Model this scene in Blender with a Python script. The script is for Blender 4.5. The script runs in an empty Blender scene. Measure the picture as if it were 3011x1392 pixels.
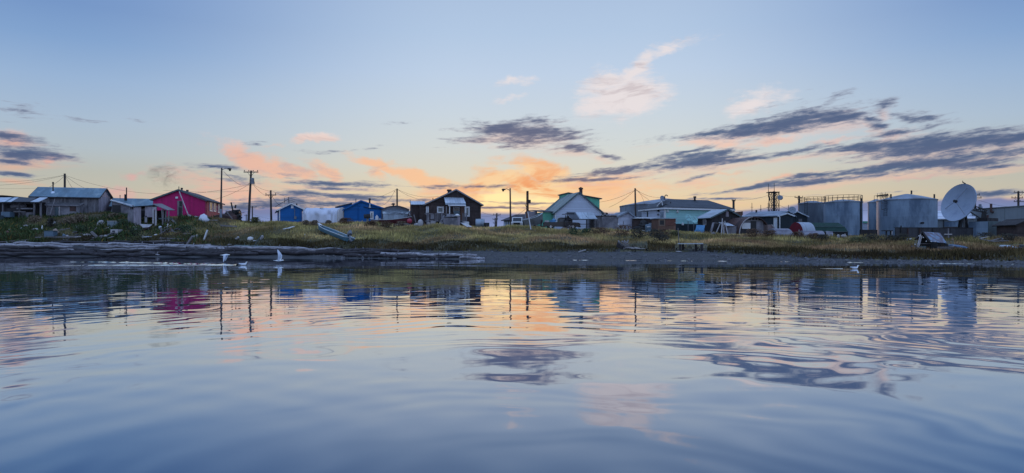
import bpy, bmesh, math, random
import numpy as np
from mathutils import Vector, Matrix, Euler
R = math.radians
random.seed(7); rng = np.random.default_rng(7)
scene = bpy.context.scene
COL = scene.collection
# photograph geometry: focal length in photo pixels, eye height, horizon row, principal column
F, CAMZ, HX, HY = 2007.0, 1.22, 1505.5, 726.0

# ---------------------------------------------------------------- camera
cam = bpy.data.cameras.new('camera'); camo = bpy.data.objects.new('camera', cam); COL.objects.link(camo)
cam.sensor_width = 36.0; cam.lens = 36.0 * F / 3011.0; cam.clip_start = .1; cam.clip_end = 20000
cam.shift_y = (HY - 696.0) / 3011.0
camo.location = (0, 0, CAMZ); camo.rotation_euler = (R(90), 0, 0)
scene.camera = camo
scene.view_settings.view_transform = 'Standard'; scene.view_settings.look = 'None'
scene.view_settings.gamma = 1; scene.view_settings.exposure = 0.0
scene.render.film_transparent = False
try:
    scene.cycles.volume_step_rate = 4; scene.cycles.max_bounces = 6
except Exception: pass

def srgb(r, g, b):
    f = lambda c: (c / 255 / 12.92) if c / 255 <= .04045 else ((c / 255 + .055) / 1.055) ** 2.4
    return (f(r), f(g), f(b), 1)

# ---------------------------------------------------------------- node helpers
class NT:
    def __init__(s, tree): s.t = tree; s.n = tree.nodes; s.l = tree.links
    def new(s, kind, **kw):
        n = s.n.new(kind)
        for k, v in kw.items(): setattr(n, k, v)
        return n
    def put(s, sock, v):
        if isinstance(v, bpy.types.NodeSocket): s.l.new(v, sock)
        elif v is not None: sock.default_value = v
    def math(s, op, a, b=None, c=None, clamp=False):
        n = s.new('ShaderNodeMath', operation=op, use_clamp=clamp)
        s.put(n.inputs[0], a); s.put(n.inputs[1], b); s.put(n.inputs[2], c)
        return n.outputs[0]
    def vmath(s, op, a, b=None, scale=None):
        n = s.new('ShaderNodeVectorMath', operation=op)
        s.put(n.inputs[0], a); s.put(n.inputs[1], b)
        if scale is not None: s.put(n.inputs['Scale'], scale)
        return n.outputs['Value'] if op in ('LENGTH', 'DOT_PRODUCT') else n.outputs[0]
    def xyz(s, x, y, z):
        n = s.new('ShaderNodeCombineXYZ')
        for i, v in enumerate((x, y, z)): s.put(n.inputs[i], v)
        return n.outputs[0]
    def sep(s, v):
        n = s.new('ShaderNodeSeparateXYZ'); s.put(n.inputs[0], v); return n.outputs
    def mapping(s, v, loc=(0, 0, 0), rot=(0, 0, 0), sc=(1, 1, 1), kind='POINT'):
        n = s.new('ShaderNodeMapping', vector_type=kind); s.put(n.inputs[0], v)
        n.inputs['Location'].default_value = loc; n.inputs['Rotation'].default_value = rot; n.inputs['Scale'].default_value = sc
        return n.outputs[0]
    def noise(s, v, scale=1, detail=4, rough=.55, dist=0, color=False):
        n = s.new('ShaderNodeTexNoise'); s.put(n.inputs['Vector'], v)
        n.inputs['Scale'].default_value = scale; n.inputs['Detail'].default_value = detail
        n.inputs['Roughness'].default_value = rough; n.inputs['Distortion'].default_value = dist
        return n.outputs['Color'] if color else n.outputs['Fac']
    def ramp(s, f, stops, interp='LINEAR'):
        n = s.new('ShaderNodeValToRGB'); s.put(n.inputs[0], f); cr = n.color_ramp; cr.interpolation = interp
        while len(cr.elements) > 1: cr.elements.remove(cr.elements[-1])
        cr.elements[0].position = stops[0][0]; cr.elements[0].color = stops[0][1]
        for p, c in stops[1:]:
            e = cr.elements.new(p); e.color = c
        return n.outputs[0]
    def smooth(s, v, a, b, lo=0., hi=1.):
        n = s.new('ShaderNodeMapRange', interpolation_type='SMOOTHSTEP'); s.put(n.inputs[0], v)
        for i, x in zip((1, 2, 3, 4), (a, b, lo, hi)): s.put(n.inputs[i], x)
        return n.outputs[0]
    def mix(s, f, a, b, blend='MIX'):
        n = s.new('ShaderNodeMix', data_type='RGBA', blend_type=blend); s.put(n.inputs[0], f)
        s.put(n.inputs[6], a); s.put(n.inputs[7], b)
        return n.outputs[2]

# ---------------------------------------------------------------- sky
SUN_EL, SUN_AZ = 1.2, 0.0
world = bpy.data.worlds.new('World'); scene.world = world; world.use_nodes = True
W_ = NT(world.node_tree); W_.n.clear()
def azel(px, py):
    az = math.atan((px - HX) / F); return az, math.atan((HY - py) / F * math.cos(az))
d = W_.vmath('NORMALIZE', W_.new('ShaderNodeTexCoord').outputs['Generated'])
dx, dy, dz = W_.sep(d)
az = W_.math('ARCTAN2', dx, dy); el = W_.math('ARCSINE', dz)
p0 = W_.xyz(az, el, 0.0)
# clear-sky gradient by elevation (radians, ramp spans 0..0.5)
E = lambda py: math.atan((HY - py) / F) * 2.0
Es = lambda py: math.atan((HY - py) / F * .83) * 2.0
grad_c = W_.ramp(W_.math('MULTIPLY', el, 2.0), [
    (0, srgb(160, 168, 208)), (E(660), srgb(194, 184, 186)), (E(610), srgb(236, 204, 160)), (E(560), srgb(228, 211, 180)), (E(500), srgb(217, 214, 199)),
    (E(430), srgb(209, 215, 214)), (E(340), srgb(201, 213, 223)), (E(220), srgb(190, 208, 230)), (E(100), srgb(178, 200, 227)), (E(0), srgb(172, 194, 223)),
    (.82, srgb(150, 178, 218)), (1, srgb(138, 170, 216))])
grad_s = W_.ramp(W_.math('MULTIPLY', el, 2.0), [
    (0, srgb(132, 146, 190)), (Es(660), srgb(150, 155, 180)), (Es(610), srgb(196, 184, 162)), (Es(560), srgb(192, 187, 171)), (Es(500), srgb(184, 186, 177)),
    (Es(430), srgb(177, 190, 198)), (Es(340), srgb(168, 188, 209)), (Es(220), srgb(152, 179, 212)), (Es(100), srgb(130, 163, 206)), (Es(0), srgb(118, 151, 199)),
    (.78, srgb(113, 146, 200)), (1, srgb(118, 152, 206))])
aa = W_.math('ABSOLUTE', W_.math('SUBTRACT', az, .06))
sky = W_.mix(W_.smooth(aa, .12, .66), grad_c, grad_s)
# physically based twilight sky underneath
nish = W_.new('ShaderNodeTexSky', sky_type='NISHITA', sun_disc=False, sun_elevation=R(SUN_EL), sun_rotation=R(SUN_AZ))
sky = W_.mix(1.0, sky, W_.vmath('SCALE', nish.outputs[0], scale=.0012), 'ADD')

def blobs(src, lst):
    acc = None
    for (px, py, hw, hh, ang, k) in lst:
        a, e = azel(px, py); c = math.cos(a)
        v = W_.mapping(src, (a, e, 0), (0, 0, R(ang)), (hw / F * c * c * 1.55, hh / F * 1.6 * c, 1), 'TEXTURE')
        g = W_.new('ShaderNodeTexGradient', gradient_type='SPHERICAL'); W_.put(g.inputs[0], v)
        o = W_.math('MULTIPLY', g.outputs['Fac'], k) if k != 1 else g.outputs['Fac']
        acc = o if acc is None else W_.math('MAXIMUM', acc, o)
    return acc
warp = W_.noise(W_.mapping(p0, sc=(9, 22, 1)), 1, 3, .6, color=True)
pw = W_.vmath('ADD', p0, W_.vmath('MULTIPLY', W_.vmath('SUBTRACT', warp, (.5, .5, .5)), (.09, .018, 0)))
warp2 = W_.noise(W_.mapping(p0, sc=(14, 16, 1)), 1, 4, .6, color=True)
pv = W_.vmath('ADD', p0, W_.vmath('MULTIPLY', W_.vmath('SUBTRACT', warp2, (.5, .5, .5)), (.07, .045, 0)))
# peach and cream cirrus lit from below the horizon
PINK = [(1835,276,130,78,0,1.25),(1850,205,120,34,28,.95),(1970,148,150,24,18,.7),(1520,250,80,14,5,.6),(1500,290,65,11,3,.7),
 (925,404,85,18,8,1.1),(800,420,80,10,2,.7),(760,470,150,36,-22,1.1),(850,505,90,24,-14,1),(960,505,80,26,-22,1),(1130,490,130,24,-18,1.1),(1230,525,110,30,-26,1.1),(1120,520,50,24,-20,.9),
 (405,531,55,16,-4,.85),(345,575,110,20,0,.8),(690,560,230,60,-6,.9),(600,590,230,30,0,.9),(210,560,90,12,0,.5),(170,470,40,18,10,1),(60,415,80,26,0,.8),(80,545,120,12,0,.5),
 (1590,500,95,40,-18,1.2),(1440,555,80,80,35,1.2),(1540,545,110,40,-28,1.1),(1400,590,190,44,0,1.2),(1600,570,190,60,4,1.1),(1760,550,220,46,0,1.0),(1900,560,180,44,0,.8),(2040,550,160,40,4,.7),(2170,565,140,26,0,.5),
 (2100,410,150,22,7,.8),(2290,405,190,18,6,.8),(2470,400,130,12,5,.7),(2230,302,130,48,4,.8),(2650,395,90,22,12,.6),(2330,520,190,16,6,.8),(2680,512,260,12,5,.6),(2900,330,120,14,14,.35),(2010,435,120,14,7,.5),(1980,345,60,24,0,.4),(2160,500,140,12,3,.5)]
mp = blobs(pv, PINK)
nP = W_.math('ADD', W_.math('MULTIPLY', W_.noise(W_.mapping(p0, rot=(0, 0, R(8)), sc=(13, 40, 1)), 1, 8, .66, .6), .75), W_.math('MULTIPLY', W_.noise(W_.mapping(p0, rot=(0, 0, R(-18)), sc=(40, 160, 1)), 1, 4, .6, .8), .25))
mp = W_.smooth(W_.math('ADD', mp, W_.math('MULTIPLY', W_.math('SUBTRACT', nP, .5), 1.6)), .3, .85)
# colour of lit cloud: yellow-white near the sun, peach further off, cream higher up
sd = W_.math('SQRT', W_.math('ADD', W_.math('POWER', W_.math('SUBTRACT', az, .015), 2.0), W_.math('POWER', W_.math('MULTIPLY', W_.math('SUBTRACT', el, .06), 1.6), 2.0)))
pinkc = W_.ramp(sd, [(0, srgb(255, 232, 176)), (.06, srgb(252, 213, 160)), (.14, srgb(250, 198, 152)), (.28, srgb(244, 192, 160)), (.5, srgb(224, 178, 168))])
pinkc = W_.mix(W_.smooth(el, .12, .18), pinkc, srgb(234, 224, 224))
nO = W_.noise(W_.mapping(p0, rot=(0, 0, R(-25)), sc=(10, 26, 1)), 1, 4, .6, 1.2)
nW = W_.noise(W_.mapping(p0, loc=(4, 2, 0), rot=(0, 0, R(-24)), sc=(11, 46, 1)), 1, 7, .66, .8)
pinkc = W_.mix(W_.math('MULTIPLY', W_.math('MULTIPLY', W_.smooth(nW, .48, .68), W_.smooth(sd, .06, .2)), .6), pinkc, srgb(186, 170, 174))
glow = W_.math('MULTIPLY', W_.smooth(sd, .0, .18, 1, 0), W_.smooth(nO, .43, .6))
pinkc = W_.mix(glow, pinkc, srgb(242, 142, 78))
sky = W_.mix(W_.math('MULTIPLY', mp, .92), sky, pinkc)
# bright breach just above the cloud bank in front of the sun
br = blobs(pv, [(1465,590,60,26,0,1),(1530,600,150,14,0,1),(1400,607,110,8,0,.8)])
sky = W_.mix(W_.smooth(W_.math('ADD', br, W_.math('MULTIPLY', W_.math('SUBTRACT', nP, .5), .6)), .15, .8), sky, (1.15, .86, .42, 1))
# slate-blue stratus streaks
DARK = [(40,322,110,26,7,.55),(210,345,110,14,-4,.5),(425,352,90,12,-4,.4),(15,400,80,16,-4,1),(60,455,130,30,4,1.05),(20,474,90,14,0,1),(60,485,70,6,-2,.6),(40,514,100,8,-1,1),(620,489,100,9,-2,.7),(735,426,40,8,0,.7),(970,443,62,9,5,.75),(1170,361,60,9,6,.5),(1115,431,50,6,8,.5),
 (700,525,160,26,-4,.55),(720,585,110,14,0,.7),(850,515,60,16,-10,.5),(980,540,170,9,-1,1),(1010,556,80,9,-2,.9),(950,572,150,11,-2,1),(1050,580,170,12,-4,1),(850,598,170,16,2,1),(960,600,200,16,0,.9),(700,610,90,14,0,.8),(1290,548,90,7,2,.8),(1420,549,90,7,1,.8),(1200,620,120,16,0,.6),
 (1480,385,130,26,10,.95),(1560,395,170,30,-4,.95),(1530,418,130,20,2,.75),(1690,434,90,16,-6,.95),(1770,448,70,12,-18,.8),
 (2060,392,130,17,7,.9),(2200,378,130,24,9,1),(2340,360,170,32,9,1.08),(2450,348,110,24,4,1),(2540,350,60,12,-12,.9),(2600,318,44,24,25,.85),(2460,298,70,30,32,.62),(2580,372,50,20,-20,.85),(2690,345,80,20,-16,.75),(2630,392,80,16,10,.9),(2720,377,60,16,14,.75),(2300,300,90,28,10,.35),
 (2020,446,80,12,12,.75),(2060,470,140,24,7,1.1),(2180,472,140,12,6,.9),(2330,450,180,12,9,.8),(2500,430,140,13,7,.9),(2580,430,110,26,0,1),(2760,428,260,34,3,1.1),(2960,412,180,24,6,1.08),(2900,450,260,24,4,.95),(2930,478,220,18,5,.8),
 (2540,500,180,15,6,1.08),(2720,482,240,17,5,1.12),(2900,478,200,14,3,1),(2400,515,150,9,7,.9),(2260,545,170,9,7,1),(2420,532,170,11,6,1),(2960,487,110,7,3,.8),(2200,558,130,7,6,.55),(1830,500,130,14,7,.9),(1740,528,140,7,2,1),(1900,490,120,12,5,.85),(1700,512,110,6,3,.6),(2050,523,50,9,12,.8),(2110,585,70,5,0,.9),(2330,578,120,5,1,.5),(2650,563,80,4,2,.5),(2950,567,110,12,4,.9),(2880,525,90,4,2,.4),(2700,540,60,4,2,.4),
 (1400,594,130,5,0,.7),(1580,598,140,5,-1,.8),(1480,612,110,5,0,.8),(2000,485,70,5,5,.6)]
pd = W_.vmath('ADD', p0, W_.vmath('MULTIPLY', W_.vmath('SUBTRACT', warp, (.5, .5, .5)), (.10, .010, 0)))
md = blobs(pd, [(a, b, c * 1.3, d * 1.15, e, f) for a, b, c, d, e, f in DARK])
tilt = W_.smooth(az, -.1, .25)          # streaks lie flat on the left and climb to the right on the right
pt = W_.xyz(az, W_.math('SUBTRACT', el, W_.math('MULTIPLY', W_.math('MULTIPLY', az, tilt), .10)), 0.0)
nD = W_.noise(W_.mapping(pt, sc=(14, 120, 1)), 1, 8, .64, .35)
nD2 = W_.noise(W_.mapping(pt, loc=(3, 5, 0), sc=(60, 260, 1)), 1, 5, .6, .5)
nD3 = W_.noise(W_.mapping(p0, rot=(0, 0, R(28)), sc=(70, 190, 1)), 1, 4, .6, .3)
md = W_.math('ADD', md, W_.math('ADD', W_.math('MULTIPLY', W_.math('SUBTRACT', nD, .5), 1.35), W_.math('ADD', W_.math('MULTIPLY', W_.math('SUBTRACT', nD2, .5), .6), W_.math('MULTIPLY', W_.math('SUBTRACT', nD3, .5), .45))))
mdk = W_.smooth(md, .30, .80)
darkc = W_.mix(W_.smooth(md, .3, 1.0), srgb(154, 156, 172), srgb(66, 90, 128))
darkc = W_.mix(W_.smooth(sd, .05, .25, .5, 0), darkc, srgb(140, 112, 112))
mu = blobs(W_.vmath('ADD', pd, (0, .0075, 0)), [(a, b, c * 1.25, d * 1.2, e, f) for a, b, c, d, e, f in DARK if f >= .8])
mu = W_.smooth(W_.math('ADD', mu, W_.math('MULTIPLY', W_.math('SUBTRACT', nD, .5), 1.3)), .3, .9)
sky = W_.mix(W_.math('MULTIPLY', mu, .48), sky, W_.mix(W_.smooth(az, -.45, -.2), srgb(240, 170, 140), srgb(236, 190, 172)))
sky = W_.mix(W_.math('MULTIPLY', mdk, .93), sky, darkc)
# far cloud bank lying on the horizon, its upper edge wavering
nB = W_.noise(W_.mapping(W_.xyz(az, 0, 0), sc=(7, 1, 1)), 1, 4, .6)
edge = W_.math('ADD', .048, W_.math('MULTIPLY', W_.math('SUBTRACT', nB, .5), .03))
edge = W_.math('ADD', edge, W_.smooth(az, .25, .45, 0, .009))
bank = W_.smooth(W_.math('SUBTRACT', el, edge), -.002, .004, 1, 0)
nC = W_.noise(W_.mapping(p0, sc=(10, 90, 1)), 1, 5, .6, .4)
depth = W_.math('SUBTRACT', edge, el)
bankc = W_.ramp(W_.math('MULTIPLY', W_.math('ADD', depth, W_.math('MULTIPLY', W_.math('SUBTRACT', nC, .5), .018)), 20.0), [(0, srgb(106, 121, 168)), (.2, srgb(110, 132, 184)), (.45, srgb(136, 156, 210)), (.8, srgb(166, 179, 219))])
sky = W_.mix(W_.math('MULTIPLY', bank, .9), sky, bankc)
# unseen sky behind and above the viewer brightened, added light for fronts and grass
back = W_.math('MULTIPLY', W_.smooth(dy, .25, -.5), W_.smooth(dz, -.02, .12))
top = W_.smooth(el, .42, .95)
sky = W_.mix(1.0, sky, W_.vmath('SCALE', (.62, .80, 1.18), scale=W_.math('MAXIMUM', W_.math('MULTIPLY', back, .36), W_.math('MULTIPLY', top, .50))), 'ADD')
sky = W_.mix(W_.smooth(dz, -.06, 0, 1, 0), sky, (.10, .11, .13, 1))
world.cycles.sampling_method = 'MANUAL'; world.cycles.sample_map_resolution = 256
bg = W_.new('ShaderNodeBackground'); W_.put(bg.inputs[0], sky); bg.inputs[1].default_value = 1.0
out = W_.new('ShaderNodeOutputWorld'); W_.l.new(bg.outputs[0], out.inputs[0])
# ---------------------------------------------------------------- sun, almost set behind the village
sl = bpy.data.lights.new('sun', 'SUN'); sl.energy = .35; sl.angle = R(.5); sl.color = (1, .62, .34)
slo = bpy.data.objects.new('sun', sl); COL.objects.link(slo)
slo.rotation_euler = (-R(90 - SUN_EL), 0, R(SUN_AZ)); slo.location = (0, 200, 60)

# ---------------------------------------------------------------- tagging and mesh building
def tag(o, label=None, cat=None, group=None, kind=None):
    if label: o['label'] = label
    if cat: o['category'] = cat
    if group: o['group'] = group
    if kind: o['kind'] = kind
    return o
def thing(name, label, cat, loc, rz=0., group=None):
    o = bpy.data.objects.new(name, None); COL.objects.link(o)
    o.location = loc; o.rotation_euler = (0, 0, rz); o.empty_display_size = .2
    o['_w'] = 1; del o['_w']
    return tag(o, label, cat, group)
def wmat(o):
    m = Matrix.LocRotScale(o.location, o.rotation_euler, o.scale)
    return wmat(o.parent) @ m if o.parent else m
V = Vector
class MB:
    """Collects faces in WORLD coordinates; build() links them as one mesh."""
    def __init__(s): s.v = []; s.f = []
    def add(s, vs, fs):
        n = len(s.v); s.v += [tuple(v) for v in vs]; s.f += [tuple(i + n for i in f) for f in fs]; return s
    def box8(s, c):
        return s.add(c, [(0, 3, 2, 1), (4, 5, 6, 7), (0, 1, 5, 4), (1, 2, 6, 5), (2, 3, 7, 6), (3, 0, 4, 7)])
    def box(s, x0, x1, y0, y1, z0, z1, T=None):
        T = T or (lambda x, y, z: (x, y, z))
        return s.box8([T(x0, y0, z0), T(x1, y0, z0), T(x1, y1, z0), T(x0, y1, z0), T(x0, y0, z1), T(x1, y0, z1), T(x1, y1, z1), T(x0, y1, z1)])
    def slab(s, a, b, c, d, t):
        a, b, c, d = map(V, (a, b, c, d)); n = (b - a).cross(d - a).normalized() * t
        return s.box8([a, b, c, d, a + n, b + n, c + n, d + n])
    def prism(s, poly, y0, y1, T):
        n = len(poly); vs = [T(x, y0, z) for x, z in poly] + [T(x, y1, z) for x, z in poly]
        fs = [tuple(range(n)), tuple(range(2 * n - 1, n - 1, -1))] + [(i, i + n, (i + 1) % n + n, (i + 1) % n) for i in range(n)]
        return s.add(vs, fs)
    def tube(s, p, q, r0, r1=None, n=8):
        p, q = V(p), V(q); r1 = r0 if r1 is None else r1
        d = (q - p).normalized(); u = d.orthogonal().normalized(); w = d.cross(u)
        ring = lambda c, r: [c + (u * math.cos(a) + w * math.sin(a)) * r for a in [2 * math.pi * i / n for i in range(n)]]
        return s.add(ring(p, r0) + ring(q, r1), [(i, (i + 1) % n, (i + 1) % n + n, i + n) for i in range(n)] + [tuple(range(n - 1, -1, -1)), tuple(range(n, 2 * n))])
    def beam(s, p, q, w, h, up=(0, 0, 1)):
        p, q = V(p), V(q); d = (q - p).normalized(); u = V(up)
        if abs(d.dot(u)) > .98: u = V((0, 1, 0))
        a = d.cross(u).normalized() * w / 2; b = a.cross(d).normalized() * h / 2
        return s.box8([p - a - b, p + a - b, p + a + b, p - a + b, q - a - b, q + a - b, q + a + b, q - a + b])
    def loft(s, rings, cap=True, closed=True):
        n = len(rings[0]); b = len(s.v); s.v += [tuple(v) for r in rings for v in r]
        m = n if closed else n - 1
        for k in range(len(rings) - 1):
            for i in range(m):
                j = (i + 1) % n; s.f.append((b + k * n + i, b + k * n + j, b + (k + 1) * n + j, b + (k + 1) * n + i))
        if cap:
            s.f.append(tuple(b + i for i in range(n - 1, -1, -1))); s.f.append(tuple(b + (len(rings) - 1) * n + i for i in range(n)))
        return s
    def lathe(s, prof, n, c, cap=True):
        c = V(c); return s.loft([[c + V((r * math.cos(2 * math.pi * i / n), r * math.sin(2 * math.pi * i / n), z)) for i in range(n)] for r, z in prof], cap)
    def lump(s, c, rx, ry, rz, seed=0, nz=.18, flat=.0, sub=2):
        bm = bmesh.new(); bmesh.ops.create_icosphere(bm, subdivisions=sub, radius=1); r = random.Random(seed); c = V(c)
        ph = [r.uniform(0, 6.28) for _ in range(6)]
        vs = []
        for v in bm.verts:
            k = 1 + nz * (math.sin(3 * v.co.x + ph[0]) + math.sin(4 * v.co.y + ph[1]) + math.sin(5 * v.co.z + ph[2])) / 2 + r.uniform(-nz, nz) * .35
            z = max(v.co.z * k, -flat) if flat else v.co.z * k
            vs.append(c + V((v.co.x * k * rx, v.co.y * k * ry, z * rz)))
        s.add(vs, [tuple(v.index for v in f.verts) for f in bm.faces]); bm.free(); return s
    def build(s, name, mat, parent=None, smooth=False, bevel=0, at=None):
        me = bpy.data.meshes.new(name)
        base = wmat(parent) if parent else Matrix.Translation(at) if at is not None else Matrix.Translation(s.mid())
        inv = base.inverted()
        me.from_pydata([tuple(inv @ V(v)) for v in s.v], [], s.f)
        me.validate()
        bm = bmesh.new(); bm.from_mesh(me); bmesh.ops.recalc_face_normals(bm, faces=bm.faces)
        if bevel: bmesh.ops.bevel(bm, geom=bm.edges[:], offset=bevel, segments=2, affect='EDGES')
        bm.to_mesh(me); bm.free()
        if smooth:
            me.shade_smooth()
            if smooth != True: me.set_sharp_from_angle(angle=R(smooth))
        me.materials.append(mat)
        o = bpy.data.objects.new(name, me); COL.objects.link(o)
        if parent: o.parent = parent
        else: o.matrix_world = base; o.location = base.translation
        return o
    def mid(s):
        a = np.array(s.v); m = (a.min(0) + a.max(0)) / 2; return V((m[0], m[1], a[:, 2].min()))
    def solo(s, name, mat, label, cat, group=None, **kw):
        return tag(s.build(name, mat, **kw), label, cat, group)

# ---------------------------------------------------------------- materials
_mc = {}
def MAT(key, col, rough=.75, var=.25, scale=(1.5, 1.5, 1.5), metal=0., stain=None, stainamt=.35, stripes=None, bump=0., spec=.4, hue=.0):
    """Procedural surface: two noise octaves vary the colour; stripes=(axis,period,dark,width) draws boards, laps or ribs; stain adds a second colour in blotches."""
    if key in _mc: return _mc[key]
    m = bpy.data.materials.new(key); m.use_nodes = True; t = NT(m.node_tree); t.n.clear()
    oc = t.new('ShaderNodeTexCoord').outputs['Object']
    b = t.new('ShaderNodeBsdfPrincipled'); o = t.new('ShaderNodeOutputMaterial'); t.l.new(b.outputs[0], o.inputs[0])
    n1 = t.noise(t.mapping(oc, sc=scale), 1, 5, .65)
    n2 = t.noise(t.mapping(oc, sc=tuple(k * 6 for k in scale)), 1, 3, .6)
    f = t.math('ADD', t.math('MULTIPLY', n1, .65), t.math('MULTIPLY', n2, .35))
    lo = tuple(c * (1 - var * 1.6) for c in col[:3]) + (1,); hi = tuple(min(1, c * (1 + var * 1.6)) for c in col[:3]) + (1,)
    c = t.ramp(f, [(.3, lo), (.7, hi)])
    if stain:
        ns = t.noise(t.mapping(oc, loc=(7, 3, 1), sc=tuple(k * .9 for k in scale)), 1, 6, .68)
        c = t.mix(t.math('MULTIPLY', t.smooth(ns, .62 - stainamt * .35, .74 - stainamt * .2), .85), c, tuple(stain[:3]) + (1,))
    h = f
    if stripes:
        ax, per, dark, wid = stripes
        q = t.math('FRACT', t.math('DIVIDE', t.sep(oc)[ax], per))
        cell = t.math('FLOOR', t.math('DIVIDE', t.sep(oc)[ax], per))
        line = t.math('LESS_THAN', q, wid)
        wn = t.new('ShaderNodeTexWhiteNoise', noise_dimensions='1D'); t.put(wn.inputs['W'], cell)
        c = t.mix(1.0, c, t.ramp(wn.outputs[0], [(0, (1 - dark * .5,) * 3 + (1,)), (1, (1 + dark * .3,) * 3 + (1,))]), 'MULTIPLY')
        c = t.mix(t.math('MULTIPLY', line, dark), c, (.01, .01, .012, 1))
        h = t.math('ADD', t.math('MULTIPLY', f, .4), t.math('PINGPONG', q, .5))
    t.put(b.inputs['Base Color'], c)
    b.inputs['Roughness'].default_value = rough; b.inputs['Metallic'].default_value = metal; b.inputs['Specular IOR Level'].default_value = spec
    if bump:
        bn = t.new('ShaderNodeBump'); bn.inputs['Distance'].default_value = bump; bn.inputs['Strength'].default_value = .7; t.put(bn.inputs['Height'], h); t.put(b.inputs['Normal'], bn.outputs[0])
    _mc[key] = m; return m
# ================================================================ land
# bank profile: for key columns of the photo, (distance, height) from the water up to the village ground
KX = np.array([-3000., 0, 300, 560, 740, 1000, 1300, 1600, 1850, 2040, 2120, 2350, 2550, 3011, 6000])
SH = np.array([92., 87, 86, 82, 78, 73, 68, 64, 60.5, 58.7, 58, 55, 52.5, 47, 38])     # water's edge
FT = np.array([97., 92, 92, 89, 85, 80, 76, 74, 70.5, 70, 67, 59.4, 55.6, 49.6, 41])   # foot of the grass
FZ = np.array([1.75, 1.7, 1.8, 1.5, 1.1, .88, .72, .62, .62, .68, .58, .22, .14, .10, .1])
CR = np.array([106., 106, 106, 104, 102, 102, 100, 100, 100, 99, 98, 96, 95, 92, 85])  # crest
CZ = np.array([5.3, 5.6, 6.2, 5.55, 4.85, 4.65, 4.2, 3.8, 3.5, 3.1, 2.95, 2.6, 2.4, 2.1, 2.0])
MF = np.array([.5, .5, .5, .5, .52, .58, .6, .58, .5, .42, .42, .38, .36, .40, .4])       # how much of the rise is done half way up
def ground(X, Y, bumps=True):
    X = np.asarray(X, float); Y = np.asarray(Y, float)
    px = HX + F * X / np.maximum(Y, 1)
    f = lambda a: np.interp(px, KX, a)
    sh, ft, fz, cr, cz, mf = map(f, (SH, FT, FZ, CR, CZ, MF))
    ys = [sh - 40, sh, ft, ft + 1.2, (ft + cr) / 2, cr, cr + 25, cr * 0 + 190, cr * 0 + 420, cr * 0 + 6000]
    zs = [fz * 0 - 2.5, fz * 0, fz, fz + .35, fz + .35 + (cz - fz - .35) * mf, cz, cz + .2, cz + .1, fz * 0 + 1.1, fz * 0 + 1.0]
    z = np.where(Y <= ys[0], zs[0], zs[-1])
    for i in range(len(ys) - 1):
        t = np.clip((Y - ys[i]) / np.maximum(ys[i + 1] - ys[i], .01), 0, 1)
        if i == 4: t = t + .35 * t * (1 - t)
        z = np.where((Y > ys[i]) & (Y <= ys[i + 1]), zs[i] + (zs[i + 1] - zs[i]) * t, z)
    if bumps:
        w = np.clip((Y - ft - .5) / 4, 0, 1) * np.clip((cr + 4 - Y) / 6, .25, 1)
        z = z + w * (.16 * np.sin(X * .55 + 1.3 * np.sin(Y * .21)) + .12 * np.sin(X * .23 - Y * .37) + .09 * np.sin(X * 1.1 + Y * .9))
        e = np.clip((Y - sh + 2.5) / 2, 0, 1) * np.clip((ft + .5 - Y) / 2, 0, 1)
        z = z + e * (.045 * np.sin(X * .8 + 2 * np.sin(X * .31)) + .03 * np.sin(X * 2.1 + Y * 1.3) + .02 * np.sin(X * .37 - Y * 2.2))
    return z
g = lambda x, y: float(ground(x, y))
footY = lambda px: float(np.interp(px, KX, FT))
def P(px, py, Y): return V(((px - HX) / F * Y, Y, CAMZ + (HY - py) / F * Y))
def X_(px, Y): return (px - HX) / F * Y
def hit(px, py, y0=40., y1=125.):
    """Point of the ground under a photo pixel."""
    Y = np.arange(y0, y1, .05); z = ground((px - HX) / F * Y, Y); ray = CAMZ + (HY - py) / F * Y
    k = np.nonzero(z >= ray)[0]; Yh = Y[k[0]] if len(k) else 104.
    return V((X_(px, Yh), Yh, g(X_(px, Yh), Yh)))

def landmesh(name, pxs, Ys, mask, mat):
    PX, YY = np.meshgrid(pxs, Ys); XX = (PX - HX) / F * YY; ZZ = ground(XX, YY)
    n, m = XX.shape; vs = np.stack([XX, YY, ZZ], -1).reshape(-1, 3)
    fs = []
    keep = mask(PX, YY)
    for i in range(n - 1):
        for j in range(m - 1):
            if keep[i, j]: a = i * m + j; fs.append((a, a + 1, a + m + 1, a + m))
    me = bpy.data.meshes.new(name); me.from_pydata(vs.tolist(), [], fs)
    bm = bmesh.new(); bm.from_mesh(me); bmesh.ops.delete(bm, geom=[v for v in bm.verts if not v.link_faces], context='VERTS'); bm.to_mesh(me); bm.free()
    me.shade_smooth(); me.materials.append(mat)
    o = bpy.data.objects.new(name, me); COL.objects.link(o); return tag(o, kind='structure')
FTp = lambda PX: np.interp(PX, KX, FT)
gravel = MAT('gravel', (.037, .038, .042), .85, .35, (.9, .9, .9), stain=(.022, .023, .027), stainamt=.3, bump=.03)
soil = MAT('soil', (.085, .075, .042), .95, .45, (.5, .5, .5), stain=(.03, .034, .014), stainamt=.6)
pxs = np.concatenate([np.arange(-3000, -200, 200), np.arange(-200, 3220, 22), np.arange(3220, 6001, 200)])
landmesh('beach', pxs, np.arange(30, 101, .5), lambda PX, YY: YY < FTp(PX) + .6, gravel)
landmesh('ground', pxs, np.concatenate([np.arange(40, 130, .75), np.arange(130, 430, 15), [600, 1000, 2000, 4000, 6000]]), lambda PX, YY: YY > FTp(PX) - .4, soil)

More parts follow.
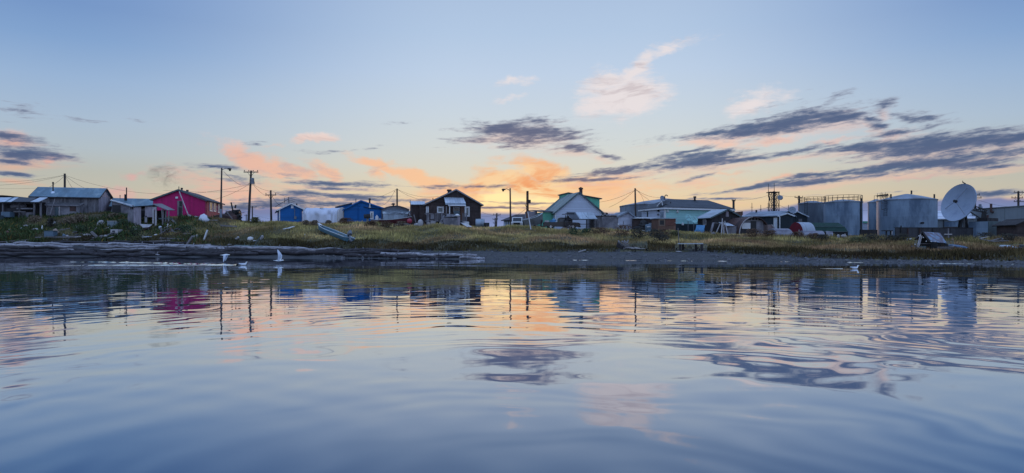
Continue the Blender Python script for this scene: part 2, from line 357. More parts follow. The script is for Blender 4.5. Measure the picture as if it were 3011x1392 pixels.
# ---------------------------------------------------------------- water
m = bpy.data.materials.new('river_water'); m.use_nodes = True; t = NT(m.node_tree); t.n.clear()
b = t.new('ShaderNodeBsdfPrincipled'); o = t.new('ShaderNodeOutputMaterial'); t.l.new(b.outputs[0], o.inputs[0])
pos = t.new('ShaderNodeNewGeometry').outputs['Position']
flat = t.vmath('MULTIPLY', pos, (1, 1, 0))
# rings spreading from the viewer's boat, long crested, broken up by noise
rel = t.vmath('SUBTRACT', flat, (.5, 3.2, 0)); r = t.vmath('LENGTH', rel); dirn = t.vmath('NORMALIZE', rel)
wob = t.noise(t.mapping(flat, sc=(.16, .26, 1)), 1, 3, .55)
rr = t.math('ADD', r, t.math('MULTIPLY', t.math('SUBTRACT', wob, .5), 4.5))
s1 = t.math('SINE', t.math('MULTIPLY', rr, 6.9)); s2 = t.math('SINE', t.math('MULTIPLY', t.math('ADD', rr, t.math('MULTIPLY', wob, 1.5)), 3.9))
amp = t.math('MULTIPLY', t.smooth(t.noise(flat, .13, 2, .5), .28, .62, .25, 1), t.smooth(r, 2, 10, 1.6, 1.0))
amp = t.math('MULTIPLY', amp, t.smooth(r, 14, 34, 1, .35))
sl_ = t.math('MULTIPLY', t.math('ADD', t.math('MULTIPLY', s1, .0042), t.math('MULTIPLY', s2, .0048)), amp)
# finer long-crested ripples: one set on the same rings, two more crossing from either side
far_ = t.smooth(t.sep(flat)[1], 12, 32, 1.0, .22)
fine_ = t.math('MULTIPLY', far_, t.smooth(t.noise(t.mapping(flat, loc=(6, 1, 0), sc=(.22, .4, 1)), 1, 3, .6), .36, .66))
s3 = t.math('SINE', t.math('ADD', t.math('MULTIPLY', rr, 17.0), t.math('MULTIPLY', t.noise(flat, .9, 2, .5), 6.0)))
ring = t.vmath('SCALE', dirn, scale=t.math('ADD', sl_, t.math('MULTIPLY', t.math('MULTIPLY', s3, .010), fine_)))
for cx_, cy_, k_, a_, sd_ in ((-4.5, 1.0, 11.0, .0065, 1.0), (6.0, .5, 13.0, .0060, 5.0)):
    rl = t.vmath('SUBTRACT', flat, (cx_, cy_, 0)); ph = t.math('ADD', t.math('MULTIPLY', t.vmath('LENGTH', rl), k_), t.math('MULTIPLY', t.noise(t.mapping(flat, loc=(sd_, 2, 0)), .45, 2, .5), 9.0))
    gate = t.math('MULTIPLY', far_, t.smooth(t.noise(t.mapping(flat, loc=(sd_ * 2, 7, 0), sc=(.2, .3, 1)), 1, 2, .5), .40, .64))
    ring = t.vmath('ADD', ring, t.vmath('SCALE', t.vmath('NORMALIZE', rl), scale=t.math('MULTIPLY', t.math('MULTIPLY', t.math('SINE', ph), a_), gate)))
na = t.vmath('MULTIPLY', t.vmath('SUBTRACT', t.noise(t.mapping(flat, sc=(.75, 1.1, 1)), 1, 2, .5, color=True), (.5, .5, .5)), (.030, .017, 0))
nb = t.vmath('MULTIPLY', t.vmath('SUBTRACT', t.noise(t.mapping(flat, loc=(9, 4, 0), sc=(.16, .3, 1)), 1, 2, .5, color=True), (.5, .5, .5)), (.018, .020, 0))
patch = t.smooth(t.noise(t.mapping(flat, loc=(3, 1, 0), sc=(.05, .12, 1)), 1, 3, .6), .5, .66)
gust = t.math('MULTIPLY', patch, t.smooth(t.sep(flat)[0], 0, 18, .35, 1.0))
nc = t.vmath('SCALE', t.vmath('MULTIPLY', t.vmath('SUBTRACT', t.noise(t.mapping(flat, sc=(1.6, 3.2, 1)), 1, 3, .6, color=True), (.5, .5, .5)), (.06, .06, 0)), scale=gust)
near = t.math('MULTIPLY', t.smooth(t.sep(flat)[1], 8, 20, .45, 1.0), t.smooth(t.sep(flat)[1], 18, 42, 1.0, .5))
nf = t.vmath('MULTIPLY', t.vmath('SUBTRACT', t.noise(t.mapping(flat, loc=(2, 8, 0), rot=(0, 0, .15), sc=(1.7, 2.6, 1)), 1, 2, .5, color=True), (.5, .5, .5)), (.018, .010, 0))
nb = t.vmath('ADD', nb, nf)
slope = t.vmath('ADD', t.vmath('ADD', ring, t.vmath('SCALE', na, scale=near)), t.vmath('ADD', nb, nc))
nrm = t.vmath('NORMALIZE', t.vmath('SUBTRACT', (0, 0, 1), slope))
# angular response of the water: mirror at grazing angles, blue-green body when looked into
lw = t.new('ShaderNodeLayerWeight'); lw.inputs['Blend'].default_value = .5; t.put(lw.inputs['Normal'], nrm)
fres = t.ramp(lw.outputs['Facing'], [(0, (.03,) * 3 + (1,)), (.4, (.10,) * 3 + (1,)), (.686, (.22,) * 3 + (1,)), (.84, (.64,) * 3 + (1,)), (.93, (.90,) * 3 + (1,)), (1, (1, 1, 1, 1))])
gl = t.new('ShaderNodeBsdfGlossy'); gl.inputs['Roughness'].default_value = .02; t.put(gl.inputs['Normal'], nrm); gl.inputs['Color'].default_value = (1, 1, 1, 1)
b.inputs['Base Color'].default_value = (.002, .060, .132, 1); b.inputs['Roughness'].default_value = .9; b.inputs['Specular IOR Level'].default_value = 0
ms = t.new('ShaderNodeMixShader'); t.put(ms.inputs[0], fres); t.l.new(b.outputs[0], ms.inputs[1]); t.l.new(gl.outputs[0], ms.inputs[2]); t.l.new(ms.outputs[0], o.inputs[0])
water_mat = m
w = MB(); w.add([(-6000, -400, 0), (6000, -400, 0), (6000, 6000, 0), (-6000, 6000, 0)], [(0, 1, 2, 3)])
tag(w.build('water', water_mat, at=V((0, 0, 0))), kind='structure')

# ---------------------------------------------------------------- grass: many leaf blades, one object
def blades(name, n, pick, hgt, wid, cols, lean=.35, nb=3):
    PXs = rng.uniform(-500, 3500, n * 3); u = rng.uniform(0, 1, n * 3)
    ft = FTp(PXs); cr = np.interp(PXs, KX, CR)
    Y = ft + .1 + u * (cr + 14 - ft); X = (PXs - HX) / F * Y
    k = pick(PXs, Y, u, X)
    ok = rng.uniform(0, 1, len(k)) < k
    X, Y, PXs, u = X[ok][:n], Y[ok][:n], PXs[ok][:n], u[ok][:n]; N = len(X)
    Z = ground(X, Y) - .03
    clump = .5 + .5 * np.sin(X * .9 + 2 * np.sin(Y * .5)) * np.sin(Y * .7 + 1.5 * np.sin(X * .4))
    h = hgt(PXs, u) * rng.uniform(.45, 1.15, N) * (.5 + 1.0 * clump ** 1.5); w = wid * rng.uniform(.6, 1.4, N)
    a = rng.uniform(0, 2 * np.pi, N); l = rng.uniform(0, lean, N) * h; la = rng.uniform(0, 2 * np.pi, N)
    ca, sa = np.cos(a) * w, np.sin(a) * w
    v = np.empty((N, 4, 3))
    v[:, 0] = np.stack([X - ca, Y - sa, Z], -1); v[:, 1] = np.stack([X + ca, Y + sa, Z], -1)
    mx, my = np.cos(la) * l, np.sin(la) * l
    v[:, 2] = np.stack([X + mx * .5 + ca * .75, Y + my * .5 + sa * .75, Z + h * .62], -1)
    v[:, 3] = np.stack([X + mx * 1.1, Y + my * 1.1, Z + h], -1)
    me = bpy.data.meshes.new(name); me.vertices.add(N * 4); me.vertices.foreach_set('co', v.reshape(-1))
    idx = np.arange(N)[:, None] * 4 + np.array([[0, 1, 2, 0, 2, 3]])
    me.loops.add(N * 6); me.loops.foreach_set('vertex_index', idx.reshape(-1).astype(np.int32))
    me.polygons.add(N * 2); me.polygons.foreach_set('loop_start', np.arange(0, N * 6, 3, dtype=np.int32)); me.polygons.foreach_set('loop_total', np.full(N * 2, 3, np.int32))
    me.update(calc_edges=True)
    c = cols(PXs, u, X, Y, clump, N)
    at = me.color_attributes.new('tint', 'FLOAT_COLOR', 'POINT')
    cc = np.ones((N, 4, 4)); cc[:, :, :3] = c[:, None, :]; at.data.foreach_set('color', cc.reshape(-1))
    me.materials.append(leafmat)
    ob = bpy.data.objects.new(name, me); COL.objects.link(ob); return tag(ob, kind='stuff')
leafmat = bpy.data.materials.new('leaf_blades'); leafmat.use_nodes = True; t = NT(leafmat.node_tree); t.n.clear()
b = t.new('ShaderNodeBsdfPrincipled'); o = t.new('ShaderNodeOutputMaterial'); t.l.new(b.outputs[0], o.inputs[0])
at = t.new('ShaderNodeAttribute', attribute_name='tint'); t.put(b.inputs['Base Color'], at.outputs['Color']); b.inputs['Roughness'].default_value = .8; b.inputs['Specular IOR Level'].default_value = .15
def lerp(a, b, t): return np.asarray(a)[None] * (1 - t[:, None]) + np.asarray(b)[None] * t[:, None]
def sn(X, Y, k, p): return .5 + .25 * (np.sin(X * k + 1.7 * np.sin(Y * k * .8 + p) + p) + np.sin(Y * k * 1.6 + 1.3 * np.sin(X * k * 1.3 + 2 * p)))
def grass_cols(PX, u, X, Y, cl, N):
    dry = np.clip(sn(X, Y, .22, 1.) * .9 + rng.normal(0, .25, N), 0, 1)
    rus = np.clip((sn(X, Y, .35, 4.) - .50) * 2.6 + rng.normal(0, .3, N), 0, 1)
    pat = .42 + 1.35 * sn(X, Y, .8, .7) * sn(X, Y, .33, 2.1)
    right = np.clip((PX - 2050) / 600, 0, 1); low = np.clip(1 - np.abs(u - .22) / .25, 0, 1)
    c = lerp((.125, .106, .038), (.212, .162, .066), dry)
    t = np.clip(rus * .75 + low * right * .8 + .35 * low * np.clip((PX - 1200) / 600, 0, 1), 0, 1)
    c = c * (1 - t[:, None]) + np.array((.19, .115, .060))[None] * t[:, None]
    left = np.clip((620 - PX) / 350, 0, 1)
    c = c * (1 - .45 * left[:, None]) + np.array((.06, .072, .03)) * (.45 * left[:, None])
    foot = (u < .13)[:, None]  # lowest blades darkened: shade of the undercut put into their tint
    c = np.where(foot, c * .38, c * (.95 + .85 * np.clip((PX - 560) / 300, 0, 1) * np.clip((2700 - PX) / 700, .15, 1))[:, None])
    return c * pat[:, None] * rng.uniform(.9, 2.6, (N, 1))
def grass_pick(PX, Y, u, X):
    lf = np.clip((700 - PX) / 300, 0, 1)
    clear = ((PX > 1985) & (PX < 2080) & (u < .22)) | ((PX > 1815) & (PX < 1905) & (u < .22)) | ((PX > 2688) & (PX < 2805) & (u > .22) & (u < .62)) | ((PX > 1590) & (PX < 1760) & (u > .66)) | ((PX > 2930) & (u > .3) & (u < .5))
    return np.clip((.95 - .45 * (u > .75)) * (1 - lf * .45 * (sn(X, Y, .5, 2.) > .5)), 0, 1) * np.where(clear, .12, 1)
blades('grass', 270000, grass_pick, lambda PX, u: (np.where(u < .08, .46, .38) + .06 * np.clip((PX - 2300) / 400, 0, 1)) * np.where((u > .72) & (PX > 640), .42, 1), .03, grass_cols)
def weed_cols(PX, u, X, Y, cl, N):
    c = lerp((.030, .050, .020), (.055, .078, .026), np.clip(rng.normal(.4, .3, N), 0, 1))
    y = (rng.uniform(0, 1, N) < .06)[:, None]
    return np.where(y, np.array((.16, .11, .03))[None], c) * rng.uniform(.7, 1.9, (N, 1))
blades('weeds', 45000, lambda PX, Y, u, X: np.clip((660 - PX) / 200, 0, 1) * (sn(X, Y, .45, 2.4) > .42) * (u < .8), lambda PX, u: .62 + 0 * PX, .075, weed_cols, .9)

# stones and wrack scattered on the gravel, nobody would count them
m = MB(); rs = random.Random(11); ico = MB().lump((0, 0, 0), 1, 1, 1, 3, .3, sub=1)
for i in range(1500):
    px = rs.uniform(900, 3100); s0, s1 = np.interp(px, KX, SH), np.interp(px, KX, FT); Y = s0 + (s1 - s0) * rs.random() ** 1.3; x = X_(px, Y); r_ = .04 + .13 * rs.random() ** 3
    a = rs.uniform(0, 6.3); c, sn_ = math.cos(a), math.sin(a); z = g(x, Y)
    m.add([(x + (v[0] * c - v[1] * sn_) * r_ * 1.4, Y + (v[0] * sn_ + v[1] * c) * r_, z + v[2] * r_ * .7 + r_ * .2) for v in ico.v], ico.f)
tag(m.build('stones', MAT('beach_stones', (.10, .10, .11), .85, .45, (3, 3, 3)), at=V((0, 0, 0))), kind='stuff')
def wrack_cols(PX, u, X, Y, cl, N): return np.array((.035, .03, .026))[None] * rng.uniform(.5, 2.2, (N, 1))
blades('wrack', 9000, lambda PX, Y, u, X: (u < .05) * (PX > 650) * 1.0, lambda PX, u: .32 + 0 * PX, .09, wrack_cols, 1.6)
# ================================================================ building kit
class Face:
    """A vertical plane: origin on the ground, direction d along it, n into the thing behind it."""
    def __init__(s, O, d, n, L, root=None): s.O, s.d, s.n, s.L, s.root = V(O), V(d), V(n), L, root; s.z0 = s.O.z
    def w(s, x, y, z): return s.O + s.d * x + s.n * y + V((0, 0, z))
    def u(s, px, v=0.):
        k = (px - HX) / F; o = s.O + s.n * v; return (k * o.y - o.x) / (s.d.x - k * s.d.y)
    def z(s, px, py, v=0.):
        p = s.O + s.n * v + s.d * s.u(px, v); return CAMZ + (HY - py) / F * p.y - s.z0
    def right(s, depth): return Face(s.w(s.L, 0, 0), s.n, -s.d, depth, s.root)
    def left(s, depth): return Face(s.w(0, depth, 0), -s.n, s.d, depth, s.root)
    def T2(s): return lambda y, x, z: s.w(x, y, z)
def site(name, label, cat, pl, Yl, pr, Yr, z0=None, group=None):
    A = V((X_(pl, Yl), Yl, 0)); B = V((X_(pr, Yr), Yr, 0)); d = (B - A).normalized(); n = V((-d.y, d.x, 0))
    z0 = min(g(A.x, A.y), g(B.x, B.y), g(*(A + n * 4).xy)) if z0 is None else z0
    A.z = z0
    f = Face(A, d, n, (B.xy - A.xy).length); f.root = thing(name, label, cat, A, math.atan2(d.y, d.x), group); return f
def rslab(mb, T, a, b, y0, y1, t, lift=.015):
    q = [T(a[0], y0, a[1] + lift), T(a[0], y1, a[1] + lift), T(b[0], y1, b[1] + lift), T(b[0], y0, b[1] + lift)]
    if (V(q[1]) - V(q[0])).cross(V(q[3]) - V(q[0])).z < 0: q.reverse()
    mb.slab(*q, t)
def gable_front(s, zl, zr, xa, za, depth, wall, roof, ov=.3, ovf=.3, t=.13, x0=0., x1=None, y0=0., trim=None, base=-.6):
    x1 = s.L if x1 is None else x1
    w = MB().prism([(x0, base), (x1, base), (x1, zr), (xa, za), (x0, zl)], y0, y0 + depth, s.w).build('wall', wall, s.root)
    r = MB(); ml = (za - zl) / (xa - x0); mr = (za - zr) / (x1 - xa)
    a = (x0 - ov, zl - ov * ml); c = (x1 + ov, zr - ov * mr); p = (xa, za)
    rslab(r, s.w, a, p, y0 - ovf, y0 + depth + ovf, t); rslab(r, s.w, c, p, y0 - ovf, y0 + depth + ovf, t)
    r = r.build('roof', roof, s.root)
    if trim:
        m = MB(); yy = y0 - ovf - .03
        for e in (a, c): m.beam(s.w(e[0], yy, e[1] + .06), s.w(p[0], yy, p[1] + .06), .06, .2)
        m.build('fascia', trim, s.root)
    return w, r
def gable_side(s, zf, yr, za, zb, depth, wall, roof, ov=.3, ove=.25, t=.13, x0=0., x1=None, trim=None, base=-.6, y0=0.):
    x1 = s.L if x1 is None else x1; T = s.T2()
    w = MB().prism([(y0, base), (y0 + depth, base), (y0 + depth, zb), (y0 + yr, za), (y0, zf)], x0, x1, T).build('wall', wall, s.root)
    r = MB(); mf = (za - zf) / yr; mb_ = (za - zb) / max(depth - yr, .01)
    a = (y0 - ov, zf - ov * mf); c = (y0 + depth + ov, zb - ov * mb_); p = (y0 + yr, za)
    rslab(r, T, a, p, x0 - ove, x1 + ove, t); rslab(r, T, c, p, x0 - ove, x1 + ove, t)
    r = r.build('roof', roof, s.root)
    if trim:
        m = MB().beam(s.w(x0 - ove, a[0] - .03, a[1] + .05), s.w(x1 + ove, a[0] - .03, a[1] + .05), .06, .2)
        for xx in (x0 - ove - .03, x1 + ove + .03):
            for e in (a, c): m.beam(s.w(xx, e[0], e[1] + .06), s.w(xx, p[0], p[1] + .06), .05, .18)
        m.build('fascia', trim, s.root)
    return w, r
def window(s, px0, px1, py0, py1, fr, pane, fw=.11, y=0., name='window', mull=0, root=None, panelabel=None):
    x0, x1 = s.u(px0, y), s.u(px1, y); pm = (px0 + px1) / 2; z0, z1 = s.z(pm, py1, y), s.z(pm, py0, y)
    if x1 < x0: x0, x1 = x1, x0
    m = MB(); a, b = y - .07, y - .004
    m.box(x0, x0 + fw, a, b, z0, z1, s.w); m.box(x1 - fw, x1, a, b, z0, z1, s.w)
    m.box(x0 + fw, x1 - fw, a, b, z0, z0 + fw, s.w); m.box(x0 + fw, x1 - fw, a, b, z1 - fw, z1, s.w)
    for i in range(mull):
        xm = x0 + (x1 - x0) * (i + 1) / (mull + 1); m.box(xm - .03, xm + .03, a + .01, b, z0 + fw, z1 - fw, s.w)
    o = m.build(name, fr, root or s.root)
    MB().box(x0 + fw * .8, x1 - fw * .8, y - .035, y - .006, z0 + fw * .8, z1 - fw * .8, s.w).build('pane' if name == 'window' else 'leaf', pane, o)
    return o
def patch(s, name, px0, px1, py0, py1, mat, y=0., t=.05, parent=None):
    x0, x1 = s.u(px0, y), s.u(px1, y); pm = (px0 + px1) / 2
    if x1 < x0: x0, x1 = x1, x0
    return MB().box(x0, x1, y - t, y - .003, s.z(pm, py1, y), s.z(pm, py0, y), s.w).build(name, mat, parent or s.root)
def stovepipe(s, px, py0, py1, v, r=.1, mat=None, cap=True, name='stovepipe'):
    x = s.u(px, v); z1 = s.z(px, py0, v); z0 = s.z(px, py1, v)
    m = MB().tube(s.w(x, v, z0), s.w(x, v, z1), r, r, 10)
    if cap: m.tube(s.w(x, v, z1 - .12), s.w(x, v, z1 + .12), r * 1.5, r * 1.3, 10)
    return m.build(name, mat or M_black, s.root, smooth=40)
def dish(name, label, c, rad, az, elv, mat, stand=None, group=None, feed=True, dep=.18, foot=None):
    """Parabolic antenna at c pointing to azimuth az (from -Y towards +X) and elevation elv."""
    c = V(c); root = thing(name, label, 'satellite dish', (c.x, c.y, foot if foot is not None else c.z - rad), 0, group)
    ax = V((math.sin(az) * math.cos(elv), -math.cos(az) * math.cos(elv), math.sin(elv)))
    u = ax.cross(V((0, 0, 1))).normalized(); v = u.cross(ax) * -1
    n, k = 40, 7; rings = []
    f = lambda q: dep * rad * (q * q - 1)
    for i in range(1, k + 1):
        q = i / k; rings.append([c + (u * math.cos(a) + v * math.sin(a)) * rad * q + ax * f(q) for a in [2 * math.pi * j / n for j in range(n)]])
    m = MB().loft(rings, cap=False); b = len(m.v)
    m.v.append(tuple(c + ax * f(0))); m.f += [(b, (j + 1) % n, j) for j in range(n)]
    back = [[p - ax * rad * .05 for p in r_] for r_ in rings]
    m2 = MB().loft(back, cap=False); bb = len(m2.v); m2.v.append(tuple(c + ax * (f(0) - rad * .05))); m2.f += [(bb, j, (j + 1) % n) for j in range(n)]
    m.add(m2.v, m2.f); m.loft([rings[-1], back[-1]], cap=False)
    m.build('reflector', mat, root, smooth=50)
    if feed:
        tip = c + ax * rad * .42; q = MB()
        for a in (.5, 2.6, 4.7): q.tube(c + (u * math.cos(a) + v * math.sin(a)) * rad * .78 + ax * f(.78), tip, rad * .012 + .012, None, 6)
        q.build('feed_strut', M_steel, root)
        MB().tube(tip - ax * rad * .09, tip + ax * rad * .05, rad * .085, rad * .07, 10).build('feed_horn', M_steel, root, smooth=40)
    if foot is not None:
        hub = c + ax * (f(0) - rad * .1)
        m = MB().tube(V((hub.x, hub.y, foot - .2)), hub + V((0, 0, -.02)), max(.05, rad * .06), None, 10).tube(hub - ax * .1, hub + ax * rad * .08, max(.08, rad * .14), None, 10)
        m.build('mount', M_steel, root, smooth=40)
    return root, ax, u, v

# ---------------------------------------------------------------- palette
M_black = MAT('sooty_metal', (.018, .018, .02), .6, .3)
M_steel = MAT('galvanised_steel', (.16, .17, .19), .5, .25, metal=.3)
M_white = MAT('white_paint', (.62, .62, .64), .6, .06, stain=(.4, .38, .36), stainamt=.2)
M_glass = MAT('dark_glass', (.02, .03, .035), .08, .2, spec=.8)
M_glassb = MAT('pale_curtained_glass', (.10, .13, .135), .15, .3, spec=.7)
M_greyw = MAT('weathered_plywood', (.20, .19, .21), .9, .22, (.6, .6, .4), stain=(.09, .085, .10), stainamt=.5)
M_greyb = MAT('weathered_boards', (.18, .17, .185), .9, .25, (1.5, 1.5, .35), stripes=(0, .24, .6, .07), stain=(.045, .042, .05), stainamt=.45)
M_gable = MAT('weathered_gable_boards', (.34, .30, .34), .9, .2, (1.5, 1.5, .35), stripes=(1, .24, .5, .07), stain=(.22, .19, .22), stainamt=.4)
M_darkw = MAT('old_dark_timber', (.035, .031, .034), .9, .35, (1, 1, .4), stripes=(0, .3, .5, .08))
M_shingle = MAT('brown_shingles', (.052, .036, .034), .9, .38, (1.4, 1.4, .8), stripes=(2, .22, .45, .12), stain=(.09, .06, .058), stainamt=.35)
M_ply = MAT('brown_plywood', (.155, .085, .062), .85, .2, (.8, .8, .5), stripes=(0, 1.2, .5, .02))
M_rust = MAT('rusty_iron_sheet', (.085, .045, .040), .8, .35, (1, 1, .6), stain=(.035, .025, .026), stainamt=.5, stripes=(1, .5, .3, .1))
M_tin = MAT('galvanised_roof_sheet', (.30, .36, .43), .42, .16, (.8, .8, .8), metal=.25, stripes=(0, .85, .35, .05), stain=(.16, .19, .23), stainamt=.3)
M_tinblue = MAT('blue_grey_tin_roof', (.085, .16, .215), .5, .2, (1.2, .5, .5), metal=.15, stripes=(0, .9, .25, .04), stain=(.20, .28, .32), stainamt=.4)
M_tinlight = MAT('bright_tin', (.52, .58, .66), .35, .12, (.8, .8, .8), metal=.3, stripes=(0, .4, .3, .1))
M_shake = MAT('grey_asphalt_shingle', (.065, .074, .09), .9, .2, (1, 1, 1), stripes=(1, .5, .2, .1))
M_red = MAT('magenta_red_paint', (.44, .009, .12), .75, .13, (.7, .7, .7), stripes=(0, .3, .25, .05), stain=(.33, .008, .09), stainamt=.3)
M_redl = MAT('side_red_paint', (.30, .03, .075), .75, .13, (.7, .7, .7), stripes=(0, .3, .2, .05))  # duller red for the side wall and corner trim
M_blue = MAT('blue_wall_paint', (.003, .105, .34), .75, .14, (.6, .6, .6), stripes=(2, .22, .3, .08), stain=(.003, .095, .31), stainamt=.3)
M_mint = MAT('mint_lap_siding', (.30, .56, .56), .7, .07, (.6, .6, .6), stripes=(2, .2, .18, .1))
M_mintg = MAT('mint_green_panel', (.13, .43, .30), .75, .12, (.5, .5, .5), stain=(.09, .30, .22), stainamt=.4)
M_clap = MAT('white_clapboard', (.50, .55, .66), .7, .06, (.7, .7, .7), stripes=(2, .2, .22, .12))
M_greenroof = MAT('grey_green_metal_roof', (.15, .20, .20), .5, .16, (1, 1, 1), metal=.15, stripes=(1, .8, .4, .06))
M_slate = MAT('slate_dark_siding', (.020, .030, .040), .85, .25, (.8, .8, .8), stripes=(0, .3, .4, .08))
M_pole = MAT('tarred_pole', (.055, .045, .042), .9, .3, (3, 3, .4))
M_tank = MAT('tank_steel_paint', (.19, .26, .345), .6, .12, (.35, .35, .10), stain=(.055, .09, .145), stainamt=.6, stripes=(2, 1.9, .18, .015))
M_tankd = MAT('old_concrete_grey_tank', (.23, .27, .33), .7, .14, (.4, .4, .12), stain=(.11, .12, .15), stainamt=.5)
M_canvas = MAT('white_tarpaulin', (.56, .58, .66), .7, .06, (.5, .5, .5))
M_ware = MAT('warehouse_steel_siding', (.17, .20, .225), .65, .06, (.3, .3, .1), stripes=(0, .6, .18, .06))
M_shed = MAT('grey_green_container', (.085, .12, .13), .7, .14, (.5, .5, .4), stripes=(0, .6, .3, .06), stain=(.05, .07, .085), stainamt=.5)
M_logl = MAT('bleached_lit_driftwood', (.34, .33, .36), .9, .5, (.35, 4, 4), stain=(.07, .065, .075), stainamt=.5, bump=.06)  # pale wood, brightened further to stand in for lit log tops
M_logd = MAT('dark_shaded_driftwood', (.030, .026, .030), .8, .55, (.4, 4, 4), stain=(.13, .12, .14), stainamt=.25, bump=.06)  # dark wood, darkened further to stand in for shaded undersides of the pile
M_board = MAT('grey_scrap_board', (.18, .165, .17), .9, .25, (1, 1, 1))
M_scrapw = MAT('dirty_white_scrap', (.38, .36, .37), .8, .2, (3, 3, 3), stain=(.22, .2, .2), stainamt=.4)
M_rubber = MAT('black_rubber', (.012, .012, .013), .8, .2)
M_chrome = MAT('alloy_rim', (.7, .7, .72), .3, .1, metal=.6)
M_truckd = MAT('black_truck_paint', (.010, .009, .013), .25, .2, spec=.6)
M_truckw = MAT('white_truck_paint', (.55, .56, .58), .35, .1, spec=.5)
M_alu = MAT('dull_aluminium_hull', (.16, .165, .165), .55, .2, (1, 1, 1), metal=.2, stain=(.085, .085, .08), stainamt=.5)
M_skiff = MAT('blue_grey_boat_paint', (.065, .16, .215), .55, .18, (1.5, 1.5, 1.5), stain=(.06, .13, .18), stainamt=.45)
M_skiffd = MAT('worn_teal_hull_paint', (.045, .09, .10), .65, .2, (1.5, 1.5, 1.5), stain=(.03, .05, .055), stainamt=.5)
M_redboat = MAT('dark_red_hull_paint', (.075, .014, .018), .6, .25)
M_gal = MAT('pale_gunwale', (.45, .50, .54), .55, .12)
M_bluetarp = MAT('blue_plastic_tarp', (.07, .22, .40), .6, .2, (1, 1, 1))
M_greent = MAT('dark_green_canvas', (.016, .050, .042), .8, .25, (.7, .7, .7))
M_tote = MAT('blue_grey_plastic', (.09, .14, .19), .6, .15)
# ================================================================ left side of the village
def frame(loc, rz):
    loc = V(loc); c, s = math.cos(rz), math.sin(rz)
    return lambda x, y, z: V((loc.x + c * x - s * y, loc.y + s * x + c * y, loc.z + z))
# long grey shed
s = site('grey_shed', 'long weathered grey board shed with blue-grey tin roof, leftmost of the pitched buildings', 'shed', 93, 110, 289, 112.6)
gable_side(s, s.z(200, 580), 3.6, s.z(311, 556.5, 3.6), s.z(289, 583, 7), 7.2, M_greyb, M_tinblue, ov=.35, ove=.3, trim=M_darkw)
rf = s.right(7.2); MB().prism([(0.004, -.6), (7.19, -.6), (7.19, s.z(289, 583, 7) - .02), (3.6, s.z(311, 556.5, 3.6) - .02), (.004, s.z(200, 580) - .02)], -.03, -.004, rf.w).build('gable_boards', M_gable, s.root)
stovepipe(s, 156, 538, 568, 1.4); x = s.u(156, 1.4); MB().lathe([(.42, 0), (.2, .35), (.12, .4)], 12, s.w(x, 1.4, s.z(156, 570, 1.4))).build('pipe_flashing', M_tinlight, s.root, smooth=40)
# low lean-to in front of it
s = site('low_shed', 'low grey plywood shed with a pale roof edge in front of the long grey shed', 'shed', 137, 105.5, 231, 107)
gable_side(s, s.z(200, 605), 2.4, s.z(200, 599, 2.4), s.z(200, 601, 3), 3, M_greyw, M_darkw, ov=.2, ove=.15, trim=M_greyw)
patch(s, 'panel', 161, 172, 610, 645, M_shed); patch(s, 'pale_post', 173, 176.5, 608, 642, M_scrapw, t=.1); patch(s, 'rusty_patch', 205, 224, 606, 622, M_rust, t=.03)
# open shelter at the frame edge
s = site('open_shelter', 'open-fronted plank shelter with patchwork tin roof at the left edge', 'shelter', -40, 104, 122, 104)
zt = s.z(60, 584, 0); zl = s.z(60, 596, 0)
for (a, b, mt) in ((-42, 22, M_tinlight), (22.5, 29, M_tinblue), (29.5, 42, M_tinlight), (42.5, 97, M_shake), (97.5, 122, M_tinlight)):
    x0, x1 = s.u(a), s.u(b); dx = -1.2 if b > 100 else -1.65
    MB().slab(s.w(x0, -.6, s.z(60, 595.5)), s.w(x1, -.6, s.z(60, 595.5)), s.w(x1 + dx, 3.2, s.z(60, 584.5) + .35), s.w(x0 + dx, 3.2, s.z(60, 584.5) + .35), .06).build('roof_sheet', mt, s.root)
for p in (-30, 7, 55, 99, 118): MB().box(s.u(p), s.u(p) + .2, -.1, .1, -.5, s.z(60, 597), s.w).build('post', M_greyb, s.root)
MB().box(s.u(-40), s.u(118), -.06, .1, s.z(60, 600), s.z(60, 597.2), s.w).build('beam', M_darkw, s.root)
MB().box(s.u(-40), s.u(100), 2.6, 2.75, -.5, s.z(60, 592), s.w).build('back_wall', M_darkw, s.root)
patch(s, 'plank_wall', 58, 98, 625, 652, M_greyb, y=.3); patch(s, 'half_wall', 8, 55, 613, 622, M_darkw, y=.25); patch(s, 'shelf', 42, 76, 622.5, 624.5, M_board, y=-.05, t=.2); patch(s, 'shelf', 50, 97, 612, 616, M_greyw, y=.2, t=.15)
tag(MB().tube(s.w(s.u(18), 1.2, s.z(20, 607, 1)), s.w(s.u(58), 1.2, s.z(58, 606, 1)), .35, .3, 12).build('steel_drum', M_greyw, smooth=40), 'grey steel drum lying on the plank wall inside the open shelter', 'drum')
tag(MB().box(s.u(15), s.u(42), -.9, .1, s.z(30, 640), s.z(30, 624), s.w).build('fish_box', M_tote, bevel=.05), 'pale blue fish box under the patchwork tin shelter', 'box')
tag(MB().box(s.u(-20), s.u(26), -1.9, -1.0, s.z(20, 655, -1.5), s.z(20, 634, -1.5), s.w).build('crate', M_shed, bevel=.04), 'wide grey-green crate in the weeds below the open shelter', 'crate')
# arched roof behind the shelter
s = site('arched_roof_shed', 'dark arch-roofed shed rising behind the patchwork shelter', 'shed', -60, 116, 84, 116)
arc = [(s.L * i / 12, s.z(10, 577) - .5 * ((i - 5) / 6) ** 2) for i in range(13)]
MB().prism([(0, -.5)] + [(s.L, -.5)] + arc[::-1], 0, 5, s.w).build('wall', M_darkw, s.root); m = MB()
for i in range(12): rslab(m, s.w, arc[i], arc[i + 1], -.3, 5.3, .12)
m.build('roof', M_black, s.root)
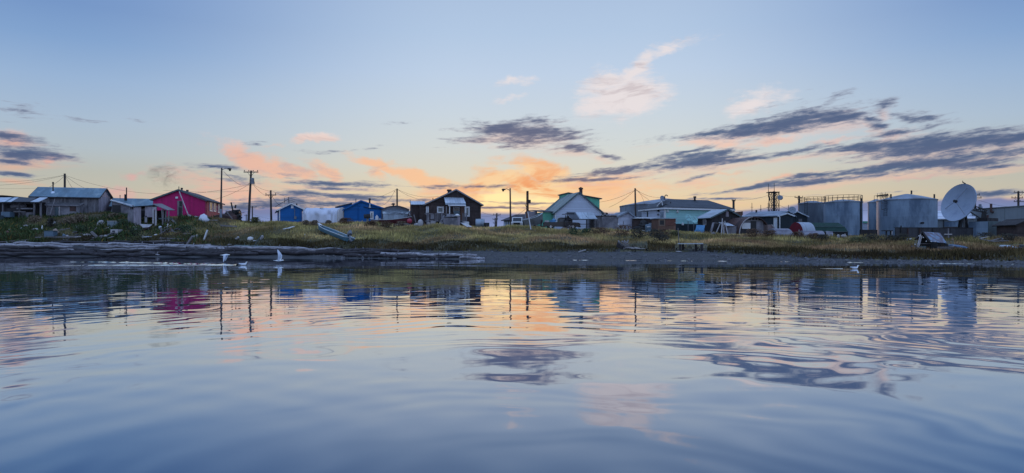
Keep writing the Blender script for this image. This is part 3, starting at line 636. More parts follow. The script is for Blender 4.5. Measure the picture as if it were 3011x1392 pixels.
# ladder
root = thing('wooden_ladder', 'grey wooden ladder leaning on the low plywood shed', 'ladder', P(146, 640, 105.3).xyz, 0)
a0, a1, b0, b1 = P(137, 632, 104.6), P(140, 604, 106.3), P(147, 632, 104.6), P(161, 587, 106.3)
MB().beam(a0, a1, .09, .09).build('rail', M_board, root); MB().beam(b0, b1, .09, .09).build('rail', M_board, root)
for i in range(1, 7): MB().beam(a0.lerp(a1, i / 7), b0.lerp(b1, i / 9), .07, .07).build('rung', M_board, root)
# second small house
s = site('low_house', 'low grey house with pale blue tin roof between the grey shed and the red house', 'house', 326, 115.5, 455, 118)
gable_side(s, s.z(400, 609), 4, s.z(400, 586.5, 4), s.z(400, 612, 8), 8, M_greyw, M_tinblue, ov=.35, trim=M_darkw)
stovepipe(s, 372, 552, 592, 2.8, .09, cap=False); stovepipe(s, 368, 572, 592, 2.8, .14, cap=False); stovepipe(s, 353, 576, 588, 4.2, .05)
s2 = site('porch_shed', 'small lean-to with white sloping roof edge beside the long grey shed', 'shed', 329, 110.5, 382, 111.5)
MB().prism([(0, -.5), (s2.L, -.5), (s2.L, s2.z(380, 607)), (0, s2.z(330, 591))], 0, 2.2, s2.w).build('wall', M_greyw, s2.root)
MB().slab(s2.w(-.2, -.35, s2.z(330, 591) + .02), s2.w(s2.L + .3, -.35, s2.z(380, 607) + .0), s2.w(s2.L + .3, 2.3, s2.z(380, 607) + .12), s2.w(-.2, 2.3, s2.z(330, 591) + .14), .16).build('roof', M_tinlight, s2.root)
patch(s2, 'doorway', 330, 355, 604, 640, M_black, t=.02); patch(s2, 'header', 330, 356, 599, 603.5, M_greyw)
# collapsing shack
s = site('broken_shack', 'collapsing grey plywood shack with pale door frame and gaping holes below the red house', 'shack', 376, hit(420, 666).y, 462, hit(420, 666).y)
zt = s.z(420, 610)
patch(s, 'plywood_panel', 376, 394, 617, 662, M_greyw, t=.06); patch(s, 'plywood_panel', 393.5, 415, 610, 664, M_gable, y=-.08, t=.06); patch(s, 'plywood_panel', 427, 449, 608, 639, M_gable, t=.06); patch(s, 'plywood_panel', 426, 433, 636, 655, M_greyw, t=.06)
patch(s, 'door_jamb', 449, 453.5, 609, 658, M_scrapw, y=-.02, t=.12); patch(s, 'door_jamb', 456.5, 461.5, 608.5, 664, M_scrapw, y=-.02, t=.12); patch(s, 'door_head', 453.5, 456.5, 609, 616, M_scrapw, y=-.02, t=.1)
MB().box(0, s.L, 2.6, 2.7, -.4, zt - .3, s.w).build('back_wall', M_darkw, s.root)
MB().box(.05, .15, .05, 2.6, -.4, zt - .3, s.w).build('side_wall', M_darkw, s.root)
MB().slab(s.w(s.u(393), -.3, zt + .02), s.w(s.u(452), -.3, s.z(450, 605.5)), s.w(s.u(452) - .2, 2.9, s.z(450, 603)), s.w(s.u(393), 2.9, zt), .08).build('roof', M_darkw, s.root)
MB().slab(s.w(s.u(452), -.4, s.z(452, 602)), s.w(s.u(496), -.4, s.z(496, 620)), s.w(s.u(496) - .7, 3.2, s.z(496, 619) + .12), s.w(s.u(452) - .5, 3.2, s.z(452, 600) + .15), .1).build('porch_roof', M_greyw, s.root)
for p, q in ((479, 616), (486, 617), (494.5, 620)): MB().beam(s.w(s.u(p), .1, s.z(p, 652)), s.w(s.u(p - 1), .3, s.z(p, q)), .12, .12).build('porch_post', M_board, s.root)
MB().beam(s.w(s.u(478), -.2, s.z(478, 616)), s.w(s.u(483), -.4, s.z(483, 662)), .14, .1).build('brace', M_board, s.root)
MB().box(s.u(464), s.u(492), .2, 1.6, s.z(480, 645), s.z(480, 641.5), s.w).build('porch_deck', M_shed, s.root)
MB().slab(s.w(s.u(425), -1.2, s.z(425, 660)), s.w(s.u(458), -.9, s.z(458, 661)), s.w(s.u(460), -2, s.z(460, 669)), s.w(s.u(443), -2.2, s.z(443, 671)), .05).build('fallen_panel', M_scrapw, s.root)
# red house
s = site('red_house', 'magenta red house with low gable and white-framed side windows', 'house', 450, 109.5, 604, 110.7)
dep = 10.2; za = s.z(526, 560.5); w, r = gable_front(s, s.z(450, 588), s.z(604, 590), s.u(526), za, dep, M_red, M_shake, ov=.35, ovf=.35, t=.18, trim=M_shed)
sd_ = s.right(dep)
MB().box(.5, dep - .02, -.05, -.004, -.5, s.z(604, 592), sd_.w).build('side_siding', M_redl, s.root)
for a, b, c, d_ in ((616, 624, 595, 622), (627.5, 634.5, 597.5, 623), (640.5, 645, 600.5, 626.5)): window(sd_, a, b, c, d_, M_white, M_glass, .16, y=-.05, mull=1 if a > 620 else 0)
MB().box(s.u(522), s.u(537.5), -.10, -.004, -.4, s.z(530, 591), s.w).build('door_frame', M_board, s.root); x0, x1 = s.u(528), s.u(536)
MB().box(x0, x1, -.13, -.10, s.z(532, 608), s.z(532, 592.5), s.w).build('door_window', M_black, s.root); MB().box(s.u(526), s.u(535.5), -.125, -.1, -.3, s.z(532, 610), s.w).build('door', M_darkw, s.root)
MB().box(s.L - .04, s.L + .06, -.06, .05, -.4, s.z(604, 592), s.w).build('corner_trim', M_redl, s.root); patch(s, 'vent_box', 516.5, 524, 579, 584.5, M_white, t=.15)
stovepipe(s, 526, 549, 563, .6, .06, cap=False); stovepipe(s, 534.5, 555, 566, 2.2, .13); stovepipe(s, 551, 561, 570, 3.2, .15)
tag(MB().beam(P(527, 564, 108.5), P(557, 642, 105.8), .11, .11).build('leaning_pole', M_scrapw), 'long pale pole leaning across the front of the red house', 'pole')
# chimney smoke
sm = bpy.data.materials.new('chimney_smoke'); sm.use_nodes = True; t = NT(sm.node_tree); t.n.clear()
vs = t.new('ShaderNodeVolumePrincipled'); o_ = t.new('ShaderNodeOutputMaterial'); t.l.new(vs.outputs[0], o_.inputs['Volume'])
oc = t.new('ShaderNodeTexCoord').outputs['Object']; nz = t.noise(t.mapping(oc, sc=(.4, .4, .55)), 1, 4, .65, 1.2)
gx = t.new('ShaderNodeTexGradient', gradient_type='SPHERICAL'); 
ge = t.new('ShaderNodeTexCoord').outputs['Generated']; t.put(gx.inputs[0], t.vmath('MULTIPLY', t.vmath('SUBTRACT', ge, (.5, .5, .5)), (2, 2, 2)))
t.put(vs.inputs['Density'], t.math('MULTIPLY', t.math('MULTIPLY', t.smooth(nz, .43, .75), t.smooth(gx.outputs['Fac'], 0, .5)), .55)); vs.inputs['Color'].default_value = (.12, .11, .12, 1); vs.inputs['Anisotropy'].default_value = 0
m = MB(); rings = []
for px, py, rr in ((537, 556, .3), (533, 545, .9), (520, 532, 1.7), (500, 520, 2.2), (475, 512, 2.2), (450, 507, 1.6), (432, 505, .7)):
    c = P(px, py, 114); rings.append([c + V((0, math.sin(a) * rr, math.cos(a) * rr)) + V((math.cos(a) * rr * .6, 0, 0)) for a in [2 * math.pi * j / 12 for j in range(12)]])
so = m.loft(rings).build('smoke', sm); tag(so, kind='stuff')
# lump under tarp, bench and odd things below the red house
tag(MB().lump(hit(600, 651) + V((0, 0, .2)), .85, .7, .7, 3, .28).build('tarp_bundle', M_canvas, smooth=True), 'rounded bundle under pale tarpaulin by the right corner of the red house', 'bundle')
s = site('work_bench', 'low dark bench with pale top edge in front of the tarpaulin bundle', 'bench', 575, 101, 640, 101)
for a, b, y in ((575, 597, 651), (613, 639, 647)): MB().box(s.u(a), s.u(b), 0, .9, s.z(600, y + 2), s.z(600, y), s.w).build('top_board', M_scrapw, s.root)
for p in (576, 608, 632): MB().box(s.u(p), s.u(p) + .18, .1, .8, -.6, s.z(600, 652), s.w).build('leg', M_darkw, s.root)
MB().beam(s.w(s.u(577), -.3, .1), s.w(s.u(609), -.3, .25), .35, .3).build('lower_board', M_board, s.root)
tag(MB().lump(hit(556, 641) + V((0, 0, .2)), .35, .3, .38, 8).build('bucket', M_scrapw, smooth=True), 'white bucket at the foot of the pole leaning on the red house', 'bucket')
tag(MB().lump(hit(577, 643) + V((0, 0, .15)), .5, .3, .3, 9).build('sack', M_scrapw, smooth=True), 'small white sack between the leaning pole and the tarpaulin bundle', 'sack')
# scrap heap with a mast and machine
s = site('scrap_heap', 'dark heap of scrap machinery with an upright bar right of the red house', 'scrap heap', 640, 111, 698, 111)
MB().lump(s.w(1.3, 1, .2), 2.2, 1, 1.7, 5, .3, .3).lump(s.w(s.u(668), 1, .2), 1.5, 1, 2.0, 6, .3, .3).build('heap', M_rust, s.root)
(lambda m_, r_: [m_.beam(s.w(s.u(688) + r_.uniform(-.8, .8), 1 + r_.uniform(-.4, .4), z_), s.w(s.u(688) + r_.uniform(-.8, .8), 1 + r_.uniform(-.4, .4), z_ + r_.uniform(-.2, .5)), r_.uniform(.25, .7), r_.uniform(.25, .6)) for z_ in [s.z(688, 616) * i / 13 - .3 for i in range(14)]][0])(MB(), random.Random(5)).beam(s.w(s.u(684), 1, s.z(684, 612)), s.w(s.u(684) + .1, 1, s.z(684, 602)), .2, .2).beam(s.w(s.u(679), .8, s.z(680, 620)), s.w(s.u(700), .8, s.z(700, 618)), .25, .25).build('engine', M_black, s.root)
MB().beam(s.w(s.u(681), .6, s.z(681, 622)), s.w(s.u(675), .6, s.z(675, 595)), .18, .18).build('bar', M_black, s.root)
MB().beam(s.w(s.u(669), -.6, s.z(669, 621)), s.w(s.u(688), -.6, s.z(688, 645)), .2, .1).build('leaning_board', M_board, s.root)
# ---------------------------------------------------------------- blue sheds and tent
s = site('blue_shed', 'small blue gable shed with roof antennas left of the white tent', 'shed', 821, 106.6, 888, 107.8)
dep = 9; gable_front(s, s.z(818, 617), s.z(888, 614.5), s.u(856), s.z(857, 600), dep, M_blue, M_tin, ov=.4, ovf=.25, t=.1, trim=M_white)
window(s, 855.5, 863, 604, 613, M_white, M_canvas, .08); patch(s, 'corner_board', 820.5, 823.5, 618, 662, M_white, t=.05)
m = MB().tube(s.w(s.u(866.5), -.08, s.z(866, 640)), s.w(s.u(866.5), -.08, s.z(866, 612)), .045); m.build('conduit', M_steel, s.root); patch(s, 'meter_box', 865, 871.5, 636.5, 644.5, M_steel, t=.15)
x = s.u(850, 1.5); b_ = s.w(x, 1.5, s.z(850, 602, 1.5))
MB().tube(b_, P(848.5, 580, 109), .05).beam(b_ + V((-.05, 0, .9)), b_ + V((-2.2, 0, -.35)), .06, .06).beam(b_ + V((0, 0, .2)), b_ + V((.9, 0, .55)), .05, .05).tube(b_ + V((-.7, 0, .2)), b_ + V((-.7, 0, 1.1)), .04).beam(b_ + V((-.2, 0, .55)), b_ + V((.6, 0, .6)), .06, .06).build('antenna', M_black, s.root)
stovepipe(s, 872.5, 599, 608, 2.5, .1, cap=False)
s = site('white_tent', 'white fabric arch tent with sagging cover between the two blue buildings', 'tent', 889, 107, 992, 106.6)
D = 5.2; zt = s.z(940, 611, 1.2)
prof = [(0, -.4), (-.05, zt * .55)] + [(D / 2 - D / 2 * math.cos(a) * .98, zt * .62 + (zt * .4) * math.sin(a)) for a in [math.pi * i / 12 for i in range(13)]] + [(D, zt * .55), (D, -.4)]
NX = 60; rr_ = random.Random(3); rings = []
for i in range(NX + 1):
    q = i / NX; ring = []
    for k, (y, z) in enumerate(prof):
        sag = .34 * (.5 + .5 * math.sin(q * 5 * math.pi + 6 * (z / zt) ** 2)) ** 3 * math.exp(-((z - zt * .62) / (zt * .25)) ** 2) * (1 if y < D / 2 else .2)
        sw = .20 * math.sin(q * 23 + z * 2.6 * math.sin(q * 7)) * (1 if 1 < k < 7 else .2)
        ring.append(s.w(q * s.L, y + sag + sw, z - .05 * abs(math.sin(q * 4 * math.pi))))
    rings.append(ring)
MB().loft(rings, cap=False, closed=False).build('cover', M_canvas, s.root, smooth=True)
e = [(y, z) for y, z in prof]; MB().prism(e, s.L + .02, s.L + .1, s.T2()).build('end_panel', MAT('backlit_tent_end', (.72, .66, .62), .8, .06), s.root)  # sky light coming through the fabric is put into the end panel's colour
for q in (0, 1): 
    m = MB()
    for (y0, z0), (y1, z1) in zip(prof[:-1], prof[1:]): m.tube(s.w(q * s.L, y0, z0), s.w(q * s.L, y1, z1), .05, None, 6)
    m.build('hoop', M_scrapw, s.root)
MB().box(s.u(934), s.u(944), .9, 1.1, zt * .96, zt * .99, s.w).build('cover_patch', M_steel, s.root)
s = site('blue_house', 'larger blue house with tall white-framed window right of the white tent', 'house', 996, 109, 1123, 110.8)
dep = 10; xs = s.u(1035); gable_front(s, s.z(1020, 612) - .3, s.z(1123, 613), s.u(1061), s.z(1061, 592), dep, M_blue, M_shake, ov=.3, ovf=.3, t=.12, x0=s.u(1012), trim=M_blue)
s_ = MB().prism([(-.1, -.5), (s.u(1012), -.5), (s.u(1035), -.5), (s.u(1035), s.z(1035, 599)), (-.1, s.z(996, 609))], .8, 7, s.w).build('side_wing', M_blue, s.root)
m = MB(); rslab(m, s.w, (-.5, s.z(991, 610)), (s.u(1036), s.z(1036, 598.4)), .5, 7.3, .12); m.build('wing_roof', M_shake, s.root)
window(s, 1088, 1098.5, 622.5, 645, M_white, M_glass, .2)
stovepipe(s, 1087, 586, 600, 1.5, .13); patch(s, 'pipe_sleeve', 1085.8, 1088.6, 599, 610, M_white, y=-.1, t=.3); patch(s, 'pipe_foot', 1084.5, 1090, 609, 611.5, M_white, y=-.1, t=.35); stovepipe(s, 1046.5, 584.5, 597, 3, .05, cap=False)
MB().tube(s.w(s.u(1053), -.1, -.2), s.w(s.u(1053), -.1, s.z(1053, 600)), .05).tube(s.w(s.u(1053), -.1, s.z(1053, 604)), s.w(s.u(1060), -.1, s.z(1060, 606)), .05).build('conduit', M_blue, s.root)
MB().tube(s.w(s.u(1068), -.1, s.z(1068, 608.5)), s.w(s.u(1085), -.1, s.z(1085, 612.5)), .05).tube(s.w(s.u(1085), -.1, s.z(1085, 612.5)), s.w(s.u(1122), -.1, s.z(1122, 615.5)), .05).build('cable', M_black, s.root)
# arch-roofed grey shed with bright tin lean-to
s = site('domed_shed', 'grey round-roofed shed with crumpled shiny tin apron between blue and brown houses', 'shed', 1122, 110.5, 1203, 111.8)
zc = s.z(1162, 607); zs = s.z(1162, 622)
arc = [(s.L * (i / 16), zs + (zc - zs) * math.sin(math.pi * (.08 + .84 * i / 16)) ** .9) for i in range(17)]
MB().prism([(0, -.5), (s.L, -.5)] + arc[::-1], 0, 7, s.w).build('wall', M_greyw, s.root); m = MB()
for i in range(16): rslab(m, s.w, arc[i], arc[i + 1], -.25, 7.2, .09)
m.build('roof', M_shake, s.root, smooth=30)
MB().lathe([(.12, 0), (.12, .35), (.4, .45), (.15, .65)], 12, s.w(s.u(1161), 2, zc - .02)).build('roof_vent', M_black, s.root)
NXa = 24; rings = []
for i in range(NXa + 1):
    q = i / NXa; x = s.L * q * 1.06; wv = .07 * math.sin(q * 17) + .06 * math.sin(q * 7 + 1)
    rings.append([s.w(x, -1.9, s.z(1162, 630, -1.9) + wv * .4), s.w(x, -.9 + wv, s.z(1162, 624.5, -.9) + wv), s.w(x, .0, zs + .1 + .25 * math.sin(math.pi * q))])
MB().loft(rings, cap=False, closed=False).build('tin_apron', MAT('crumpled_tin', (.36, .42, .48), .25, .3, (.6, .6, .6), metal=.6, stain=(.10, .10, .13), stainamt=.5), s.root)
MB().box(.05, s.L + .3, -1.8, -1.7, -.5, s.z(1162, 630.5, -1.8), s.w).build('front_wall', M_tin, s.root)
# ================================================================ centre: brown house, boats, trucks, white house
def skiff_mesh(T, L, B, H, rise=.35, t=.05, n=14, stern=.92, flat=.55):
    """Open hull: x from stern 0 to bow L, outer and inner skin; returns (hull, gunwale) builders."""
    def sect(q, off):
        b = B / 2 * (stern + (1 - stern) * min(1, q * 3)) * max(.02, (1 - max(0, (q - .5) / .5) ** 2.3)) - off
        zt = H * (.9 + .1 * q) + rise * max(0, (q - .35) / .65) ** 2; zb = off + rise * .55 * max(0, (q - .6) / .4) ** 2.2
        b = max(b, .015); x = L * q - off * (1 if q > .97 else 0) + (off if q == 0 else 0)
        lean = .12 * L * .35 * max(0, (q - .75) / .25) ** 2
        return [(x + lean, -b, zt), (x + lean * .5, -b * .93, (zt + zb) / 2), (x, -b * flat * 1.3, zb), (x, 0, zb - .02), (x, b * flat * 1.3, zb), (x + lean * .5, b * .93, (zt + zb) / 2), (x + lean, b, zt)]
    o = [[T(*p) for p in sect(i / n, 0)] for i in range(n + 1)]; i_ = [[T(*p) for p in sect(i / n, t)] for i in range(n + 1)]
    h = MB(); h.loft(o, cap=False, closed=False); h.loft(i_, cap=False, closed=False)
    for r in (o, i_): h.add(r[0], [tuple(range(7))])
    for k in range(n):
        for j in (0, 6): h.add([o[k][j], i_[k][j], i_[k + 1][j], o[k + 1][j]], [(0, 1, 2, 3)])
    h.add([o[0][0], i_[0][0], i_[0][6], o[0][6]], [(0, 1, 2, 3)])
    gw = MB()
    for j in (0, 6):
        for k in range(n): gw.beam(V(o[k][j]) + V((0, 0, .02)), V(o[k + 1][j]) + V((0, 0, .02)), .10, .06)
    gw.beam(V(o[0][0]), V(o[0][6]), .08, .06)
    return h, gw, sect
def outboard(name, label, T, mat_cowl, tilt=0.3, k=1.):
    o = T(0, 0, 0); root = thing(name, label, 'outboard motor', o)
    c, s_ = math.cos(tilt), math.sin(tilt)
    Q = lambda x, y, z: T(k * (x * c - z * s_), k * y, k * (x * s_ + z * c))
    MB().loft([[Q(x, y * w_, z) for x, y in ((-.42, -.5), (-.1, -.75), (.25, -.55), (.3, 0), (.25, .55), (-.1, .75), (-.42, .5), (-.5, 0))] for z, w_ in ((.25, .30), (.35, .36), (.6, .36), (.75, .26))]).build('cowling', mat_cowl, root, smooth=50)
    MB().box(-.22, .06, -.07, .07, -.55, .26, Q).box(-.35, .12, -.03, .03, -.62, -.55, Q).build('shaft_leg', M_steel, root)
    MB().tube(Q(-.42, 0, -.75), Q(.12, 0, -.75), .07, .05, 8).box(-.1, .1, -.015, .015, -.95, -.6, Q).box(-.46, -.43, -.16, .16, -.80, -.70, Q).box(-.46, -.43, -.05, .05, -.91, -.59, Q).build('propeller', M_steel, root)
    return root
# ---- brown house
s = site('brown_house', 'dark brown shingled house with tin porch roof and grey railed deck', 'house', 1252, 106, 1414, 107.6)
dep = 9.5; gable_front(s, s.z(1252, 601), s.z(1414, 602), s.u(1341), s.z(1341, 559.5), dep, M_shingle, M_shake, ov=.38, ovf=.35, t=.14, trim=MAT('grey_fascia', (.22, .21, .22), .8, .15))
window(s, 1285, 1305, 608, 627, M_white, M_glassb, .2); window(s, 1366, 1381, 608, 637.5, M_white, M_glassb, .2)
patch(s, 'gable_vent', 1334, 1340, 567, 572, M_darkw, t=.06)
lf = s.left(dep); L0 = lf.L
MB().box(1.4, 4.3, -.9, -.004, -.3, s.z(1255, 606), lambda x, y, z: s.w(y + .0, x - 1.0, z)).build('bay', M_shingle, s.root)
bx = Face(s.w(-.9, .42, 0), s.d, s.n, 1.0, s.root)
for a, b in ((1252.6, 1255.2), (1256.6, 1260.6)): patch(s, 'side_trim', a, b, 608, 632, M_white, y=-.01, t=.12)
stovepipe(s, 1321, 560, 575, 4, .28, M_darkw); stovepipe(s, 1273, 583, 594, 1, .07, cap=False)
# annexe
x0 = s.u(1209, 2.2); x1 = .02; zt = s.z(1230, 593, 2.2); zf = s.z(1230, 602, 1.6)
MB().prism([(1.6, -.5), (6.5, -.5), (6.5, zt + .1), (3.4, zt), (1.6, zf)], x0, x1, s.T2()).build('annexe', M_shingle, s.root)
m = MB(); rslab(m, s.T2(), (1.2, zf - .1), (3.4, zt), x0 - .15, x1, .1); rslab(m, s.T2(), (6.8, zt + .1), (3.4, zt), x0 - .15, x1, .1); m.build('annexe_roof', M_tinlight, s.root)
MB().box(x0 - .16, x0 - .1, 1.2, 1.3, zf - .6, zt + .15, s.w).build('annexe_trim', M_darkw, s.root)
# porch
y1 = -2.2; xa, xb = s.u(1305.5, -.2), s.u(1363, -.2); xc, xd = s.u(1309.5, y1), s.u(1369.5, y1)
q = [s.w(xc, y1, s.z(1310, 598.5, y1)), s.w(xd, y1, s.z(1369, 599.5, y1)), s.w(xb, -.02, s.z(1363, 584, -.02)), s.w(xa, -.02, s.z(1305, 582, -.02))]
MB().slab(*q, .1).build('porch_roof', M_tinlight, s.root); MB().beam(V(q[0]) + V((0, 0, -.08)), V(q[1]) + V((0, 0, -.08)), .12, .22).build('porch_fascia', M_tin, s.root)
y2 = -2.5; MB().slab(s.w(s.u(1318, y2), y2, s.z(1320, 606, y2)), s.w(s.u(1370, y2), y2, s.z(1370, 606.5, y2)), s.w(s.u(1370, y1), y1 + .25, s.z(1370, 602.5, y1)), s.w(s.u(1318, y1), y1 + .25, s.z(1318, 602, y1)), .07).build('awning', M_white, s.root)
for p, q0, q1, mt in ((1322, 606, 646, M_white), (1312.5, 607, 650, M_board), (1369.5, 607, 627, M_white)): MB().box(s.u(p, -2.3) - .07, s.u(p, -2.3) + .07, -2.37, -2.23, s.z(p, q1, -2.3), s.z(p, q0, -2.3), s.w).build('porch_post', mt, s.root)
window(s, 1332.5, 1351, 609, 624.5, M_scrapw, M_glass, .12); patch(s, 'door', 1354, 1364, 609, 648, M_ply, t=.05)
# deck with railing
dk = s.z(1290, 648, -2.5); xl, xr = s.u(1254, -3), s.u(1372, -3)
MB().box(xl, xr, -3.0, -.01, dk - .22, dk, s.w).build('deck', M_greyb, s.root)
rz = s.z(1290, 631, -3)
m = MB().box(xl - .3, s.u(1312, -3), -3.08, -2.92, rz + .02, rz + .14, s.w); m.beam(s.w(s.u(1312, -3), -3, rz + .1), s.w(s.u(1352, -3), -3, rz - .55), .16, .12); m.build('hand_rail', M_greyb, s.root)
for i in range(11):
    x = s.u(1278 + i * 2.6, -3); tagx = MB().box(x - .04, x + .04, -3.03, -2.97, dk, rz + .02, s.w).build('baluster', M_greyb, s.root)
for i in range(3):
    x = s.u(1360.5 + i * 2.9, -3); MB().box(x - .05, x + .05, -3.03, -2.97, dk, dk + 1.1, s.w).build('baluster', M_greyb, s.root)
patch(s, 'rail_panel', 1266, 1276, 631, 645, M_greyw, y=-3, t=.06)
for p in (1256, 1260, 1299, 1345, 1371): MB().box(s.u(p, -3) - .1, s.u(p, -3) + .1, -3.1, -2.9, -.6, dk + (1.1 if p != 1345 else .2), s.w).build('deck_post', M_greyw, s.root)
# plywood bin, ramp boards by the deck
s2 = site('plywood_bin', 'grey plywood and board bin in front of the brown house porch', 'bin', 1303, 102, 1352, 102)
patch(s2, 'front_panel', 1304, 1345, 641, 672, M_greyw); patch(s2, 'side_panel', 1345, 1353, 634, 672, M_gable, y=.1)
MB().slab(s2.w(s2.u(1310), -.1, s2.z(1310, 640)), s2.w(s2.u(1350), -.1, s2.z(1350, 637)), s2.w(s2.u(1350), 1.6, s2.z(1350, 633)), s2.w(s2.u(1312), 1.6, s2.z(1312, 629)), .08).build('lid', M_greyb, s2.root)
MB().box(.1, s2.L - .1, 1.6, 1.68, -.4, s2.z(1330, 632), s2.w).build('back_panel', M_darkw, s2.root); patch(s2, 'tall_panel', 1334, 1352, 621, 640, M_shed, y=1.5)
tag(MB().lump(s2.w(s2.u(1345), -.2, s2.z(1345, 634)), .4, .3, .2, 3).build('white_rag', M_white, smooth=True), 'white rag on top of the plywood bin beside the porch', 'rag')
root = thing('plank_ramp', 'two dark planks leaning as a ramp against the brown house deck', 'ramp', P(1298, 670, 101.5))
MB().beam(P(1288, 668, 100.8), P(1306, 634, 103.4), .3, .08).build('plank', M_greyb, root); MB().beam(P(1294, 669, 100.8), P(1309, 637, 103.4), .22, .08).build('plank', M_greyb, root)
for nm, px, py, r_, mt, lb, ct in (('white_drum', 1274, 661, .42, M_scrapw, 'white plastic drum in the shade under the brown house deck', 'drum'), ('paint_bucket', 1366, 661, .33, M_scrapw, 'white bucket standing right of the plywood bin', 'bucket'), ('paint_bucket', 1372.5, 662, .36, M_white, 'white bucket with a dark opening, furthest right under the porch', 'bucket'), ('white_pail', 1261, 664, .3, M_scrapw, 'small pale pail beside the left deck post', 'pail')):
    c = P(px, py, 103.2); z_ = g(c.x, c.y); c.z = min(c.z - .3, z_ + .2)
    tag(MB().lathe([(r_ * .85, -.3), (r_, .1), (r_, .75), (r_ * .7, .78)], 14, c).build(nm, mt, smooth=40), lb, ct)
c = hit(1236, 666); tag(MB().lump(c + V((0, 0, .4)), .5, .5, .55, 21, .2).lump(c + V((-.5, .1, .2)), .5, .4, .3, 22).build('rubbish_pile', M_scrapw, smooth=True), 'small white rubbish pile between the red boat and the deck', 'rubbish')
tag(MB().beam(P(1217, 632, 105), P(1226, 668, 104), .1, .1).build('leaning_stick', M_board), 'thin grey stick leaning on the brown annexe wall', 'stick')
# white slatted panel lying in the grass
root = thing('slatted_pallet', 'white slatted pallet lying on the grass below the brown house', 'panel', hit(1370, 676))
a, b = hit(1353, 667) + V((0, 0, .75)), hit(1373, 677) + V((0, 0, .45)); c = hit(1389, 677) + V((0, 0, .45)) ; d_ = hit(1368, 666) + V((0, 0, .75))
for i in range(5):
    q0, q1 = i / 5 + .02, (i + .62) / 5 + .02; MB().slab(a.lerp(d_, q0), a.lerp(d_, q1), b.lerp(c, q1), b.lerp(c, q0), .05).build('slat', M_white, root)
MB().beam(a.lerp(b, .3) - V((0, 0, .12)), d_.lerp(c, .3) - V((0, 0, .12)), .1, .08).build('batten', M_board, root); MB().beam(a.lerp(b, .75) - V((0, 0, .12)), d_.lerp(c, .75) - V((0, 0, .12)), .1, .08).build('batten', M_board, root)
# fuel tank at the right corner
s = site('fuel_tank', 'grey boxy fuel tank on skids at the right corner of the brown house', 'tank', 1398, 105, 1424, 105)
MB().tube(s.w(0, .7, s.z(1410, 657)), s.w(s.L, .7, s.z(1410, 657)), .72, .72, 20).build('shell', M_tin, s.root, smooth=40); MB().box(.1, s.L - .1, .3, 1.1, -.4, s.z(1410, 666), s.w).build('cradle', M_darkw, s.root)
MB().tube(s.w(s.L - .2, .7, s.z(1422, 651)), s.w(s.L - .2, .7, s.z(1422, 646)), .1, .12).build('filler_pipe', M_black, s.root)
tag(MB().lathe([(.4, -.3), (.42, .6), (.4, .65)], 14, P(1431, 668, 105)).build('oil_drum', M_black, smooth=40), 'dark oil drum right of the grey fuel tank', 'drum')
# ---- red boat on the grass
s = site('red_boat', 'dark red open boat with pale gunwale resting on grass before the domed shed', 'boat', 1092, 104, 1206, 104.5)
h, gw, sec = skiff_mesh(s.w, s.L, 1.9, .62, .5, .05); zb = s.z(1140, 659)
for q in (h, gw): q.v = [(x, y, z + max(zb, .1)) for x, y, z in q.v]
h.build('hull', M_redboat, s.root, smooth=35); gw.build('gunwale', M_gal, s.root)
zb = max(zb, .1)
MB().box(s.u(1097.5, -.85), s.u(1112, -.85), -.93, -.91, zb + .36, zb + .44, s.w).build('registration_mark', MAT('faint_white_letters', (.5, .45, .45), .7, .5, (30, 2, 30), stain=(.06, .012, .016), stainamt=.9), s.root)
for q in (.25, .55, .75): MB().box(s.L * q, s.L * q + .25, -.8, .8, zb + .34, zb + .40, s.w).build('thwart', M_gal, s.root)
outboard('outboard_motor', 'black outboard motor with pale top on the stern of the red boat', lambda x, y, z: s.w(x - .45, y, z + zb + .55), M_black, .1, 1.25)
tag(MB().box(s.u(1104), s.u(1112), -.2, .4, zb + .45, zb + 1.1, s.w).prism([(s.u(1104), zb + 1.1), (s.u(1112), zb + 1.1), (s.u(1108), zb + 1.35)], -.2, .4, s.w).build('white_jug', M_white), 'white jerrycan standing in the stern of the red boat', 'jerrycan')
tag(MB().box(s.u(1114), s.u(1119), -.2, .3, zb + .4, zb + .85, s.w).build('white_box', M_scrapw), 'small white box next to the jerrycan in the red boat', 'box')
tag(MB().lump(P(1204, 651, 103.6), .42, .4, .42, 2, .03).build('mooring_buoy', MAT('red_buoy_rubber', (.35, .04, .07), .5, .15), smooth=True), 'round red buoy hanging at the bow of the red boat', 'buoy')
for q in (1125, 1180):
    pass
root = thing('boat_cradle', 'low timber cradle under the red boat', 'cradle', s.w(s.L / 2, 0, 0)); 
for q in (.2, .7): MB().box(s.L * q, s.L * q + .25, -1, 1, -.4, zb + .03, s.w).build('bearer', M_darkw, root)
tag(MB().tube(P(1199, 640, 106), P(1201, 627, 106), .05).tube(P(1201, 627, 106), P(1206, 624, 106), .05).tube(P(1206, 624, 106), P(1210, 630, 106), .05).tube(P(1201, 634, 106), P(1211, 640, 106), .05).build('bent_frame', M_rust), 'bent rusty metal frame behind the bow of the red boat', 'frame')
# ---- grey house far behind with low roof
s = site('low_grey_house', 'low dark-roofed grey house behind the street lamp left of the white house', 'house', 1481, 128, 1568, 123)
gable_side(s, s.z(1500, 648), 3.6, s.z(1548, 632, 3.6), s.z(1540, 646), 8, M_shed, MAT('brown_grey_roof', (.05, .045, .055), .9, .2), ov=.4, ove=.3)
for a, b in ((1482, 1487), (1490, 1493), (1497, 1500)): patch(s, 'pale_panel', a, b, 652, 668, M_clap)
stovepipe(s, 1556, 621, 636, 3, .18); stovepipe(s, 1553.5, 624, 634, 2.4, .1, cap=False)
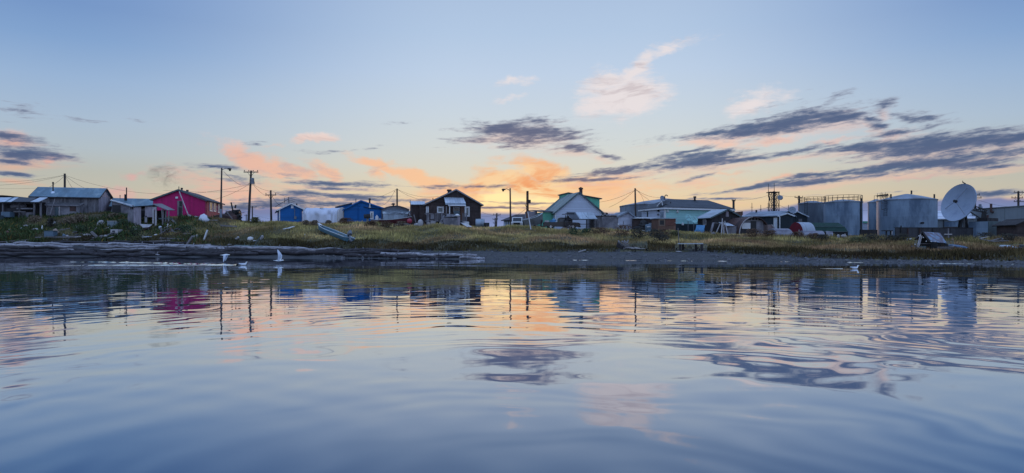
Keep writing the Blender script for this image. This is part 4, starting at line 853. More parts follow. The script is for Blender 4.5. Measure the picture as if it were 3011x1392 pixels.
# ---- white pickup facing the water
def truck(name, label, T, L, W, body, rimm, bed=True, group=None):
    """x along the truck from tail 0 to nose L, y across, z up."""
    root = thing(name, label, 'pickup truck', T(L / 2, 0, 0), 0, group)
    h0, h1, hb, hc = .55, .62, 1.12, 1.86; cab0, cab1 = L * .40, L * .68
    m = MB().prism([(0, .55), (L * .98, .48), (L, .75), (L * .99, 1.02), (L * .95, 1.10), (cab1 + .05, 1.16), (0, 1.16)], -W / 2, W / 2, lambda x, y, z: T(x, y, z))
    m.build('body', body, root, bevel=.04)
    MB().prism([(cab0 - .02, 1.14), (cab1 + .55, 1.14), (cab1 - .05, hc - .06), (cab1 - .3, hc), (cab0 + .15, hc), (cab0, hc - .1)], -W / 2 + .08, W / 2 - .08, lambda x, y, z: T(x, y, z)).build('cab', body, root, bevel=.05)
    for sgn in (-1, 1):
        y = sgn * (W / 2 - .075); MB().prism([(cab0 + .15, 1.22), (cab1 + .35, 1.22), (cab1 - .1, hc - .12), (cab0 + .22, hc - .12)], y, y + sgn * .02, lambda x, y, z: T(x, y, z)).build('side_window', M_glass, root)
    MB().slab(T(cab1 + .50, -W / 2 + .2, 1.20), T(cab1 + .50, W / 2 - .2, 1.20), T(cab1 + .0, W / 2 - .24, hc - .13), T(cab1 + .0, -W / 2 + .24, hc - .13), .03).build('windscreen', MAT('tinted_windscreen', (.03, .04, .05), .3, .2, spec=.25), root)
    MB().box(L - .03, L + .03, -W / 2 + .35, W / 2 - .35, .62, .98, T).build('grille', M_rubber, root); MB().box(L - .05, L + .12, -W / 2, W / 2, .42, .60, T).build('bumper', M_steel, root)
    for sgn in (-1, 1): MB().box(L - .03, L + .035, sgn * (W / 2 - .34), sgn * (W / 2 - .06), .72, .96, T).build('headlight', M_scrapw, root)
    if bed: MB().box(.15, cab0 - .12, -W / 2 + .15, W / 2 - .15, 1.155, 1.175, T).build('bed_floor', M_rubber, root)
    for x in (L * .19, L * .80):
        for sgn in (-1, 1):
            y = sgn * (W / 2 - .14); w_ = MB().tube(T(x, y - .13, .40), T(x, y + .13, .40), .43, .43, 20).build('wheel', M_rubber, root, smooth=40)
            q = MB(); ye = y + sgn * .14
            for k in range(5):
                a = 2 * math.pi * k / 5 + .3; q.beam(T(x, ye, .40), T(x + .27 * math.cos(a), ye, .40 + .27 * math.sin(a)), .11, .04)
            q.tube(T(x, ye - .02, .4), T(x, ye + .03, .4), .09, .09, 10).build('rim', rimm, w_)
            MB().lathe([(.28, 0)], 12, (0, 0, 0), False) if False else None
    return root
c = P(1520, 668, 102.6); tr = truck('pickup_truck', 'white pickup truck facing the water between the lamp post and the raised boat', frame((c.x + .25, c.y + 5.3, g(c.x, c.y) - .05), R(-93)), 5.3, 1.72, M_truckw, M_steel)
c = P(1598, 676, 104); tz = g(c.x + 2, c.y); tr = truck('pickup_truck', 'black pickup truck with bright alloy wheels in front of the white house', frame((c.x, c.y, tz - .02), R(2)), 5.5, 1.9, M_truckd, M_chrome)
Tt = frame((c.x, c.y, tz - .02), R(2)); tag(MB().box(1.0, 1.8, -.6, .5, 1.18, 1.5, Tt).lump(Tt(1.6, 0, 1.45), .35, .4, .25, 4).build('blue_tarp_load', M_bluetarp, smooth=30), 'blue tarp load in the bed of the black pickup truck', 'load')
tag(MB().box(.15, .75, -.95, -.2, 1.17, 1.42, Tt).build('white_crate', M_scrapw), 'white crate at the tail of the black pickup truck bed', 'crate')
# ---- aluminium skiff with raised bow, on a trailer
A = P(1535, 668, 105); B_ = P(1600, 640, 106.5); B_.z -= .85; ax = (B_ - A); L = ax.length; ax.normalize(); sd2 = ax.cross(V((0, 0, 1))).normalized(); upv = sd2.cross(ax)
Tb = lambda x, y, z: A + V((0, 0, -.05)) + ax * x - sd2 * y + upv * z
root = thing('aluminium_skiff', 'dull aluminium skiff with raised bow parked between white and black trucks', 'boat', A)
h, gw, _ = skiff_mesh(Tb, L * .96, 2.0, 1.2, .4, .05, stern=.9); h.build('hull', M_alu, root, smooth=35); gw.build('gunwale', M_gal, root)
root = thing('boat_trailer', 'rusty boat trailer under the raised aluminium skiff', 'trailer', P(1575, 674, 105.5))
z_ = g(*P(1575, 674, 105.5).xy)
MB().beam((X_(1540, 105.5), 105.2, z_ + .35), (X_(1605, 105.5), 105.2, z_ + .5), .12, .12).beam((X_(1540, 105.5), 106.4, z_ + .35), (X_(1605, 105.5), 106.4, z_ + .5), .12, .12).beam((X_(1572, 105.5), 105, z_ + .4), (X_(1572, 105.5), 106.6, z_ + .4), .12, .12).beam((X_(1590, 105.5), 105.8, z_ + .4), (X_(1594, 105.5), 105.8, z_ + 1.5), .2, .15).build('chassis', M_rust, root)
for yy in (104.9, 106.7): MB().tube((X_(1572, 105.5), yy - .12, z_ + .32), (X_(1572, 105.5), yy + .12, z_ + .32), .34, .34, 16).build('wheel', M_rubber, root, smooth=40)
tag(MB().beam(P(1552, 624, 106), hit(1561, 677, 95), .13, .13).build('leaning_pole', M_scrapw), 'pale pole leaning in front of the aluminium skiff and wooden utility pole', 'pole')
# ---- white gable house with mint side
s = site('white_house', 'steep white clapboard gable house with mint side wings and green-grey roof', 'house', 1633, 114, 1768, 116)
dep = 5.5; xa = s.u(1702); za = s.z(1702, 567.5); zl, zr = s.z(1633, 625), s.z(1768, 624)
gable_front(s, zl, zr, xa, za, dep, M_clap, M_greenroof, ov=.35, ovf=.3, t=.14, trim=M_shed)
MB().box(-.06, .1, -.05, .1, -.4, zl, s.w).build('corner_board', M_white, s.root)
# mint wing to the left, behind the gable, and the mint rear block with low roof at right
xw = s.u(1591, 1.2); MB().box(xw, -.01, 1.2, 6, -.5, s.z(1600, 625, 1.2), s.w).build('side_wing', M_mintg, s.root)
m = MB(); m.slab(s.w(xw - .4, .8, s.z(1590, 624, .8)), s.w(-.05, .8, s.z(1632, 624.5, .8)), s.w(-.05, 6.4, s.z(1632, 620.5, 6)), s.w(xw - .4, 6.4, s.z(1590, 620, 6)), .12); m.build('wing_roof', M_shake, s.root)
MB().box(xw - 1.5, xw, 3.5, 6, -.5, s.z(1580, 622, 3.5), s.w).build('rear_lobby', M_gable, s.root)
patch(s, 'wing_corner_board', 1589.5, 1592, 626, 650, M_white, y=1.2)
xr0, xr1 = xa + .1, s.u(1763, 5.6); T = s.w
MB().prism([(xr0, 1), (xr1, 1), (xr1, s.z(1763, 586, 5.6)), (xr0, s.z(1705, 570, 5.6))], 5.6, 11, T).build('rear_block', M_mintg, s.root)
m = MB(); rslab(m, T, (xr1 + .35, s.z(1766, 586.5, 5.6)), (xr0 - .2, s.z(1702, 569.5, 5.6)), 5.2, 11.3, .14); m.build('rear_roof', M_shake, s.root)
MB().slab(s.w(s.u(1601, 5.5) - .3, 5.5, s.z(1600, 624, 5.5)), s.w(0, 5.5, zl), s.w(xa, 5.5, za), s.w(s.u(1655, 11), 11, s.z(1655, 576, 11)), .12).build('rear_roof_slope', M_greenroof, s.root)
stovepipe(s, 1708, 555, 573, 5.9, .3, M_rust); stovepipe(s, 1707.5, 553, 560, 5.9, .14)
# ---- dish left of it
dish('small_dish', 'grey satellite dish seen between the wooden pole and the mint wing', P(1573, 632, 118), .62, R(-70), R(20), M_tankd, foot=g(*P(1573, 660, 118).xy))
# ---- drying rack with slanting tin sheets
s = site('drying_rack', 'open timber drying rack roofed with three slanting grey tin sheets', 'rack', 1662, 102, 1752, 102)
for i, (a, b, mt) in enumerate(((1672, 1697, M_shake), (1698, 1722, M_tin), (1722.5, 1750, M_tin))):
    MB().slab(s.w(s.u(a) + .35, -.9, s.z(a, 646)), s.w(s.u(b) + .25, -.9, s.z(b, 645.5 + .3 * i)), s.w(s.u(b) - .2, 1.6, s.z(b, 628.5 + i * .6) + .25), s.w(s.u(a) - .2, 1.6, s.z(a, 628 + i * .6) + .25), .06).build('roof_sheet', mt, s.root)
for p in (1666, 1681, 1728, 1737, 1745): 
    for yy in (-.6, 1.4): MB().box(s.u(p) - .08, s.u(p) + .08, yy, yy + .15, -.5, s.z(p, 646 if yy < 0 else 632), s.w).build('post', M_darkw, s.root)
for z_ in (660, 646.5): MB().box(s.u(1664), s.u(1748), -.7, -.6, s.z(1700, z_ + 1), s.z(1700, z_ - .8), s.w).build('rail', M_darkw, s.root)
for q, r_, z_ in ((1654, 1672, 630), (1654, 1670, 641), (1664, 1690, 628)): MB().beam(s.w(s.u(q), .8, s.z(q, z_)), s.w(s.u(r_), .8, s.z(r_, z_ - .5)), .12, .1).build('purlin', M_darkw, s.root)
MB().prism([(s.u(1665), s.z(1665, 646)), (s.u(1680), s.z(1680, 646)), (s.u(1669), s.z(1669, 630))], .2, .28, s.w).build('end_board', M_darkw, s.root)
s = site('sledge', 'broken wooden sledge lying at the left foot of the drying rack', 'sledge', 1654, 100, 1686, 100)
for a, b, c_, d_ in ((1655, 668, 1684, 672), (1656, 674, 1682, 665), (1658, 677, 1686, 676), (1654, 671, 1660, 681), (1674, 664, 1678, 679)): MB().beam(P(a, b, 100), P(c_, d_, 100.6), .16, .14).build('slat', M_rust if a % 2 else M_board, s.root)
# ---- grey board sheds right of the rack
s = site('board_shed', 'flat-topped weathered board shed between drying rack and small white shed', 'shed', 1747, 103.5, 1818, 104)
MB().box(0, s.L, 0, 3, -.6, s.z(1780, 636.5), s.w).build('wall', M_greyb, s.root); MB().box(-.1, s.L + .05, -.12, 3.1, s.z(1780, 636.4), s.z(1780, 634.8), s.w).build('roof', M_darkw, s.root); patch(s, 'front_panel', 1769, 1815, 638, 682, M_greyw, t=.06)
s = site('white_shed', 'small white panelled shed with grey gable roof and pipe by its left corner', 'shed', 1818, 104, 1861, 104.6)
gable_front(s, s.z(1820, 637), s.z(1861, 636), s.u(1845), s.z(1845, 624), 4, MAT('scuffed_white_panels', (.42, .44, .53), .8, .12, (1, 1, 1), stripes=(2, .55, .4, .05), stain=(.24, .23, .3), stainamt=.4), M_tankd, ov=.35, ovf=.25, t=.1, trim=M_tankd)
MB().slab(s.w(s.u(1803), -.2, s.z(1803, 634)), s.w(-.2, -.2, s.z(1818, 634)), s.w(.4, 4, s.z(1830, 629)), s.w(s.u(1812), 4, s.z(1812, 630.5)), .1).build('side_roof', M_gable, s.root)
MB().box(s.u(1815.5), s.u(1819.5), -.2, -.05, s.z(1818, 672), s.z(1818, 657), s.w).build('electric_box', M_white, s.root)
patch(s, 'mark', 1832, 1834, 651, 660, M_steel, t=.03)
# white things over the board shed: far frames
s = site('distant_gantry', 'small pale truss and frames far behind the board shed', 'frame', 1768, 150, 1812, 150)
m = MB()
for a, b, c_, d_ in ((1768, 636, 1773, 627), (1773, 627, 1785, 627), (1785, 627, 1791, 636), (1773, 627, 1779, 636), (1779, 636, 1785, 627), (1768, 636, 1791, 636)): m.beam(P(a, b, 150), P(c_, d_, 150), .2, .2)
m.build('truss', M_black, s.root); MB().box(s.u(1768), s.u(1795), .5, .7, s.z(1780, 650), s.z(1780, 629), s.w).build('screen', M_white, s.root)
tag(MB().box(X_(1795, 150), X_(1808, 150), 149, 150, 3, P(0, 629, 149).z).build('water_tote', M_white), 'white container behind the board shed right of the pale truss', 'container')
# ---- big old tank behind
def tank(name, label, pl, pr, Y, pt, mat, cone=.0, group=None, base=None, rail=False, segs=64):
    cx = X_((pl + pr) / 2, Y); r = (pr - pl) / 2 / F * Y * math.cos(math.atan(((pl + pr) / 2 - HX) / F)) ** .8
    z0 = (g(cx, Y) if base is None else base); z1 = P(0, pt, Y - r).z
    root = thing(name, label, 'storage tank', (cx, Y, z0), 0, group)
    MB().lathe([(r, -.6), (r, z1 - z0)], segs, (cx, Y, z0), cap=False).build('shell', mat, root, smooth=60)
    MB().lathe([(r + .08, z1 - z0 - .12), (r + .1, z1 - z0 + .04), (r * .5, z1 - z0 + cone * .62), (.25, z1 - z0 + cone), (.01, z1 - z0 + cone)], segs, (cx, Y, z0), cap=False).build('roof', M_tankd, root, smooth=40)
    if rail:
        m = MB(); n = rail
        for i in range(n):
            a = 2 * math.pi * i / n; p = V((cx + math.cos(a) * r * .99, Y + math.sin(a) * r * .99, z1)); b = 2 * math.pi * (i + 1) / n; q = V((cx + math.cos(b) * r * .99, Y + math.sin(b) * r * .99, z1))
            m.tube(p, p + V((0, 0, 1.1)), .035, None, 5)
            for j in range(3):
                a0 = a + (b - a) * j / 3; a1 = a + (b - a) * (j + 1) / 3
                for hh in (1.1, .6): m.tube((cx + math.cos(a0) * r * .99, Y + math.sin(a0) * r * .99, z1 + hh), (cx + math.cos(a1) * r * .99, Y + math.sin(a1) * r * .99, z1 + hh), .035, None, 5)
        m.build('guard_rail', M_black, root)
    return root, cx, r, z0, z1
def tank_ladder(root, cx, Y, r, z0, z1, px, zb, cage=True, wdt=.5):
    k = (px - HX) / F; # ray hits the near side of the shell
    A_ = 1 + k * k; B2 = -2 * (k * cx + Y); C_ = cx * cx + Y * Y - r * r; yy = (-B2 - math.sqrt(max(0, B2 * B2 - 4 * A_ * C_))) / (2 * A_); c = V((k * yy, yy, 0)); nrm = (c - V((cx, Y, 0))).normalized(); sdv = V((-nrm.y, nrm.x, 0)); c += nrm * .2
    m = MB()
    for sg in (-1, 1): m.tube(c + sdv * sg * wdt / 2 + V((0, 0, zb)), c + sdv * sg * wdt / 2 + V((0, 0, z1 + 1.1)), .035, None, 5)
    z = zb + .2
    while z < z1 + 1: m.tube(c - sdv * wdt / 2 + V((0, 0, z)), c + sdv * wdt / 2 + V((0, 0, z)), .025, None, 5); z += .4
    m.build('ladder', M_black, root)
    if cage:
        q = MB(); z = zb + 1.2
        pts = [(-.5, 0), (-.45, .5), (0, .8), (.45, .5), (.5, 0)]
        while z < z1 + 1.2:
            for (a, b), (a2, b2) in zip(pts[:-1], pts[1:]): q.tube(c + sdv * a + nrm * b + V((0, 0, z)), c + sdv * a2 + nrm * b2 + V((0, 0, z)), .03, None, 5)
            z += 1.1
        for a, b in pts[1:4]: q.tube(c + sdv * a + nrm * b + V((0, 0, zb + 1.2)), c + sdv * a + nrm * b + V((0, 0, z1 + 1.3)), .025, None, 5)
        q.build('ladder_cage', M_black, root)
tk = tank('storage_tank', 'wide old grey tank with shallow cone roof rising behind the mint building', 1821, 2094, 140, 598.5, M_tankd, cone=1.6)
# ================================================================ right side: mint building, shacks, tanks, big dish, warehouse
s = site('mint_building', 'pale mint sided building with hipped grey roof and white eaves', 'building', 1955, 108, 2150, 113.2)
D = 6.4; ze = s.z(1955, 611.5); L = s.L; ov = .45
MB().box(0, L, 0, D, -.6, ze, s.w).build('wall', M_mint, s.root); MB().box(-.02, L, -.03, D, -.6, s.z(1990, 658.5), s.w).build('skirting', M_slate, s.root)
lf = s.left(D); MB().box(.02, D - .02, -.05, -.004, s.z(1955, 659), ze - .02, lf.w).build('side_siding', M_clap, s.root); MB().box(-.07, .12, -.07, .12, -.3, ze, s.w).build('corner_board', M_white, s.root)
rl, rr2 = s.u(1964, D / 2), s.u(2082, D / 2); zr = s.z(2000, 586.5, D / 2)
c = [s.w(-ov, -ov, ze + .12), s.w(L + ov, -ov, ze + .12), s.w(L + ov, D + ov, ze + .12), s.w(-ov, D + ov, ze + .12), s.w(rl, D / 2, zr), s.w(rr2, D / 2, zr)]
c2 = [V(q) - V((0, 0, .1)) for q in c[:4]]
MB().add(c + c2, [(0, 1, 5, 4), (1, 2, 5), (2, 3, 4, 5), (3, 0, 4), (9, 8, 7, 6), (0, 6, 7, 1), (1, 7, 8, 2), (2, 8, 9, 3), (3, 9, 6, 0)]).build('roof', M_shake, s.root)
m = MB()
for a, b in ((c2[0], c2[1]), (c2[3], c2[0])): m.beam(V(a) - V((0, 0, .14)), V(b) - V((0, 0, .14)), .05, .24)
m.build('fascia', M_white, s.root); MB().box(-ov + .03, L + ov - .03, -ov + .03, D + ov - .03, ze + .0, ze + .015, s.w).build('soffit', M_white, s.root)
e0, e1, e2 = lf.w(lf.u(1938), -.4, lf.z(1938, 607)), lf.w(lf.u(1954) , -.4, lf.z(1954, 605)), lf.w(lf.u(1949), -.2, lf.z(1949, 592))
MB().add([e0, e1, e2, e0 + s.d * .15, e1 + s.d * .15, e2 + s.d * 1.5], [(0, 1, 2), (3, 5, 4), (0, 2, 5, 3), (1, 4, 5, 2), (0, 3, 4, 1)]).build('porch_gable', M_shake, s.root); MB().beam(e0, e2, .06, .14).beam(e2, e1, .06, .14).build('porch_trim', M_white, s.root)
patch(lf, 'door', 1943, 1951, 624, 642, M_tin, t=.12, y=-.05); patch(lf, 'narrow_window', 1902.5, 1906, 622, 638, M_glass, t=.03, y=-.05); patch(lf, 'meter', 1935, 1939, 629, 634, M_steel, t=.2, y=-.05); MB().lump(lf.w(lf.u(1939), -.25, lf.z(1939, 620)), .22, .2, .2, 2).build('flood_lamp', M_black, s.root)
for px, py in ((1962, 621), (1991, 622.5)): MB().lathe([(.02, .24), (.16, .16), (.2, -.2), (.02, -.22)], 12, s.w(s.u(px), -.1, s.z(px, py))).build('wall_lamp', M_white, s.root, smooth=True)
MB().lathe([(.02, .2), (.16, .12), (.2, -.2), (.02, -.22)], 12, s.w(s.u(2006), -.12, s.z(2006, 659))).build('vent_cap', M_white, s.root)
stovepipe(s, 2043, 580, 594, D / 2 - .6, .17, cap=True)
hx = s.w(s.u(1955, 2.6), 2.6, s.z(1955, 596, 2.6)); m = MB().tube(hx, hx + V((0, 0, 1.0)), .07); pp = [hx + V((0, 0, 1.0)) + V((.22 - .22 * math.cos(a), 0, .22 * math.sin(a))) for a in [math.pi * i / 6 for i in range(7)]]
for a, b in zip(pp[:-1], pp[1:]): m.tube(a, b, .07)
m.build('gooseneck_vent', M_black, s.root, smooth=40); stovepipe(s, 1972, 594, 604, 1.2, .08, cap=False)
dish('roof_dish', 'small grey dish standing on the left ridge of the mint building', P(1949, 584, 111), .5, R(20), R(20), M_tankd, foot=P(1949, 597, 111).z)
dish('wall_dish', 'upper left of the twin pale dishes before the mint building wall', P(2024.5, 640, 105), .53, R(12), R(18), M_mint, group='twin dishes by the mint building', foot=g(*P(2024, 660, 105).xy))
dish('wall_dish', 'lower right of the twin pale dishes before the mint building wall', P(2041.5, 645, 103.5), .58, R(16), R(18), M_mint, group='twin dishes by the mint building', foot=g(*P(2041, 660, 103).xy))
# low brown sheds before it
s = site('low_brown_shed', 'long low dark brown shed with white roof edge between white shed and mint building', 'shed', 1862, 103.5, 1938, 103.5)
MB().box(0, s.L, 0, 2.6, -.6, s.z(1900, 642.5), s.w).build('wall', M_shingle, s.root); MB().slab(s.w(-.1, -.3, s.z(1900, 643.2)), s.w(s.L + .1, -.3, s.z(1936, 643.8)), s.w(s.L + .1, 2.8, s.z(1936, 640)), s.w(-.1, 2.8, s.z(1862, 639.5)), .1).build('roof', M_tinlight, s.root)
patch(s, 'metal_panel', 1907, 1921, 656, 676, M_tin, t=.05); MB().lump(s.w(s.u(1891), -.5, s.z(1891, 664)), .9, .3, .6, 4, .35).build('hanging_nets', M_black, s.root)
s = site('plywood_shed', 'brown plywood shed with a square dark opening', 'shed', 1934, 100, 1987, 100.5)
MB().box(0, s.L, 0, 2.4, -.6, s.z(1960, 644), s.w).build('wall', M_ply, s.root); MB().box(-.15, s.L + .1, -.2, 2.6, s.z(1960, 644) + .01, s.z(1960, 641.8), s.w).build('roof', M_tin, s.root)
window(s, 1936.5, 1955.5, 645, 665, MAT('raw_timber_frame', (.19, .13, .10), .8, .2), M_black, .17); patch(s, 'upper_board', 1956.5, 1986, 644.5, 663.5, MAT('red_brown_board', (.13, .055, .042), .85, .2), t=.05)
tag(MB().beam(P(1984, 655, 99.5), P(1992, 651, 99.5), .06, .06).build('sign_arm', M_scrapw), 'short pale arm sticking out of the plywood shed corner', 'arm')
c = P(1905.5, 690, 97); c.z = g(c.x, c.y); root = thing('steel_barrel', 'grey steel barrel with a pale mark in the shrubs before the low brown shed', 'barrel', c)
MB().lathe([(.01, -.1), (.42, -.1), (.44, .25), (.42, .3), (.42, .6), (.44, .65), (.42, 1.0), (.40, 1.02), (.3, 1.18), (.01, 1.2)], 20, c).build('drum', M_tote, root, smooth=40); MB().tube(c + V((-.25, -.43, .82)), c + V((.25, -.43, .82)), .05).build('pale_mark', M_white, root)
for px, py, a_, sd in ((1882, 674, .9, 1), (1870, 680, .5, 2)): pass
tag(MB().lump(P(1870, 676, 101.5), .7, .5, .45, 31, .4).lump(P(1886, 677, 101.5), .8, .5, .5, 33, .4).build('scrap_pile', M_rubber), 'black scrap pile at the foot of the low brown shed', 'scrap')
tag(MB().box(X_(1888, 100), X_(1894, 100), 99.8, 100.1, P(0, 680, 100).z, P(0, 677, 100).z).build('white_plank', M_white), 'short white plank end showing left of the grey steel barrel', 'plank')
# dark open shack with tin roof
s = site('dark_shack', 'dark timber shack with pale tin roof slope right of the mint building', 'shack', 2091, 103, 2176, 105)
D = 3.3; gable_front(s, s.z(2091, 640), s.z(2176, 640), s.u(2137), s.z(2137, 617.5), D, M_darkw, M_tin, ov=.35, ovf=.35, t=.1, trim=M_shed)
patch(s, 'gable_patch', 2134, 2142, 621, 638, M_gable, t=.05); lf = s.left(D)
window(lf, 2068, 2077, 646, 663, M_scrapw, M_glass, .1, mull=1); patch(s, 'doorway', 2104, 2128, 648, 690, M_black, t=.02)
tag(MB().slab(P(2048, 662, 101.6), P(2073, 663, 101.6), P(2069, 683, 100.8), P(2044, 683, 100.8), .1).lump(P(2058, 683, 100.6), .75, .5, .6, 7, .15).slab(P(2044, 676, 100.7), P(2049, 676, 100.7), P(2043, 688, 100.2), P(2038, 688, 100.2), .06).build('blue_tarp', M_bluetarp), 'crumpled blue tarpaulin heap before the dark shack', 'tarpaulin')
tag(MB().beam(P(2074, 685, 101), P(2081, 690, 100), .12, .06).build('plank', M_scrapw), 'short pale plank on the ground right of the blue tarpaulin', 'plank')
# fish drying tripod
root = thing('pole_tripod', 'tall tripod of bleached white poles before the dark shack', 'tripod', hit(2123, 692))
for a, b, c_, d_, y0, y1 in ((2124, 643, 2121, 694, 98.2, 97.0), (2119, 655, 2104, 690, 98.2, 98.2), (2131, 650, 2140, 690, 98.3, 97.6), (2125, 652, 2128, 693, 98.4, 98.0), (2128, 656, 2131, 688, 98.6, 99.2)): MB().tube(P(a, b, y0), P(c_, d_, y1), .065, .09, 8).build('pole', M_scrapw, root, smooth=40)
root = thing('tin_canopy', 'pale tin sheet canopy propped up behind the white tripod', 'canopy', P(2130, 690, 101))
MB().slab(P(2113, 654, 101), P(2141, 656, 102), P(2160, 664, 100.6), P(2138, 664, 99.8), .05).build('sheet', M_tinlight, root); MB().box(X_(2139, 100.5), X_(2166, 100.5), 100.6, 100.8, P(0, 700, 100.6).z, P(0, 666, 100.6).z).build('side_wall', M_greyw, root)
MB().beam(P(2098, 655, 101), P(2090, 684, 100.5), .35, .08).beam(P(2101, 656, 101.4), P(2113, 657, 101.4), .2, .1).build('prop', M_greyb, root)
tag(MB().lump(hit(2098, 692) + V((0, 0, .15)), .35, .3, .3, 41, .3).build('stone', M_board), 'grey lump in the grass left of the white tripod', 'stone')
# rusty quonset hut
s = site('quonset_hut', 'rusty half-round quonset hut with patched open front and white panel', 'hut', 2170, 100.5, 2259, 102.5)
H = s.z(2210, 637); L = s.L; D = 6
def arcpts(r_, n=20): return [(L / 2 - (L / 2 + r_) * math.cos(math.pi * i / n), -.1 + (H + r_) * math.sin(math.pi * i / n) ** .85) for i in range(n + 1)]
MB().prism(arcpts(-.06), .12, .2, s.w).build('front_wall', M_darkw, s.root)
o_, i_ = arcpts(.06), arcpts(-.05); m = MB()
m.loft([[s.w(x, -.35, z) for x, z in o_], [s.w(x, D, z) for x, z in o_], [s.w(x, D, z) for x, z in i_], [s.w(x, -.35, z) for x, z in i_], [s.w(x, -.35, z) for x, z in o_]], cap=False, closed=False); m.build('shell', M_rust, s.root, smooth=50)
m = MB()
for a, b in list(zip(o_[:-1], o_[1:]))[:9]: m.tube(s.w(a[0], -.37, a[1]), s.w(b[0], -.37, b[1]), .07, None, 6)
m.build('pale_rim', M_scrapw, s.root)
patch(s, 'white_panel', 2181, 2206, 656, 673.5, M_white, y=.1, t=.06); patch(s, 'left_boards', 2182, 2206, 650, 656, M_greyw, y=.1); patch(s, 'doorway', 2207, 2223, 651, 685, M_black, y=.11, t=.02); patch(s, 'header', 2186, 2246, 648.5, 650.8, M_board, y=.1, t=.1)
patch(s, 'right_boards', 2223.5, 2243, 651, 700, M_greyw, y=.1, t=.05); patch(s, 'right_boards', 2243, 2254, 661, 700, M_greyw, y=.1, t=.05)
for p in (2198, 2207.5, 2218, 2227): patch(s, 'stud', p, p + 1.6, 639 if p < 2220 else 641, 649, M_board, y=.1, t=.08)
s = site('ramp_box', 'small brown board ramp box between quonset hut and dark building', 'ramp', 2257, 101.5, 2280, 102)
MB().prism([(0, -.4), (s.L, -.4), (s.L, s.z(2278, 676)), (s.L * .55, s.z(2268, 661)), (0, s.z(2258, 662))], 0, 1.2, s.w).build('side_panel', MAT('worn_ramp_board', (.17, .125, .12), .85, .2), s.root); MB().beam(s.w(s.L * .5, -.05, s.z(2268, 661)), s.w(s.L * 1.05, -.05, s.z(2280, 676)), .1, .12).build('edge_rail', M_scrapw, s.root); patch(s, 'white_step', 2257, 2266, 677, 681, M_white, t=.2)
# dark building with white door and dish
s = site('dark_building', 'slate-dark building with white door, white downpipe and low grey roof', 'building', 2186, 119, 2292, 115)
gable_side(s, s.z(2240, 637), 4.2, s.z(2300, 623, 4.2), s.z(2290, 634), 8, M_slate, M_tankd, ov=.4, ove=.2)
s2 = Face(s.w(s.L - .1, -.25, 0), (s.w(s.L - .1, 0, 0) * 0 + V((X_(2331, 115.6) - X_(2292, 115), .6, 0)).normalized()), V((0, 1, 0)), 2.6, s.root); s2.n = V((-s2.d.y, s2.d.x, 0))
x1 = s2.u(2331); gable_front(s2, s2.z(2292, 636.5), s2.z(2330, 636), s2.u(2313), s2.z(2313, 629), 6, M_slate, M_tank, ov=.25, ovf=.2, t=.1, x0=0, x1=x1, trim=M_tinlight)
s3 = Face(V((X_(2333, 121), 121, s.z0)), V((1, .25, 0)).normalized(), V((-.25, 1, 0)).normalized(), 3, s.root)
gable_front(s3, s3.z(2335, 629), s3.z(2373, 637.5), s3.u(2342), s3.z(2342, 623.5), 5, M_slate, M_tank, ov=.25, ovf=.2, t=.1, x0=-.3, x1=s3.u(2373), trim=M_tinlight)
patch(s3, 'pale_window', 2348, 2358, 644, 656, M_greyw, t=.05)
window(s, 2275, 2286.5, 640.5, 674, M_white, M_tinlight, .12, name='door')
MB().tube(s.w(s.u(2289), -.5, s.z(2289, 635.5)), s.w(s.u(2296), -.5, s.z(2296, 638)), .07).tube(s.w(s.u(2296), -.5, s.z(2296, 638)), s.w(s.u(2296), -.5, s.z(2296, 674)), .08).build('downpipe', M_white, s.root, smooth=40)
dish('roof_dish', 'grey satellite dish above the dark building next to the first fuel tank', P(2330, 617.5, 117), .62, R(-8), R(22), M_tankd, foot=P(2330, 633, 117).z)
tag(MB().box(X_(2170, 150), X_(2182, 150), 150, 152, P(0, 640, 150).z, P(0, 623, 150).z).box(X_(2181.5, 149.9), X_(2184, 149.9), 149.8, 152.1, P(0, 633, 150).z, P(0, 622, 150).z).build('freight_container', M_ply), 'brown and pale container showing over the roof between dark shack and dark building', 'container')
# lattice antenna tower
bz = g(X_(2273, 124), 124); root = thing('antenna_tower', 'lattice antenna tower with round drum antenna behind the dark building', 'tower', (X_(2273, 124), 124, bz))
zt = P(0, 567, 124).z; cs = [(X_(2266, 124), 123.4), (X_(2287, 124), 123.4), (X_(2287, 124), 124.8), (X_(2266, 124), 124.8)]; m = MB()
for x, y in cs: m.tube((x, y, bz - .2), (x, y, zt), .07, None, 6)
for k in range(7):
    z0 = bz + (zt - bz) * k / 7; z1 = bz + (zt - bz) * (k + 1) / 7
    for i in range(4): a, b = cs[i], cs[(i + 1) % 4]; m.tube((*a, z0), (*b, z1), .03, None, 4).tube((*b, z0), (*a, z1), .03, None, 4).tube((*a, z1), (*b, z1), .04, None, 4)
m.build('lattice', M_black, root); MB().tube((X_(2276, 124), 124, bz), (X_(2276, 124), 124, P(0, 563, 124).z), .25, .22, 8).build('mast', M_black, root)
MB().box(X_(2259, 124), X_(2288, 124), 123.2, 125, zt, zt + .12).build('platform', M_black, root)
for px, py0, py1 in ((2276.5, 538, 566), (2259.5, 541, 581), (2281, 566, 575), (2263, 578, 590)): MB().tube(P(px, py1, 124), P(px, py0, 124), .06 if py1 < 585 else .15, .035, 6).build('whip_antenna', M_black, root)
MB().beam(P(2259, 575, 124), P(2266, 573, 124), .08, .08).build('antenna_bracket', M_black, root)
c = P(2293.5, 581.5, 123.6); MB().tube(c + V((.3, .45, 0)), c + V((-.2, -.35, 0)), .42, .42, 20).build('drum_antenna', M_tankd, root, smooth=40)
